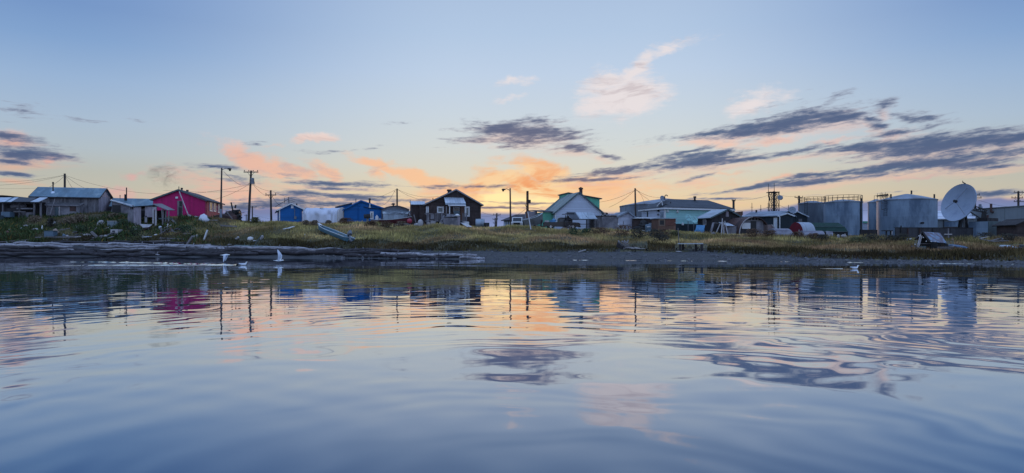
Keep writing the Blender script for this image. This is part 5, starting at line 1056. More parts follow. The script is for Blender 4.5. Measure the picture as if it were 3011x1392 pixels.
for px, py, Y, lb in ((2211, 597, 125, 'thin bare mast furthest left of the lattice tower'), (2237, 603, 126, 'thin bare mast midway between tower and leftmost thin mast'), (2258.5, 597, 122, 'thin bare mast close to the left leg of the lattice tower'), (2318.5, 603, 122, 'thin bare mast right of the tower beside the roof dish')):
    p = P(px, py, Y); q = V((p.x, p.y, g(p.x, p.y) - .2)); m = MB().tube(q, p, .09, .04, 6); m.beam(p + V((-.25, 0, -.8)), p + V((.25, 0, -.8)), .05, .05); tag(m.build('thin_mast', M_black), lb, 'mast', 'thin masts near the antenna tower')
p = P(2224, 618, 121); MB().tube(V((p.x, p.y, p.z - 2)), p, .16, .16, 8).solo('stub_post', M_black, 'thick short black post over the roof of the dark building', 'post')
# ---------------------------------------------------------------- storage tanks
G_ = 'fuel tanks'
tk = tank('storage_tank', 'shorter railed grey fuel tank, half behind the taller railed one', 2347, 2428, 128, 596.5, MAT('shaded_tank_paint', (.13, .165, .205), .7, .16, (.35, .35, .10), stain=(.06, .075, .10), stainamt=.6), .5, G_, rail=20); tank_ladder(tk[0], tk[1], 128, *tk[2:], 2371, tk[3] + 1, cage=False)  # darker than its neighbour: shading where the tanks meet is put into the paint
tk = tank('storage_tank', 'tall railed pale grey fuel tank with dark vertical pipe on its right', 2422, 2535, 119, 592, M_tank, .5, G_, rail=22)
cx, r_, z0, z1 = tk[1:]; a = -.95; MB().tube((cx + math.cos(a) * (r_ + .12), 119 + math.sin(a) * (r_ + .12), z0), (cx + math.cos(a) * (r_ + .12), 119 + math.sin(a) * (r_ + .12), z1 + .5), .13).build('pipe', M_black, tk[0])
tk = tank('storage_tank', 'slim grey fuel tank squeezed left of the widest tank', 2552, 2600, 131, 594, M_tank, .6, G_)
m = MB()
for i in range(6):
    p = V((tk[1] - tk[2] + tk[2] * 2 * i / 5, 129, tk[4])); m.tube(p, p + V((0, 0, 1.1)), .035, None, 5)
m.tube((tk[1] - tk[2], 129, tk[4] + 1.1), (tk[1] + tk[2], 129, tk[4] + 1.1), .035, None, 5); m.build('guard_rail', M_black, tk[0])
tk = tank('storage_tank', 'widest grey fuel tank with cone roof and caged ladder', 2578, 2753, 121, 584.5, M_tank, 1.15, G_); tank_ladder(tk[0], tk[1], 121, *tk[2:], 2606, tk[3] + 4, wdt=.6)
cx, r_, z0, z1 = tk[1:]
for dx_, hh in ((0, .75), (-3.6, .45), (4.0, .45)): MB().tube((cx + dx_, 121 - 1.5, z1 + (1.0 if dx_ == 0 else .25)), (cx + dx_, 121 - 1.5, z1 + hh + .9 - (0 if dx_ == 0 else .35)), .14).build('roof_vent', M_black, tk[0])
m = MB()
for i in range(5): p = P(2580 + i * 7.5, 583, 117.5); m.tube(p, p + V((0, 0, .8)), .035, None, 5)
m.beam(P(2578, 577, 117.5), P(2612, 573, 117.5), .12, .25).build('landing', M_black, tk[0])
p = P(2715, 656, 115.5); MB().tube(p, p + V((0, .6, 0)), .18).build('outlet', M_black, tk[0])
root = thing('distant_hall', 'pale hall with green roof strip showing between the tall railed tank and the slim tank', 'building', (X_(2546, 135), 135, g(X_(2546, 135), 135)))
MB().box(X_(2536, 135), X_(2556, 135), 135, 138, root.location.z - .5, P(0, 656, 135).z).build('wall', M_clap, root); MB().box(X_(2534, 135), X_(2556, 135), 134.8, 138.5, P(0, 656.5, 135).z + .01, P(0, 651, 135).z).build('roof', M_mintg, root)
tag(MB().box(X_(2532, 116), X_(2580, 116), 116, 116.4, g(60, 116) - .3, P(0, 676, 116).z).build('plank_barrier', M_darkw), 'low dark barrier between the bases of the railed tank and the widest tank', 'barrier')
# ---------------------------------------------------------------- covers, tents and upturned shelters in front of the tanks
def arch(name, label, cat, pl, Yl, pr, Yr, py, D, mat, endm, seg=10, z0=None, p=.8, slant=0):
    s = site(name, label, cat, pl, Yl, pr, Yr, z0); H = s.z((pl + pr) / 2, py, D / 2)
    a = [(D / 2 - D / 2 * math.cos(math.pi * i / seg), H * max(0, math.sin(math.pi * i / seg)) ** p) for i in range(seg + 1)]; a = [(0, -.4)] + a[1:-1] + [(D, -.4)]
    MB().loft([[s.w(slant * 0, y, z) for y, z in a], [s.w(s.L - slant * max(z, 0) / H, y, z) for y, z in a]], cap=True).build('cover', mat, s.root, smooth=40)
    if endm: MB().prism([(y, z) for y, z in a], -.06, -.004, s.T2()).build('end_wall', endm, s.root)
    return s
M_grayplank = MAT('grey_slatted_planks', (.25, .25, .30), .85, .12, (1, 1, 1), stripes=(2, .22, .4, .12), stain=(.16, .15, .19), stainamt=.4)
s = arch('arched_shelter', 'pale ribbed arched shelter with dark red end wall', 'shelter', 2363, 103.5, 2400, 104.6, 654.5, 2.9, MAT('pale_ribbed_cover', (.34, .38, .45), .6, .1, stripes=(0, .18, .25, .15)), MAT('dark_red_end', (.13, .008, .018), .8, .2))
patch(s.left(2.9), 'pale_stake', 2349, 2351, 676, 690, M_scrapw, y=-.2)
s = site('green_tent', 'long dark green canvas tent with sloping right end before the railed tanks', 'tent', 2392, 107.5, 2494, 107.5)
h1, h2 = s.z(2440, 655.5, 1.3), s.z(2440, 681.5)
MB().loft([[s.w(x0, 0, -.3), s.w(x0, .05, h2 * .98), s.w(x0 + k * .35, .35, h1 * .72), s.w(x0 + k, 1.1, h1), s.w(x0 + k, 2.4, h1), s.w(x0 + k * .4, 3.2, h1 * .72), s.w(x0, 3.4, -.3)] for x0, k in ((0, 0), (s.L * .5, 0), (s.L, -1.0))]).build('canvas', M_greent, s.root)
MB().beam(s.w(0, -.04, h2), s.w(s.L, -.04, h2), .06, .08).build('hem_rail', M_shed, s.root); MB().beam(s.w(0, .28, h1 * .74), s.w(s.L - .4, .28, h1 * .74), .06, .07).build('side_rail', M_shed, s.root); MB().box(.2, s.L - .1, -.02, .04, -.4, h2 - .02, s.w).build('dark_base', M_rubber, s.root)
arch('plank_cover', 'grey arched plank cover in the grass below the white door', 'cover', 2282, 99.5, 2338, 100.3, 672.5, 2.2, M_grayplank, None, slant=.5)
arch('plank_cover', 'longer grey arched plank cover in the grass before the green tent', 'cover', 2366, 98.5, 2428, 98.8, 679, 2.0, M_grayplank, None, slant=.1)
tag(MB().slab(P(2428, 680, 98), P(2448, 681, 98), P(2454, 703, 97), P(2436, 703, 97), .08).build('leaning_hurdle', M_grayplank), 'slatted grey hurdle leaning at the right end of the longer plank cover', 'panel')
for px, py, sd, lb in ((2465, 698, 1, 'white rubbish beside the slatted panel, left of two white rings'), (2478, 697, 2, 'white rounded scrap ring in grass below the green tent'), (2484.5, 697, 3, 'right-hand white scrap ring below the green tent corner')):
    tag(MB().lump(hit(px, py + 3) + V((0, 0, .2)), .22, .15, .28, sd, .3).build('white_scrap', M_scrapw), lb, 'scrap')
tag(MB().beam(P(2499, 689, 98), P(2508, 698, 97.5), .3, .06).build('board', M_greyw), 'grey board leaning in the grass right of the green tent', 'board')
s = site('dark_table', 'dark flat-topped stand at the foot of the widest tank', 'stand', 2606, 101, 2626, 101); MB().box(-.2, s.L, 0, 1, s.z(2615, 680), s.z(2615, 677.5), s.w).build('top', M_black, s.root)
for xx in (.1, s.L - .25): MB().box(xx, xx + .15, .2, .4, -.5, s.z(2615, 680), s.w).build('leg', M_black if xx > .2 else M_darkw, s.root)
patch(s, 'pale_leg', 2621.5, 2623.5, 680, 690, M_scrapw)
# dark plank fence below the tank and dish
s = site('plank_fence', 'long dark plank fence running below the widest tank and the big dish', 'fence', 2633, 103, 2866, 104.5)
MB().box(0, s.L, 0, .12, -.5, s.z(2740, 671), s.w).build('boards', MAT('dark_fence_planks', (.048, .048, .055), .9, .25, stripes=(0, .9, .5, .06)), s.root); MB().box(-.1, s.L, -.05, .17, s.z(2740, 671) + .003, s.z(2740, 669.3), s.w).build('cap_rail', M_black, s.root)
for p in (2647, 2667, 2702, 2740, 2790): MB().box(s.u(p), s.u(p) + .14, -.16, -.02, -.4, s.z(p, 664 if p < 2650 else 672), s.w).build('post', M_rust if p in (2667, 2702) else M_black, s.root)
# ---------------------------------------------------------------- low hall and warehouse
s = site('low_hall', 'low pale hall with white ribbed roof behind the big dish', 'hall', 2735, 126, 2868, 122)
MB().box(0, s.L, 0, 9, -.5, s.z(2800, 645), s.w).build('wall', M_ware, s.root); MB().slab(s.w(-.2, -.3, s.z(2780, 646)), s.w(s.L, -.3, s.z(2780, 646)), s.w(s.L, 9, s.z(2780, 622, 9)), s.w(-.2, 9, s.z(2780, 622, 9)), .12).build('roof', MAT('white_ribbed_roof', (.62, .64, .72), .5, .05, stripes=(1, 1.5, .5, .12)), s.root)
patch(s, 'dark_plinth', 2772, 2858, 668, 690, M_rust, t=.05); patch(s, 'pipe', 2773.5, 2775.5, 648, 672, M_black, t=.1); patch(s, 'lower_panel', 2776, 2835, 652, 667, M_tank, t=.04)
s = site('warehouse', 'large grey steel warehouse filling the right edge behind the dish', 'warehouse', 2858, 124, 3080, 118)
zb = s.z(2980, 660.5); MB().prism([(0, zb), (s.L, zb), (s.L, s.z(3060, 603)), (0, s.z(2865, 617))], 0, 14, s.w).build('wall', M_ware, s.root)
MB().slab(s.w(-.1, -.2, s.z(2865, 617)), s.w(s.L, -.2, s.z(3060, 603)), s.w(s.L, 14.2, s.z(3060, 603) + .2), s.w(-.1, 14.2, s.z(2865, 617) + .2), .14).build('roof', M_shed, s.root)
xb = s.u(2948); MB().box(0, xb, 0, 13, -.5, zb - .003, s.w).build('lower_wall', M_ware, s.root); MB().box(xb, s.L, 2.2, 2.4, -.5, zb - .003, s.w).build('bay_wall', MAT('white_bay_panels', (.50, .53, .62), .6, .08), s.root)
MB().box(0, s.L, -.03, .03, zb - .12, zb + .1, s.w).build('lintel', M_black, s.root)
for p in (2953, 2973.5, 2998): MB().box(s.u(p) - .12, s.u(p) + .12, .02, .3, -.5, zb - .13, s.w).build('column', M_darkw, s.root)
patch(s, 'bay_door', 2976, 2994, 671, 682, M_tank, y=2.2); patch(s, 'bay_opening', 2976, 2994, 684, 700, M_black, y=2.2); patch(s, 'bay_shutter', 2978, 2993, 685, 689, M_greyw, y=2.1)
m = MB().tube(s.w(s.u(2914), -.5, s.z(2914, 625)), s.w(s.u(2914), -.5, s.z(2914, 600)), .2).tube(s.w(s.u(2914), -.5, s.z(2914, 622)), s.w(s.u(2922), -.5, s.z(2922, 626)), .22); m.build('exhaust_pipe', M_rust, s.root, smooth=40)
for px, a, b in ((2882, 601, 616), (2885, 608, 618)): MB().tube(s.w(s.u(px), 1, s.z(px, b, 1)), s.w(s.u(px), 1, s.z(px, a, 1)), .3, .22, 10).build('roof_vent', M_tankd, s.root)
patch(s, 'dark_box', 2901, 2907, 633, 644, M_rust, t=.4); patch(s, 'seam', 2954, 2955, 613, 660, M_shed, t=.03); patch(s, 'dark_machine', 2888, 2900, 622, 650, M_black, t=.4)
# container
s = site('grey_container', 'grey-green storage container right of the big dish legs', 'container', 2906, 102.5, 2948, 104)
D = 2.9; zt = s.z(2906, 650.5); MB().box(0, s.L, 0, D, -.5, zt, s.w).build('body', M_shed, s.root, bevel=.03); lf = s.left(D); MB().box(0.03, D - .03, -.03, -.004, -.4, zt - .05, lf.w).build('end_panel', M_tank, s.root)
MB().box(.6, s.L - .2, .5, 2, zt + .002, zt + .5, s.w).build('roof_unit', M_darkw, s.root)
s = site('brown_shed', 'small dark brown shed with overhanging roof at the right edge', 'shed', 2989, 97, 3062, 97)
gable_front(s, s.z(2989, 661), s.z(3062, 661), s.u(3026), s.z(3026, 645), 4, M_shingle, M_darkw, ov=.4, ovf=.4, t=.14)
# ---------------------------------------------------------------- the big dish
C_ = P(2817, 595.5, 106); root, ax, u_, v_ = dish('big_dish', 'huge white satellite dish with a bird on its rim', C_, 3.03, R(-75.7), R(16.3), MAT('white_dish_enamel', (.27, .33, .43), .5, .05, (.6, .6, .6), stain=(.20, .25, .35), stainamt=.4), feed=False, dep=.30, foot=g(C_.x, C_.y))
tip = C_ + ax * .55; m = MB().tube(tip - ax * .2, tip + ax * .25, .26, .2, 12); m.build('feed_horn', M_black, root, smooth=40); m = MB()
for a in (.35, 2.2, 4.4): m.tube(C_ + (u_ * math.cos(a) + v_ * math.sin(a)) * 2.45 - ax * .25, tip, .035, None, 6)
m.build('feed_strut', M_steel, root)
zg = g(C_.x + 2, C_.y); hub = C_ - ax * 1.1; m = MB()
for dx_, dy_ in ((-.9, -.5), (.5, -.6), (-.3, 1.2), (1.0, .8)): m.tube((hub.x + dx_, hub.y + dy_, zg - .3), hub + V((dx_ * .25, dy_ * .25, -.6)), .17, .15, 8)
m.build('pedestal_leg', M_black, root, smooth=40)
m = MB(); bt = hub + V((0, 0, -.1)); e = P(2903, 619, 107)
m.beam(bt + V((0, 0, .4)), e, .14, .14).beam(bt + V((0, 0, -.5)), e + V((0, 0, -.45)), .14, .14)
for i in range(6): a = (bt + V((0, 0, .4))).lerp(e, i / 6); b = (bt + V((0, 0, -.5))).lerp(e + V((0, 0, -.45)), (i + .5) / 6); c = (bt + V((0, 0, .4))).lerp(e, (i + 1) / 6); m.beam(a, b, .08, .08).beam(b, c, .08, .08)
m.beam(bt + V((.3, 0, -.6)), P(2898, 652, 106.5), .14, .14).beam(P(2890, 621, 106.6), P(2884, 650, 106.5), .1, .1).beam(P(2897, 619, 106.6), P(2899, 655, 106.5), .1, .1); m.build('back_truss', M_black, root)
q = C_ - ax * .95; MB().tube(C_ - ax * 1.06, hub - ax * .3, .55, .4, 14).build('hub', M_steel, root, smooth=40)
# ---------------------------------------------------------------- fish shack with rusty roof, cross, boats and sledges in the grass
gz = lambda px, py: hit(px, py)
b0 = hit(2735, 738); Y0 = b0.y; root = thing('fish_shack', 'tumbledown open fish shack with rusty tin roof in the shore grass', 'shack', b0)
dY = lambda k: Y0 + k
a, b, c, d_ = P(2713, 682, dY(2.2)), P(2764, 685, dY(2.6)), P(2784, 715, dY(.6)), P(2735, 710.5, dY(0)); MB().slab(a, b, c, d_, .05).build('roof_sheet', MAT('rust_streaked_tin', (.17, .26, .38), .5, .2, (3, 1.2, 1.5), stain=(.085, .035, .035), stainamt=.75), root)
e, f = P(2688, 704, dY(4.2)), P(2735, 706, dY(4.8)); MB().slab(a, e, f, b, .06).build('rear_roof', M_darkw, root)
MB().beam(a + V((-.05, -.05, .0)), d_ + V((-.05, -.05, 0)), .08, .22).beam(a, P(2694, 703, dY(1.5)), .08, .1).build('barge_board', M_darkw, root)
for p, q, y in ((2699, 690, 737), (2702.5, 694, 737)): MB().tube(P(p + 8, q, dY(.4)), P(p - 4, y, dY(0)), .05, .06, 6).build('post', M_scrapw, root)
for p in (2740, 2756, 2780): MB().beam(P(p, 742, dY(.7)), P(p, 713, dY(.7)), .12, .12).build('post', M_darkw, root)
MB().box(X_(2700, dY(3)), X_(2780, dY(3)), dY(3), dY(3.1), b0.z - .4, P(0, 705, dY(3)).z).build('back_wall', M_rubber, root)
MB().box(X_(2702, dY(.8)), X_(2745, dY(.8)), dY(.8), dY(1.6), P(0, 718, dY(1)).z, P(0, 716.5, dY(1)).z).build('cutting_table', M_board, root)
tag(MB().box(X_(2705, dY(-.1)), X_(2723, dY(-.1)), dY(-.1), dY(.1), b0.z - .3, P(0, 724, dY(0)).z).build('panel', M_shed), 'pale metal panel at the foot of the fish shack', 'panel')
tag(MB().lump(P(2728.5, 737, dY(-.3)), .17, .15, .18, 4, .15).build('white_bag', M_scrapw, smooth=True), 'white bag beside the pale panel at the fish shack', 'bag')
tag(MB().lathe([(.25, -.3), (.27, .3), (.25, .75), (.01, .76)], 16, P(2747.5, 737, dY(-.1))).build('black_barrel', M_rubber, smooth=40), 'black barrel at the right corner of the fish shack', 'barrel')
for px, py, lb in ((2702.5, 694.5, 'highest of the small white floats hung under the fish shack roof'), (2715, 699, 'second small white float along the fish shack roof edge'), (2723.5, 710, 'third small white float near the lower roof edge'), (2738, 711, 'white float at the lowest roof corner of the fish shack'), (2750, 711, 'white float right of the lowest roof corner of the fish shack'), (2690.5, 719.5, 'lone white float in the grass left of the fish shack posts')):
    tag(MB().lump(P(px, py, dY(-.15)), .055, .055, .06, 1, .02).build('net_float', M_white, smooth=True), lb, 'float', 'white floats at the fish shack')
A_ = hit(2760, 738); T = frame((A_.x, A_.y, A_.z - .05), R(12)); root = thing('wrecked_skiff', 'broken pale skiff with open hold beside the fish shack', 'boat', A_)
h, gw, _ = skiff_mesh(T, 1.75, .95, .42, .1, .03); h.build('hull', M_greyw, root, smooth=35); gw.build('gunwale', M_board, root); MB().lump(T(1.1, .2, .45), .25, .2, .25, 3, .4).build('engine_block', M_rubber, root)
tag(MB().box(0, 1, 0, 1, 0, 1, lambda x, y, z: P(2679 + 20 * x, 725, Y0 + .5 + y * .8) + V((0, 0, -.05 + z * .12))).build('plank', M_greyw), 'grey plank in the grass left of the fish shack posts', 'plank')
def canoe(name, label, p, q, w_, h_, mat, group=None):
    p, q = V(p), V(q); ax = q - p; L = ax.length; ax.normalize(); sd_ = V((ax.y, -ax.x, 0)).normalized(); up = sd_.cross(ax)
    rings = []
    for i in range(13):
        k = i / 12; ww = w_ * math.sin(math.pi * min(1, .06 + k * .9)) ** .6; zz = h_ * (.6 + .4 * math.sin(math.pi * k))
        rings.append([p + ax * L * k + sd_ * ww / 2 * math.cos(a) + up * zz * math.sin(a) for a in [math.pi * j / 8 for j in range(9)]] )
    return tag(MB().loft(rings).build(name, mat, smooth=40), label, 'boat', group)
canoe('white_canoe', 'short white upturned canoe left of the fish shack', hit(2663, 711) + V((0, 0, .1)), hit(2682, 708) + V((0, 0, .15)), .45, .22, M_white)
canoe('blue_skiff', 'narrow blue boat hull lying in the grass right of the fish shack', hit(2791, 726) + V((0, 0, .12)), hit(2846, 733) + V((0, 0, .05)), .55, .2, MAT('bright_blue_hull', (.06, .13, .24), .6, .15))
canoe('pale_canoe', 'pale pointed canoe in the grass near the right edge', hit(2942, 731) + V((0, 0, .2)), hit(2996, 737) + V((0, 0, .08)), .6, .26, MAT('pale_blue_hull', (.42, .50, .60), .6, .1))
c = hit(3007, 736); tag(MB().lump(c + V((.25, 0, .2)), .6, .35, .28, 6, .15).slab(c + V((-.2, -.1, .35)), c + V((.3, -.1, .4)), c + V((.3, .3, .45)), c + V((-.1, .3, .4)), .06).build('snow_machine', M_black, smooth=30), 'black snow machine cut off by the right edge', 'snowmobile')
root = thing('wooden_cross', 'white wooden cross standing right of the rusty fish shack', 'cross', hit(2790, 702)); MB().beam(P(2789, 700, 90), P(2789, 672, 90), .13, .1).build('upright', M_greyw, root); MB().beam(P(2777, 689.5, 89.9), P(2799, 689.5, 89.9), .12, .14).build('crossbar', M_scrapw, root)
tag(MB().slab(P(2796, 702, 84), P(2802, 702, 84), P(2818, 714, 82), P(2810, 716, 82), .08).box(X_(2796, 83), X_(2817, 83), 83, 84, g(53, 83) - .3, P(0, 712, 83).z).build('tipped_crate', M_ply), 'tipped brown plywood crate below the wooden cross', 'crate')
root = thing('timber_sledge', 'white timber sledge lying in the grass before the container', 'sledge', hit(2920, 716)); 
for a, b, c_, d_ in ((2881, 710, 2912, 704), (2884, 712, 2922, 720), (2912, 718, 2945, 709), (2926, 713, 2952, 715), (2914, 719, 2965, 717), (2945, 709, 2950, 714)): MB().beam(hit(a, b) + V((0, 0, .35)), hit(c_, d_) + V((0, 0, .35)), .12, .1).build('beam', M_scrapw if b < 712 else M_board, root)
tag(MB().beam(hit(2818, 716) + V((0, 0, .2)), hit(2872, 721) + V((0, 0, .2)), .12, .08).build('plank', MAT('yellowed_plank', (.25, .19, .08), .8, .2)), 'long yellowed plank in the grass right of the tipped crate', 'plank')
# ================================================================ poles, lamps and wires
def pole(name, label, cat, pxb, pxt, pyt, Y, r0=.17, r1=.12, arms=(), group=None, mat=None, zb=None):
    xb = X_(pxb, Y); z0 = g(xb, Y) if zb is None else zb
    root = thing(name, label, cat, (xb, Y, z0), 0, group); top = P(pxt, pyt, Y)
    MB().tube((xb, Y, z0 - .5), top, r0, r1, 10).build('shaft', mat or M_pole, root, smooth=40)
    for a in arms:
        py, p0, p1 = a[:3]; l, r = P(p0, py, Y - .2), P(p1, py, Y - .2)
        o = MB().beam(l, r, .11, .14).build('crossarm', M_pole, root)
        n = a[3] if len(a) > 3 else 3
        for i in range(n):
            c = l.lerp(r, .05 + .9 * i / max(1, n - 1)); MB().lathe([(.03, .05), (.03, .16), (.075, .18), (.075, .3), (.03, .32)], 8, c).build('insulator', M_pole, o)
        if len(a) > 4:
            k = (p0 + p1) / 2; zc = l.z - .75; q = V((X_(k, Y), Y - .15, zc)); m = MB()
            for t_ in (.25, .75): m.beam(l.lerp(r, t_), q, .05, .05)
            m.build('brace', M_pole, root)
    return root
GP = 'wooden utility poles'
pole('utility_pole', 'bare utility pole rising behind the long grey shed', 'utility pole', 190.5, 190.5, 511, 122, .2, .17, group=GP)
r = pole('utility_pole', 'tall utility pole with transformer and single crossarm right of the red house lamp', 'utility pole', 730, 738.5, 502, 112, .22, .15, ((506.5, 716.5, 759.5, 4, 1),), GP)
c = P(742, 533, 111.6); MB().lathe([(.02, -.5), (.3, -.48), (.3, .4), (.2, .5), (.02, .52)], 14, c + V((.1, -.25, 0))).build('transformer', M_steel, r, smooth=40); MB().tube(c + V((.3, -.2, .4)), c + V((.45, -.1, -.6)), .03).build('cable', M_black, r)
for zz in (541, 545): MB().beam(P(729, zz, 111.7), P(746, zz - 1, 111.7), .06, .06).build('bracket', M_pole, r)
pole('utility_pole', 'utility pole with crossarm below its top, left of the small blue shed', 'utility pole', 798, 796, 560, 113, .19, .14, ((574, 780.5, 812, 3, 1),), GP)
pole('utility_pole', 'small distant utility pole between the transformer pole and the blue shed pole', 'utility pole', 742, 742, 607, 190, .2, .15, ((609.5, 732, 754, 3),), GP)
pole('utility_pole', 'tiny distant utility pole just left of the transformer pole foot', 'utility pole', 707.5, 707.5, 620, 240, .22, .18, ((626, 699, 718.5, 3),), GP)
pole('utility_pole', 'farthest tiny utility pole by the foot of the transformer pole', 'utility pole', 724, 724, 631, 300, .2, .18, ((634.5, 718, 731, 2),), GP)
r = pole('utility_pole', 'slim bare utility pole behind the domed shed with two wire hooks', 'utility pole', 1168, 1167.5, 555, 124, .17, .13, (), GP)
MB().beam(P(1160, 560, 123.8), P(1168, 558, 123.8), .06, .06).beam(P(1158, 562, 123.8), P(1163, 566, 123.8), .06, .06).build('wire_hook', M_pole, r)
pole('utility_pole', 'small distant utility pole with crossarm right of the fuel tank', 'utility pole', 1459, 1461, 627, 170, .2, .15, ((632.5, 1450, 1472, 3, 1),), GP)
pole('utility_pole', 'shorter distant utility pole just left of the one by the fuel tank', 'utility pole', 1456, 1456, 641, 190, .2, .16, ((645.5, 1448.5, 1464, 2), (656.5, 1450, 1458, 2)), GP)
r = pole('utility_pole', 'thick orange-brown utility pole without crossarm behind the aluminium skiff', 'utility pole', 1551, 1551, 563, 113, .24, .2, (), GP, MAT('orange_brown_pole', (.13, .065, .04), .85, .25, (3, 3, .4)))
MB().lathe([(.02, -.28), (.24, -.26), (.24, .26), (.02, .3)], 12, P(1556.5, 593, 112.8)).build('transformer', M_black, r, smooth=40); MB().box(X_(1549, 113), X_(1554, 113), 112.6, 113.2, P(0, 567, 113).z, P(0, 562.5, 113).z).build('pole_cap', M_black, r); MB().beam(P(1543, 600, 113), P(1549, 612, 113), .08, .08).beam(P(1545, 628, 113), P(1549, 618, 113), .08, .08).build('step_bracket', M_black, r)
for i in range(6): MB().beam(P(1549, 572 + 9 * i, 112.7), P(1553.5, 572 + 9 * i, 112.7), .05, .12).build('insulator', M_black, r)
pole('utility_pole', 'dark utility pole before the wide old tank, left of the mint building', 'utility pole', 1870, 1867.5, 554, 112, .17, .13, (), GP)
pole('utility_pole', 'short thick utility pole with tiny crossarm right of the mint building', 'utility pole', 2157, 2157, 588, 125, .22, .2, ((591, 2152, 2162.5, 2),), GP)
pole('utility_pole', 'utility pole with crossarm rising behind the shorter railed tank', 'utility pole', 2349, 2349.5, 576, 140, .22, .18, ((581, 2336.5, 2361, 3, 1),), GP)
pole('utility_pole', 'double-armed utility pole half hidden by the big dish', 'utility pole', 2867, 2867, 566, 135, .2, .17, ((574, 2853, 2881, 3), (582.5, 2853, 2886, 3)), GP)
r = pole('utility_pole', 'triple-armed utility pole above the warehouse roof', 'utility pole', 2994.5, 2994.5, 563, 150, .24, .2, ((566, 2981, 3019, 4, 1), (582.5, 2974, 3008, 4, 1), (593.5, 2981, 3019, 3)), GP)
def lamp(label, pxb, pxt, pyt, Y, dx, r0=.16):
    r = pole('street_lamp', label, 'street lamp', pxb, pxt, pyt, Y, r0, .11, (), 'wooden street lamps')
    t_ = P(pxt, pyt + 8, Y); pts = [t_ + V((0, -.1, 0)), t_ + V((dx * .35, -.2, .22)), t_ + V((dx * .7, -.2, .33)), t_ + V((dx, -.2, .22))]; m = MB()
    for a, b in zip(pts[:-1], pts[1:]): m.tube(a, b, .05, None, 6)
    m.build('arm', M_steel, r, smooth=40); h = pts[-1]; sg = 1 if dx > 0 else -1
    MB().loft([[h + V((sg * x, yy * w_, z * w_)) for yy, z in ((-.17, 0), (-.1, .12), (.1, .12), (.17, 0), (.1, -.1), (-.1, -.1))] for x, w_ in ((-.15, .5), (.05, 1), (.35, 1), (.5, .4))]).lathe([(.01, -.34), (.14, -.3), (.17, -.12), (.12, -.05)], 10, h + V((sg * .25, 0, 0))).build('lamp_head', M_black, r, smooth=40); return r
r = lamp('wooden street lamp with short right-hand arm at the corner of the red house', 649, 652, 494, 106, 1.1)
MB().tube((X_(649, 106), 105.98, r.location.z - .4), P(649.4, 615, 105.98), .178, .168, 10).build('pale_sleeve', M_tankd, r, smooth=40)
lamp('wooden street lamp with left-hand arm right of the brown house', 1501.5, 1500, 554, 108, -.85)
# ---- wires
wn = 0
def wire(label, a, b, sag, r=.022, n=18):
    a, b = P(*a), P(*b); m = MB(); pts = [a.lerp(b, i / n) - V((0, 0, sag * 4 * (i / n) * (1 - i / n))) for i in range(n + 1)]
    for p, q in zip(pts[:-1], pts[1:]): m.tube(p, q, r, None, 4)
    tag(m.build('power_line', M_black), label, 'power line', 'overhead wires')
wire('upper power line running left from the pole behind the grey shed', (190, 515, 122), (-60, 534, 118), .5)
wire('lower power line running left from the pole behind the grey shed', (190, 516, 122), (-60, 546, 110), .5)
wire('thin straight power line low on the left skyline', (120, 553, 160), (-60, 553, 160), .2)
wire('short guy wire left of the pole behind the grey shed', (189, 518, 122), (146, 550, 118), .15); wire('steep guy wire right of the pole behind the grey shed', (192, 517, 122), (212, 552, 118), .1); wire('slanting guy wire right of the pole behind the grey shed', (192, 517, 122), (249, 554, 117), .15)
wire('long power line from the grey shed pole over the red house to the transformer pole', (192, 516, 122), (732, 543, 112), 2.4)
wire('power line from red house roof slanting up to the transformer pole', (626, 588, 114), (730, 544, 112), .3); wire('thin wire from the lamp arm down to the transformer pole', (658, 505, 106), (708, 545, 111), .2)
wire('second thin wire crossing low over the red house', (480, 560, 125), (730, 561, 125), .3)
wire('power line from the transformer pole to the crossarm pole by the blue shed', (745, 543, 112), (797, 563, 113), .2); wire('power line from transformer pole to crossarm ends by the blue shed', (745, 544, 112), (783, 577, 113), .2)
wire('long sagging power line from the blue shed pole to the domed shed pole', (798, 561, 113), (1164, 558, 124), 2.7)
wire('wire from the blue shed pole down behind its roof', (800, 577, 113), (840, 608, 118), .6); wire('steep service wire from the domed shed pole to the blue house roof', (1160, 563, 124), (1104, 604, 112), 1.0)
wire('thin horizontal wire behind the transformer pole', (640, 607, 210), (830, 608, 210), .2); wire('lower thin wire behind the white tent pole', (742, 630, 200), (822, 648, 200), .3)
wire('service wire from the domed shed pole to the brown house roof', (1169, 558, 124), (1248, 590, 113), .3); wire('thin wire from the domed shed pole to the brown house chimney', (1169, 557, 124), (1290, 578, 116), .6)
wire('wire crossing the gap right of the brown house to the far pole', (1416, 624, 150), (1461, 631, 170), .3); wire('wire from far pole by the fuel tank to the orange-brown pole', (1461, 632, 170), (1549, 612, 113), 1.2); wire('wire from the orange-brown pole to the white house', (1553, 612, 113), (1604, 622, 116), -.2); wire('low wire crossing behind the right side of the brown house', (1416, 637, 160), (1452, 634, 170), .1)
wire('power line from the white house rear to the dark pole by the old tank', (1763, 595, 120), (1867, 560, 112), .3); wire('lower guy wire left of the dark pole by the old tank', (1866, 561, 112), (1790, 610, 125), .3)
wire('wire from the dark pole over the old tank to the mint roof', (1869, 557, 112), (1940, 581, 118), .4); wire('steep wire from the dark pole to the mint building eave', (1869, 558, 112), (1897, 605, 114), -.6); wire('middle wire from the dark pole to the mint roof', (1869, 558, 112), (1908, 588, 130), .1)
wire('power line from the short thick pole to the lattice tower', (2160, 589, 125), (2258, 575, 124), .3); wire('power line from the lattice tower to the pole behind the railed tank', (2285, 573, 124), (2347, 577, 140), .2)
wire('lower wire right of the lattice tower', (2288, 601, 130), (2340, 622, 130), .2); wire('low wire between the thin masts', (2158, 617, 150), (2260, 610, 150), .5)
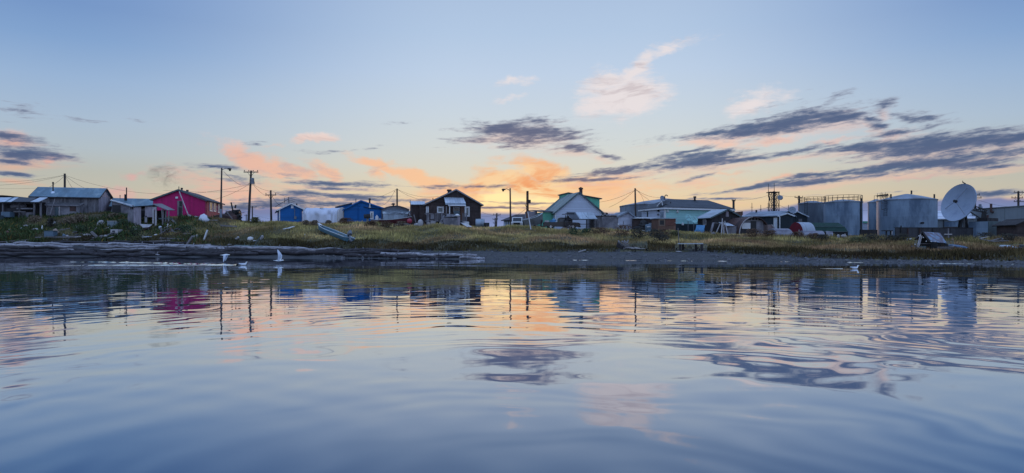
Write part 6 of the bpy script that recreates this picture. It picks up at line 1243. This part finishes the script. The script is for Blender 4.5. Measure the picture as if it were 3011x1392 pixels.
wire('wire from the dish pole to the triple-armed pole', (2869, 586, 135), (2975, 609, 150), .3)
wire('thin wire between the slim tank and the railed tank', (2535, 619, 160), (2556, 618, 160), .05)
wire('thin wire left of the big dish', (2752, 604, 160), (2770, 604, 160), .02)
# ================================================================ shore: driftwood, boats, junk, shrubs, birds
GL = 'driftwood logs along the water'
def log(label, px0, py0, px1, py1, r, mat, r1=None, sink=.25, seed=0):
    a, b = hit(px0, py0), hit(px1, py1); rr = random.Random(seed + int(px0)); r *= .72; r1 = r1 or r * rr.uniform(.45, .9); bx, by = rr.uniform(-.3, .3), rr.uniform(-.06, .08)
    n = 18; rings = []; d = (b - a).normalized(); u = d.orthogonal().normalized(); w = d.cross(u)
    for i in range(n + 1):
        k = i / n; c = a.lerp(b, k); c.y += bx * math.sin(math.pi * k) + .1 * math.sin(6 * k + bx * 9); c.z = max(g(c.x, c.y), a.lerp(b, k).z - .3) + r * (1 - sink) + rr.uniform(-.04, .04) + by * math.sin(3 * k)
        q = r + (r1 - r) * k; rings.append([c + (u * math.cos(t_) + w * math.sin(t_)) * q * rr.uniform(.8, 1.12) * (.55 if i in (0, n) and rr.random() < .6 else 1) for t_ in [2 * math.pi * j / 10 for j in range(10)]])
    m = MB().loft(rings)
    for q in range(3):
        k = rr.randint(2, n - 2); c = sum(rings[k], V((0, 0, 0))) / 10; a_ = rr.uniform(.3, 2.6); m.tube(c, c + V((rr.uniform(-.3, .3), -math.cos(a_) * (r + .15), math.sin(a_) * (r + .2))), r * .3, r * .18, 6)
    return tag(m.build('driftwood_log', mat, smooth=50), label, 'log', GL)
LG = [('long bleached log highest on the left beach, ending below the grey dog house', 40, 719, 330, 722, .30, M_logl), ('bleached log in the second row at the far left edge', -30, 726, 215, 729, .33, M_logl), ('pale log above the others below the broken shack', 318, 722, 620, 725, .30, M_logl),
 ('thin pale log left of the leaning white stake', 150, 731, 470, 733, .2, M_logl), ('dark log at the left edge under the bleached rows', -40, 735, 250, 738, .32, M_logd), ('dark log with pale end below the broken shack', 220, 736, 600, 739, .3, M_logd),
 ('lowest dark log at the left waterline', -60, 747, 240, 750, .35, M_logd), ('lowest dark log below the dog house', 170, 747, 470, 750, .32, M_logd), ('dark log just above the swimming gull wake', 400, 749, 760, 752, .34, M_logd), ('pale-topped log starting below the leaning white stake', 545, 728, 880, 733, .30, M_logl),
 ('greenish weathered plank log right of the white scrap heap', 690, 727, 830, 730, .22, MAT('mossy_log', (.13, .17, .17), .9, .3, (.4, 3, 3))), ('thick dark log behind the flying gulls', 480, 740, 905, 745, .42, M_logd), ('long pale-edged log below the blue skiff', 800, 735, 1150, 743, .30, M_logl),
 ('black log under the pale-edged one', 740, 747, 1120, 751, .4, M_logd), ('thick brown log end lying on gravel below the red boat', 960, 741, 1205, 746, .36, M_logd), ('long thin log reaching onto the open gravel beach', 1030, 751, 1402, 756, .26, M_logl), ('black log under the thin one at the water', 1010, 757, 1350, 760, .32, M_logd),
 ('small grey timber ending where the open gravel begins', 1352, 761, 1425, 763, .2, M_logl), ('dark drift timber between the shacks and the bleached rows', 150, 716, 420, 712, .25, M_logd), ('slanting dark plank log on the left bank', 180, 713, 232, 690, .2, M_logd)]
for i, (lb, a, b, c, d_, r_, mt) in enumerate(LG): log(lb, a, b, c, d_, r_, mt, seed=i)
# further rows fill the pile
log('dark half-buried log behind the pale one below the shack', 330, 716, 560, 719, .25, M_logd, seed=40); log('bleached log in the middle of the pile under the dog house', 250, 728, 545, 731, .28, M_logl, seed=41); log('black log filling the pile at the left edge', -80, 742, 330, 745, .36, M_logd, seed=42); log('black log filling the pile below the transformer pole', 560, 747, 800, 749, .4, M_logd, seed=43)
for i, (lb, a) in enumerate((('thin dark log at the far left between bleached rows', (-60, 729, 160, 731)), ('thin dark log under the grey dog house between bleached rows', (300, 725, 520, 728)), ('short pale snag end poking out below the white stake', (585, 734, 660, 736)), ('short grey snag left of the thick leaning post', (470, 723, 540, 722)), ('grey log end pointing at the water below the shack', (400, 741, 470, 752)), ('thin bleached pole on top of the pile at the left', (60, 722, 205, 731)), ('thin dark pole crossing the pile below the shack', (420, 728, 505, 741)), ('short dark log half under the pale-edged log', (905, 744, 1010, 748)))): log(lb, *a, .16 + .03 * (i % 3), M_logd if 'dark' in lb else M_logl, seed=60 + i)
# leaning stakes and posts
def stick(name, label, a, b, w_, mat, cat='post', lift=0.):
    p = hit(*a); p.z -= .1; q = P(b[0], b[1], p.y - .15); return tag(MB().beam(p, q, w_, w_).build(name, mat), label, cat)
stick('white_stake', 'slim white stake leaning right on the grassy slope', (598, 709), (610, 677), .17, M_white); stick('drift_post', 'thick pale post leaning right out of the driftwood', (545, 725), (566, 695), .22, M_board)
for i, (px, py, lb) in enumerate(((569, 702, 'left of two pale stumps beside the thick leaning post'), (578, 700, 'right of two pale stumps beside the thick leaning post'))):
    c = hit(px, py + 2); tag(MB().tube(c - V((0, 0, .2)), c + V((.08, 0, .5)), .19, .16, 10).build('stump', M_scrapw, smooth=40), lb, 'stump')
c = hit(560, 712); tag(MB().lump(c + V((0, 0, .1)), .3, .3, .3, 4, .2).build('dark_barrel_end', M_black), 'dark rounded stump below the two pale stumps', 'stump')
stick('thin_pole', 'thin greenish pole leaning beside the white scrap heap', (742, 728), (768, 693), .08, M_shed); stick('white_stub', 'small white stub standing right of the white scrap heap', (769, 704), (771, 694), .3, M_scrapw)
# junk on the left bank
def lump(name, label, px, py, rx, ry, rz, mat, sd=1, nz=.2, cat='scrap', group=None, smooth=True):
    c = hit(px, py); return tag(MB().lump(c + V((0, 0, rz * .6)), rx, ry, rz, sd, nz).build(name, mat, smooth=smooth), label, cat, group)
def crate(name, label, px0, px1, py0, py1, dep, mat, cat='box', rz=0., lid=None, bevel=.03):
    c = hit((px0 + px1) / 2, py1); w_ = (px1 - px0) / F * c.y; h_ = (py1 - py0) / F * c.y; T = frame(c, rz); r = thing(name, label, cat, c, rz)
    MB().box(-w_ / 2, w_ / 2, 0, dep, -.2, h_, T).build('body', mat, r, bevel=bevel)
    if lid: MB().box(-w_ / 2 - .03, w_ / 2 + .03, -.03, dep + .03, h_ + .004, h_ + .09, T).build('lid', lid, r)
    return r, T, w_, h_
crate('fish_tote', 'blue-grey plastic tote standing on the left bank by a pale mesh ball', 129, 157, 681, 698, .9, M_tote, lid=M_shed)
lump('net_bundle', 'pale tan net bundle right of the blue-grey tote', 164, 689, .5, .4, .42, MAT('tan_net', (.27, .20, .16), .9, .3, (4, 4, 4)), 3, .3, 'net')
crate('insulated_box', 'larger grey insulated box with pale lid on the upper left bank', 315, 344, 652, 669, 1.1, MAT('grey_box_plastic', (.15, .19, .22), .6, .15), lid=M_scrapw)
r, T, w_, h_ = crate('dog_house', 'white dog house box with a square black opening', 323, 349, 675, 692, .9, M_scrapw, 'dog house', R(-8)); MB().box(-w_ * .25, w_ * .08, -.03, -.004, h_ * .18, h_ * .78, T).build('opening', M_black, r)
r, T, w_, h_ = crate('wire_cage', 'pale rounded barred float cage on the upper bank left of the insulated box', 285, 303, 665, 669, .6, M_darkw, 'cage'); c = hit(294, 668)
m = MB()
for i in range(6):
    a = math.pi * i / 6; pts = [c + V((.5 * math.cos(t_) * math.cos(a), .5 * math.cos(t_) * math.sin(a) + .3, .2 + .75 * math.sin(t_))) for t_ in [math.pi * k / 8 for k in range(9)]]
    for p, q in zip(pts[:-1], pts[1:]): m.tube(p, q, .07, None, 5)
m.lump(c + V((0, .3, .55)), .38, .38, .45, 2, .05).build('bars', M_scrapw, r)
JK = [('white_jug', 'fallen white jug left of two pale pipes on the left bank', 29, 678, .45, .25, .2, M_scrapw), ('pale_pipe', 'upper of two short pale pipe pieces on the left bank', 75, 668, .5, .25, .25, M_scrapw), ('pale_pipe', 'lower of two short pale pipe pieces on the left bank', 65, 675, .35, .3, .25, M_white), ('white_rag', 'crumpled white sheeting left of the blue-grey tote', 106, 677, .8, .25, .2, M_scrapw), ('white_bone', 'small white bent piece just above the blue-grey tote', 124, 675, .15, .15, .4, M_white),
 ('white_float', 'white round float in weeds right of the ladder foot', 160, 658, .25, .25, .28, M_white), ('tan_bucket', 'tan bucket in weeds below the ladder', 143, 657, .25, .25, .25, M_board), ('brown_sack', 'brown sack low at the left edge, left one of two', 23, 688, .45, .3, .3, M_ply), ('brown_sack', 'brown sack low at the left edge, right one of two', 38, 687, .4, .3, .3, M_ply), ('tan_drum', 'pale lump on the bank above the slanting dark plank log', 227, 675, .3, .3, .35, M_board),
 ('grey_can', 'grey can right of the tan net bundle, left of two', 189, 697, .28, .25, .32, M_tote), ('grey_can', 'grey can right of the tan net bundle, right of two', 199, 697, .25, .25, .22, M_scrapw), ('white_scrap', 'white and red scrap sheet below the wire float cage', 258, 694, .85, .3, .22, M_scrapw), ('tan_scrap', 'tan scrap at the bottom of the slope below the wire float cage', 300, 700, .5, .35, .3, M_board), ('pale_scrap', 'pale scrap left of the dog house foot', 311, 699, .45, .3, .28, M_scrapw), ('flat_scrap', 'flat pale scrap low on the slope left of the dog house', 276, 702, .5, .3, .12, M_scrapw),
 ('white_sheeting', 'white sheeting heap low on the slope below the broken shack', 420, 702, .8, .4, .25, M_scrapw), ('pale_sheet', 'pale sheet scrap right of the white sheeting below the shack', 438, 699, .6, .3, .15, M_clap), ('white_bottle', 'white scrap in weeds midway below the broken shack', 459, 693, .4, .25, .15, M_white), ('white_float', 'small white float under the left panel of the broken shack', 396, 669, .5, .3, .15, M_scrapw), ('grey_rag', 'grey-blue rag below the fallen panel of the shack', 471, 675, .3, .25, .4, M_clap),
 ('white_heap', 'crumpled white scrap heap on the grass left of the blue skiff', 736, 706, .6, .35, .3, M_white), ('white_tag', 'tiny white scrap at the lower right of the crumpled white heap', 748, 710, .28, .15, .1, M_white), ('bone_scrap', 'tiny white scrap on the bare slope left of the white heap', 696, 703, .4, .15, .12, M_scrapw), ('bone_scrap', 'tiny white scrap just above the greenish log', 675, 721, .35, .15, .12, M_scrapw), ('white_scrap', 'white speck in the grass between the white boards and the blue skiff', 898, 693, .2, .15, .15, M_white), ('white_pebble', 'pale flat stone on the gravel by the plank bench', 1996, 742, .3, .2, .1, M_scrapw)]
for i, (nm, lb, px, py, rx, ry, rz, mt) in enumerate(JK): lump(nm, lb, px, py, rx * .8, ry * .8, rz * .75, mt, i, .3)
PL = [('white_stick', 'white upright stick in the lumber pile below the shack porch', (491, 672), (494, 659), .13, M_white), ('lumber', 'dark board leaning right in the lumber pile', (520, 684), (503, 676), .16, M_board), ('lumber', 'brown board crossing the lumber pile', (497, 682), (504, 671), .18, M_ply), ('lumber', 'grey board at the left of the lumber pile', (476, 690), (473, 668), .16, M_board), ('lumber', 'board leaning against the slope right of the shack porch', (525, 663), (506, 647), .2, M_board), ('lumber', 'pale broken board under the shack fallen panel', (441, 675), (427, 664), .22, M_scrapw), ('lumber', 'pale plank low on the left bank at the wire float cage', (290, 700), (268, 682), .3, M_board), ('lumber', 'thin stick right of the wire float cage', (270, 682), (284, 670), .08, M_board), ('pale_board', 'white board on the bare slope right of the leaning white stake', (692, 706), (701, 697), .2, M_scrapw)]
for nm, lb, a, b, w_, mt in PL: stick(nm, lb, a, b, w_, mt, 'board')
for lb, a, b, w_ in (('long grey beam lying along the left bank under the tote', (105, 702), (240, 700), .22), ('grey beam lying low at the left edge', (-20, 693), (62, 692), .2), ('thin slanting beam at the left edge above the logs', (-10, 716), (85, 709), .16), ('broad grey plank low on the slope right of the shack', (440, 714), (500, 711), .25), ('upper grey plank in the ground pile beneath the shack porch', (478, 655), (502, 660), .25), ('grey plank right of the lamp post on the bare slope', (650, 667), (696, 670), .3), ('pale plank in the grass at the right end of the leaning lumber', (470, 704), (548, 708), .2)):
    tag(MB().beam(hit(*a) + V((0, 0, .15)), hit(*b) + V((0, 0, .15)), w_, w_ * .7).build('beam', M_board), lb, 'beam')
for lb, a, b in (('left of two white boards in the grass above the blue skiff', (833, 682), (846, 679)), ('right and longer of two white boards in the grass above the blue skiff', (845, 680), (864, 674))):
    tag(MB().beam(hit(*a) + V((0, 0, .35)), hit(*b) + V((0, 0, .35)), .3, .08).build('white_board', M_white), lb, 'board')
tag(MB().beam(hit(1702, 744) + V((0, 0, .12)), hit(1722, 740) + V((0, 0, .15)), .12, .1).build('white_board', M_scrapw), 'white board at the grass edge below the drying rack', 'board')
# broken boards and dark scraps thrown down the left bank
rj = random.Random(23)
for i in range(46):
    px = rj.choice([rj.uniform(460, 540), rj.uniform(0, 330), rj.uniform(220, 480)]); py = rj.uniform(672, 708); c = hit(px, py); a_ = rj.uniform(-.5, .5); L_ = rj.uniform(.5, 1.7); q = V((math.cos(a_), math.sin(a_) * .6, rj.uniform(-.15, .5))) * L_
    tag(MB().beam(c + V((0, 0, .12)), c + q + V((0, 0, .12)), rj.uniform(.08, .26), rj.uniform(.06, .16)).build('broken_board', rj.choice([M_board, M_darkw, M_ply, M_greyw, M_rust, M_scrapw])), 'short broken board among the debris strewn down the left bank', 'board', 'broken boards strewn down the left bank')
# ---- blue skiff on the slope
bow, st = hit(936, 676), hit(1024, 712); bow.z += .02; st.z += .05
ax = bow - st; L = ax.length; ax.normalize(); yv = V((0, 0, 1)).cross(ax).normalized(); zv = ax.cross(yv); zv = (zv - yv * .16).normalized(); yv = zv.cross(ax)
Tk = lambda x, y, z: st + ax * x + yv * y + zv * z
root = thing('blue_skiff', 'weathered blue-grey open skiff pulled up on the grassy slope', 'boat', st)
h, gw, _ = skiff_mesh(Tk, L, 1.75, .55, .12, .05, stern=.85, flat=.5); h.build('hull', M_skiff, root, smooth=35); gw.build('gunwale', M_gal, root)
for q in (.12, .4, .68): MB().box(L * q, L * q + .28, -.72 * (1 if q < .6 else .7), .72 * (1 if q < .6 else .7), .33, .39, Tk).build('thwart', M_skiffd, root)
MB().prism([(L * .93, .72), (L * 1.03, .86), (L * 1.03, .83), (L * .93, .69)], -.2, .2, lambda x, y, z: Tk(x, y, z)).build('bow_deck', M_white, root)
outboard('outboard_motor', 'grey outboard motor tipped up on the stern of the blue skiff', lambda x, y, z: Tk(x - .15, y, z + .55), M_steel, -.7, 1.0)
# ---- bench table, steps
a, b = hit(2000, 738), hit(2064, 738); root = thing('plank_bench', 'long plank bench on dark posts at the gravel edge', 'bench', a.lerp(b, .5)); zt = P(2030, 717, a.y).z
MB().beam(V((a.x - .15, a.y + .2, zt)), V((b.x + .15, b.y + .2, zt)), .7, .09).build('top_plank', M_gal, root)
for k, dy in ((0, 0), (.18, .45), (.78, .45), (1, 0)): p = a.lerp(b, k); MB().box(p.x - .1, p.x + .1, p.y + dy - .08, p.y + dy + .08, p.z - .4, zt - .05).build('leg', M_darkw, root)
p = hit(1998, 720); tag(MB().tube(p - V((0, 0, .3)), P(1993.5, 671, p.y), .05, .04, 6).build('thin_pole', M_board), 'thin pale pole standing in the grass behind the plank bench', 'pole')
root = thing('slatted_ramp', 'slatted timber ramp with splayed rails lying at the grass edge', 'ramp', hit(1840, 731)); Yb = hit(1840, 731).y
tl, tr_, bl, br_ = P(1824, 712, Yb + 1.2), P(1845, 711, Yb + 1.2), P(1835, 731, Yb - .2), P(1855, 729, Yb - .2)
for i in range(6): k = i / 5; MB().beam(tl.lerp(bl, k), tr_.lerp(br_, k), .22, .06).build('slat', M_board, root)
for a, b in (((1818, 707), bl), ((1829, 708), br_)): MB().beam(P(*a, Yb + 1.5) - V((0, 0, .05)), V(b) - V((0, 0, .09)), .1, .1).build('side_rail', M_board, root)
MB().beam(P(1848, 707, Yb + 1.4), P(1843, 715, Yb + 1.0), .1, .1).beam(P(1836, 708, Yb + 1.4), P(1839, 714, Yb + 1), .1, .1).build('splayed_rail', M_board, root)
MB().beam(P(1817, 719, Yb + .9), P(1832, 731, Yb), .3, .5).build('support_block', M_darkw, root)
root = thing('beach_boardwalk', 'pale wavy boards running from the slatted ramp toward the water', 'boards', hit(1870, 734))
for a, b in (((1838, 732), (1862, 731)), ((1850, 734), (1878, 733)), ((1856, 735.5), (1899, 735.5)), ((1866, 731), (1880, 734))): MB().beam(hit(*a) + V((0, 0, .12)), hit(*b) + V((0, 0, .12)), .3, .05).build('board', M_scrapw, root)
# ---- shrubs
def shrub(label, px, py, rx, rz, col, n=420, sd=0, nm='shrub', group='shrubs on the bank'):
    r = random.Random(sd); c = hit(px, py); root = thing(nm, label, 'shrub', c, 0, group)
    m = MB(); st_ = MB()
    for i in range(9):
        a = r.uniform(0, 6.28); q = r.uniform(.2, 1); st_.tube(c + V((r.uniform(-.1, .1) * rx, r.uniform(-.1, .1), -.1)), c + V((math.cos(a) * rx * .8 * q, math.sin(a) * rx * .5 * q, rz * r.uniform(.6, 1.15))), .025, .01, 4)
    for i in range(n):
        a = r.uniform(0, 6.28); q = r.uniform(0, 1) ** .5; z = r.uniform(0.02, 1) ** .8; lim = math.sqrt(max(.05, 1 - (z * .9) ** 2)) * (.75 + .25 * math.sin(3 * a + sd))
        p = c + V((math.cos(a) * rx * q * lim, math.sin(a) * rx * .6 * q * lim, rz * z)); u = V((r.uniform(-1, 1), r.uniform(-1, 1), r.uniform(-.3, 1))).normalized(); v = u.orthogonal().normalized(); k = r.uniform(.06, .15)
        m.add([p - u * k, p + v * k * .5, p + u * k, p - v * k * .5], [(0, 1, 2, 3)])
    st_.build('stem', M_darkw, root); m.build('foliage', col, root); return root
M_lfr = MAT('russet_leaves', (.10, .055, .032), .9, .4, (6, 6, 6)); M_lfd = MAT('dark_leaves', (.042, .038, .028), .9, .4, (6, 6, 6)); M_lfo = MAT('olive_leaves', (.085, .085, .032), .9, .4, (6, 6, 6)); M_lfg = MAT('deep_green_leaves', (.045, .07, .03), .9, .4, (6, 6, 6)); M_lft = MAT('tan_dry_stalks', (.17, .125, .085), .9, .35, (6, 6, 6))
for i, (lb, px, py, rx, rz, mt) in enumerate((('russet shrub hiding the foot of the board shed', 1762, 690, 1.9, .9, M_lfr), ('russet shrub at the foot of the small white shed', 1832, 693, 1.8, 1.3, M_lfr), ('dark shrub left of the grey steel barrel', 1880, 700, 1.7, 1.2, M_lfd), ('dark shrub right of the grey steel barrel', 1925, 702, 1.6, 1.2, M_lfd), ('russet shrub below the plywood shed opening', 1950, 700, 1.7, 1.1, M_lfr), ('black twiggy shrub lowest in the grass below the plywood shed', 1945, 714, 1.6, .9, M_lfd),
  ('olive shrub before the right corner of the plywood shed', 1985, 698, 1.2, .8, M_lfo), ('deep green shrub below the drying rack', 1690, 693, 1.5, .9, M_lfg), ('smaller green shrub right of the drying rack foot', 1725, 690, 1.2, .8, M_lfg), ('russet shrub growing before the quonset hut door', 2215, 697, 1.8, 1.1, M_lfr), ('russet shrub between quonset hut and first plank cover', 2262, 698, 1.6, .9, M_lfr), ('dark russet shrub before the dark red end wall', 2345, 703, 1.4, .9, M_lfr), ('russet shrub in front of the longer plank cover', 2395, 706, 1.3, .8, M_lfr), ('dark shrub before the slatted hurdle', 2420, 710, 1.2, .8, M_lfd),
  ('russet shrub under the red boat hull', 1135, 672, 1.5, 1.0, M_lfr), ('tan weed clump under the bow of the red boat', 1180, 668, 1.2, .8, M_lft), ('russet clump below the black outboard of the red boat', 1093, 668, 1.2, .8, M_lfr), ('dry weed clump at the left foot of the white tent', 900, 664, .7, .75, M_lft), ('dry weed clump before the middle of the white tent', 925, 664, .7, .75, M_lft), ('dry weed clump at the right part of the white tent', 965, 662, .7, .7, M_lft), ('russet weeds at the front of the larger blue house', 1015, 660, 1.6, .9, M_lfr), ('tan shrub on the crest right of the transformer pole', 750, 657, 1.0, .9, M_lfo),
  ('dark shrub in the dip below the slim tank', 2560, 712, 1.8, .9, M_lfd), ('dark shrub in the dip below the widest tank', 2620, 713, 1.8, .9, M_lfd), ('dark shrub beside the fence left end', 2655, 712, 1.6, 1.0, M_lfd), ('dark shrub at the foot of the grey container', 2900, 705, 1.6, .9, M_lfd), ('dark shrub between container and brown shed', 2965, 712, 1.7, 1.0, M_lfd), ('olive clump left of the fish shack', 2520, 718, 1.7, .8, M_lfo),
  ('tan dry weeds in front of the long grey shed', 235, 655, 1.8, 1.2, M_lft), ('orange-brown weeds between ladder and long grey shed', 205, 660, 1.7, 1.1, M_lft), ('tan weeds below the open shelter posts', 105, 655, 1.5, 1.0, M_lft), ('dark purple-brown shrub below the ladder', 150, 668, 1.0, 1.3, M_lfd), ('tan weeds before the gable end of the long grey shed', 335, 645, 1.6, .9, M_lft), ('deep green shrub on the slope below the broken shack', 400, 695, 2.0, 1.3, M_lfg), ('deep green shrub right of the lumber pile', 545, 688, 1.8, 1.2, M_lfg), ('green shrub left of the dog house', 240, 684, 1.6, 1.0, M_lfg), ('green shrub above the dog house', 362, 668, 1.6, 1.1, M_lfg), ('green shrub at the beach edge below the white sheeting', 405, 713, 1.7, .8, M_lfo))): shrub(lb, px, py, rx, rz, mt, 420, i)
# ---- gulls
GB = 'white gulls on the water'
def gullmat():
    m = bpy.data.materials.new('gull_plumage'); m.use_nodes = True; t = NT(m.node_tree); t.n.clear(); b = t.new('ShaderNodeBsdfPrincipled'); o = t.new('ShaderNodeOutputMaterial'); t.l.new(b.outputs[0], o.inputs[0])
    at_ = t.new('ShaderNodeAttribute', attribute_name='tint'); t.put(b.inputs['Base Color'], at_.outputs['Color']); b.inputs['Roughness'].default_value = .8; return m
M_gull = gullmat()
def gull(name, label, T, pose, group=GB):
    """Body along +x (bill forward) about 0.42 long; one continuous skin grown over a jointed skeleton."""
    vs, es, rs = [], [], []
    def chain(pts, start=None):
        prev = start
        for p, r in pts:
            vs.append(p); rs.append(r); i = len(vs) - 1
            if prev is not None: es.append((prev, i))
            prev = i
        return prev
    chain([((0, 0, 0), (.075, .07))]); 
    if pose == 'swim':
        chain([((.09, 0, .01), (.065, .06)), ((.135, 0, .05), (.04, .04)), ((.145, 0, .105), (.036, .036)), ((.17, 0, .135), (.040, .038)), ((.205, 0, .132), (.022, .02)), ((.245, 0, .120), (.007, .007))], 0)
        chain([((-.10, 0, .005), (.06, .05)), ((-.19, 0, .03), (.04, .022)), ((-.27, 0, .055), (.03, .008))], 0)
        chain([((-.02, .055, .03), (.03, .05)), ((-.14, .05, .04), (.018, .035)), ((-.25, .022, .07), (.006, .012))], 0); chain([((-.02, -.055, .03), (.03, .05)), ((-.14, -.05, .04), (.018, .035)), ((-.25, -.022, .07), (.006, .012))], 0)
    else:
        chain([((.10, 0, .01), (.06, .055)), ((.17, 0, .025), (.042, .04)), ((.225, 0, .03), (.038, .036)), ((.26, 0, .022), (.02, .018)), ((.30, 0, .01), (.007, .007))], 0)
        chain([((-.12, 0, .0), (.05, .042)), ((-.22, 0, .005), (.045, .016)), ((-.31, 0, .005), (.06, .007))], 0)
        for sg in (-1, 1):
            if pose == 'up': w_ = [((.03, sg * .06, .05), (.09, .035)), ((.06, sg * .13, .20), (.11, .024)), ((.06, sg * .17, .34), (.10, .020)), ((-.01, sg * .16, .48), (.065, .016)), ((-.07, sg * .14, .62), (.02, .010))]
            elif sg < 0: w_ = [((.0, -.06, .03), (.08, .035)), ((-.02, -.13, -.04), (.085, .026)), ((-.04, -.16, -.18), (.07, .022)), ((-.06, -.17, -.32), (.045, .016)), ((-.07, -.17, -.44), (.015, .010))]
            else: w_ = [((.03, sg * .07, .05), (.09, .035)), ((.05, sg * .18, .06), (.10, .026)), ((.04, sg * .28, -.06), (.095, .022)), ((.01, sg * .33, -.20), (.06, .016)), ((-.03, sg * .35, -.36), (.02, .010))]
            chain(w_, 0)
    me = bpy.data.meshes.new(name); me.from_pydata([tuple(v) for v in vs], es, []); o = bpy.data.objects.new(name, me); COL.objects.link(o)
    md_ = o.modifiers.new('skin', 'SKIN'); sk = me.skin_vertices[0].data
    for i, r in enumerate(rs): sk[i].radius = r
    sk[0].use_root = True
    o.modifiers.new('sub', 'SUBSURF').levels = 2
    dg = bpy.context.evaluated_depsgraph_get(); me2 = bpy.data.meshes.new_from_object(o.evaluated_get(dg)); o.modifiers.clear(); o.data = me2
    n = len(me2.vertices); co = np.empty(n * 3); me2.vertices.foreach_get('co', co); co = co.reshape(-1, 3)
    c = np.ones((n, 4)); c[:, :3] = (.80, .81, .82); x, y, z = co.T
    if pose == 'swim': grey = (x < .07) & (x > -.24) & (z > .005)
    else: grey = (np.abs(y) > .07)
    c[grey, :3] = (.52, .57, .66); c[(x < -.22) & (np.abs(y) < .03) & (pose == 'swim') & (z > .06), :3] = (.5, .5, .52)
    bill = x > (.208 if pose == 'swim' else .262); c[bill, :3] = (.45, .28, .05)
    if pose == 'swim': c[(np.abs(x - .183) < .008) & (np.abs(z - .142) < .008), :3] = (.01, .01, .01)
    at_ = me2.color_attributes.new('tint', 'FLOAT_COLOR', 'POINT'); at_.data.foreach_set('color', c.reshape(-1))
    me2.shade_smooth(); me2.materials.clear(); me2.materials.append(M_gull)
    o.matrix_world = T; loc, rot, sc = T.decompose(); o.location, o.rotation_euler, o.scale = loc, rot.to_euler(), sc
    return tag(o, label, 'gull', group)
def GM(px, py, Y, z=None, yaw=0., k=1., roll=0.):
    p = P(px, py, Y); p.z = z if z is not None else p.z; return Matrix.Translation(p) @ Matrix.Rotation(yaw, 4, 'Z') @ Matrix.Rotation(roll, 4, 'X') @ Matrix.Scale(k, 4)
gull('gull', 'flying gull with lowered wings just above the wake', GM(662, 752, 49), 'down') .matrix_world = GM(662, 751, 49, None, R(16), 1.15)
gull('gull', 'gull taking off with raised wings right of the swimming one', GM(820, 767, 49, None, R(8), 1.25, R(-12)), 'up')
gull('gull', 'swimming gull at the head of the long bright wake', GM(716, 781, 44.5, .06, R(2), 1.2), 'swim')
gull('gull', 'lone swimming gull on the right half of the river', GM(2514, 790, 37.5, .05, R(-4), 1.0), 'swim')
p = P(2833, 540.5, 106); gull('dark_bird', 'small dark bird perched on the rim of the big dish', Matrix.Translation(p + V((0, 0, .12))) @ Matrix.Rotation(R(150), 4, 'Z') @ Matrix.Rotation(R(-35), 4, 'Y') @ Matrix.Scale(1.4, 4), 'swim', None)
db = [o for o in COL.objects if o.name.startswith('dark_bird')][0]; db.data.materials.clear(); db.data.materials.append(M_black)
# ---- wakes: low ridges of water that catch the high sky
def ripple(pts, w_, h_, seed=0, gaps=0., nm='wake'):
    """Ridge strip along pts (world XY), cross-section a low rounded crest."""
    r = random.Random(seed); rows = []
    P_ = [V((x, y, 0)) for x, y in pts]
    for a, b in zip(P_[:-1], P_[1:]):
        n = max(2, int((b - a).length / .35))
        for i in range(n): rows.append(a.lerp(b, i / n))
    m = MB(); prev = None; on = True; lf = 0
    for p in rows:
        lf -= 1
        if lf <= 0: on = r.random() > gaps; lf = r.randint(1, 5)
        k = (r.uniform(.6, 1.2) if on else .02)
        ring = [p + V((0, -w_ * .5, .004)), p + V((0, -w_ * .3, h_ * k * .55 + .004)), p + V((0, 0, h_ * k + .004)), p + V((0, w_ * .5, .004))]
        if prev: m.add(prev + ring, [(0, 1, 5, 4), (1, 2, 6, 5), (2, 3, 7, 6)])
        prev = ring
    o = m.build(nm, water_mat, smooth=True); return tag(o, kind='structure')
Wp = lambda px, py: ((px - HX) / F * (F * CAMZ / (py - HY)), F * CAMZ / (py - HY))
b_ = Wp(706, 780.5); ripple([Wp(262, 770.5), Wp(480, 774), b_], .6, .06, 1, .02); ripple([Wp(262, 780.5), Wp(480, 780.3), b_], .34, .032, 2, .02); ripple([Wp(20, 770), Wp(262, 771.3)], .4, .03, 3, .6); ripple([Wp(180, 781.5), Wp(262, 780.8)], .3, .022, 4, .6)
ripple([Wp(2365, 790), Wp(2500, 790.8)], .10, .012, 5, .68); ripple([Wp(2530, 794), Wp(2556, 793)], .3, .02, 6, .3)
sh = [( (px - HX) / F * (float(np.interp(px, KX, SH)) - .25), float(np.interp(px, KX, SH)) - .25) for px in range(1368, 3060, 20)]
ripple(sh, .30, .022, 7, .6, 'swash')
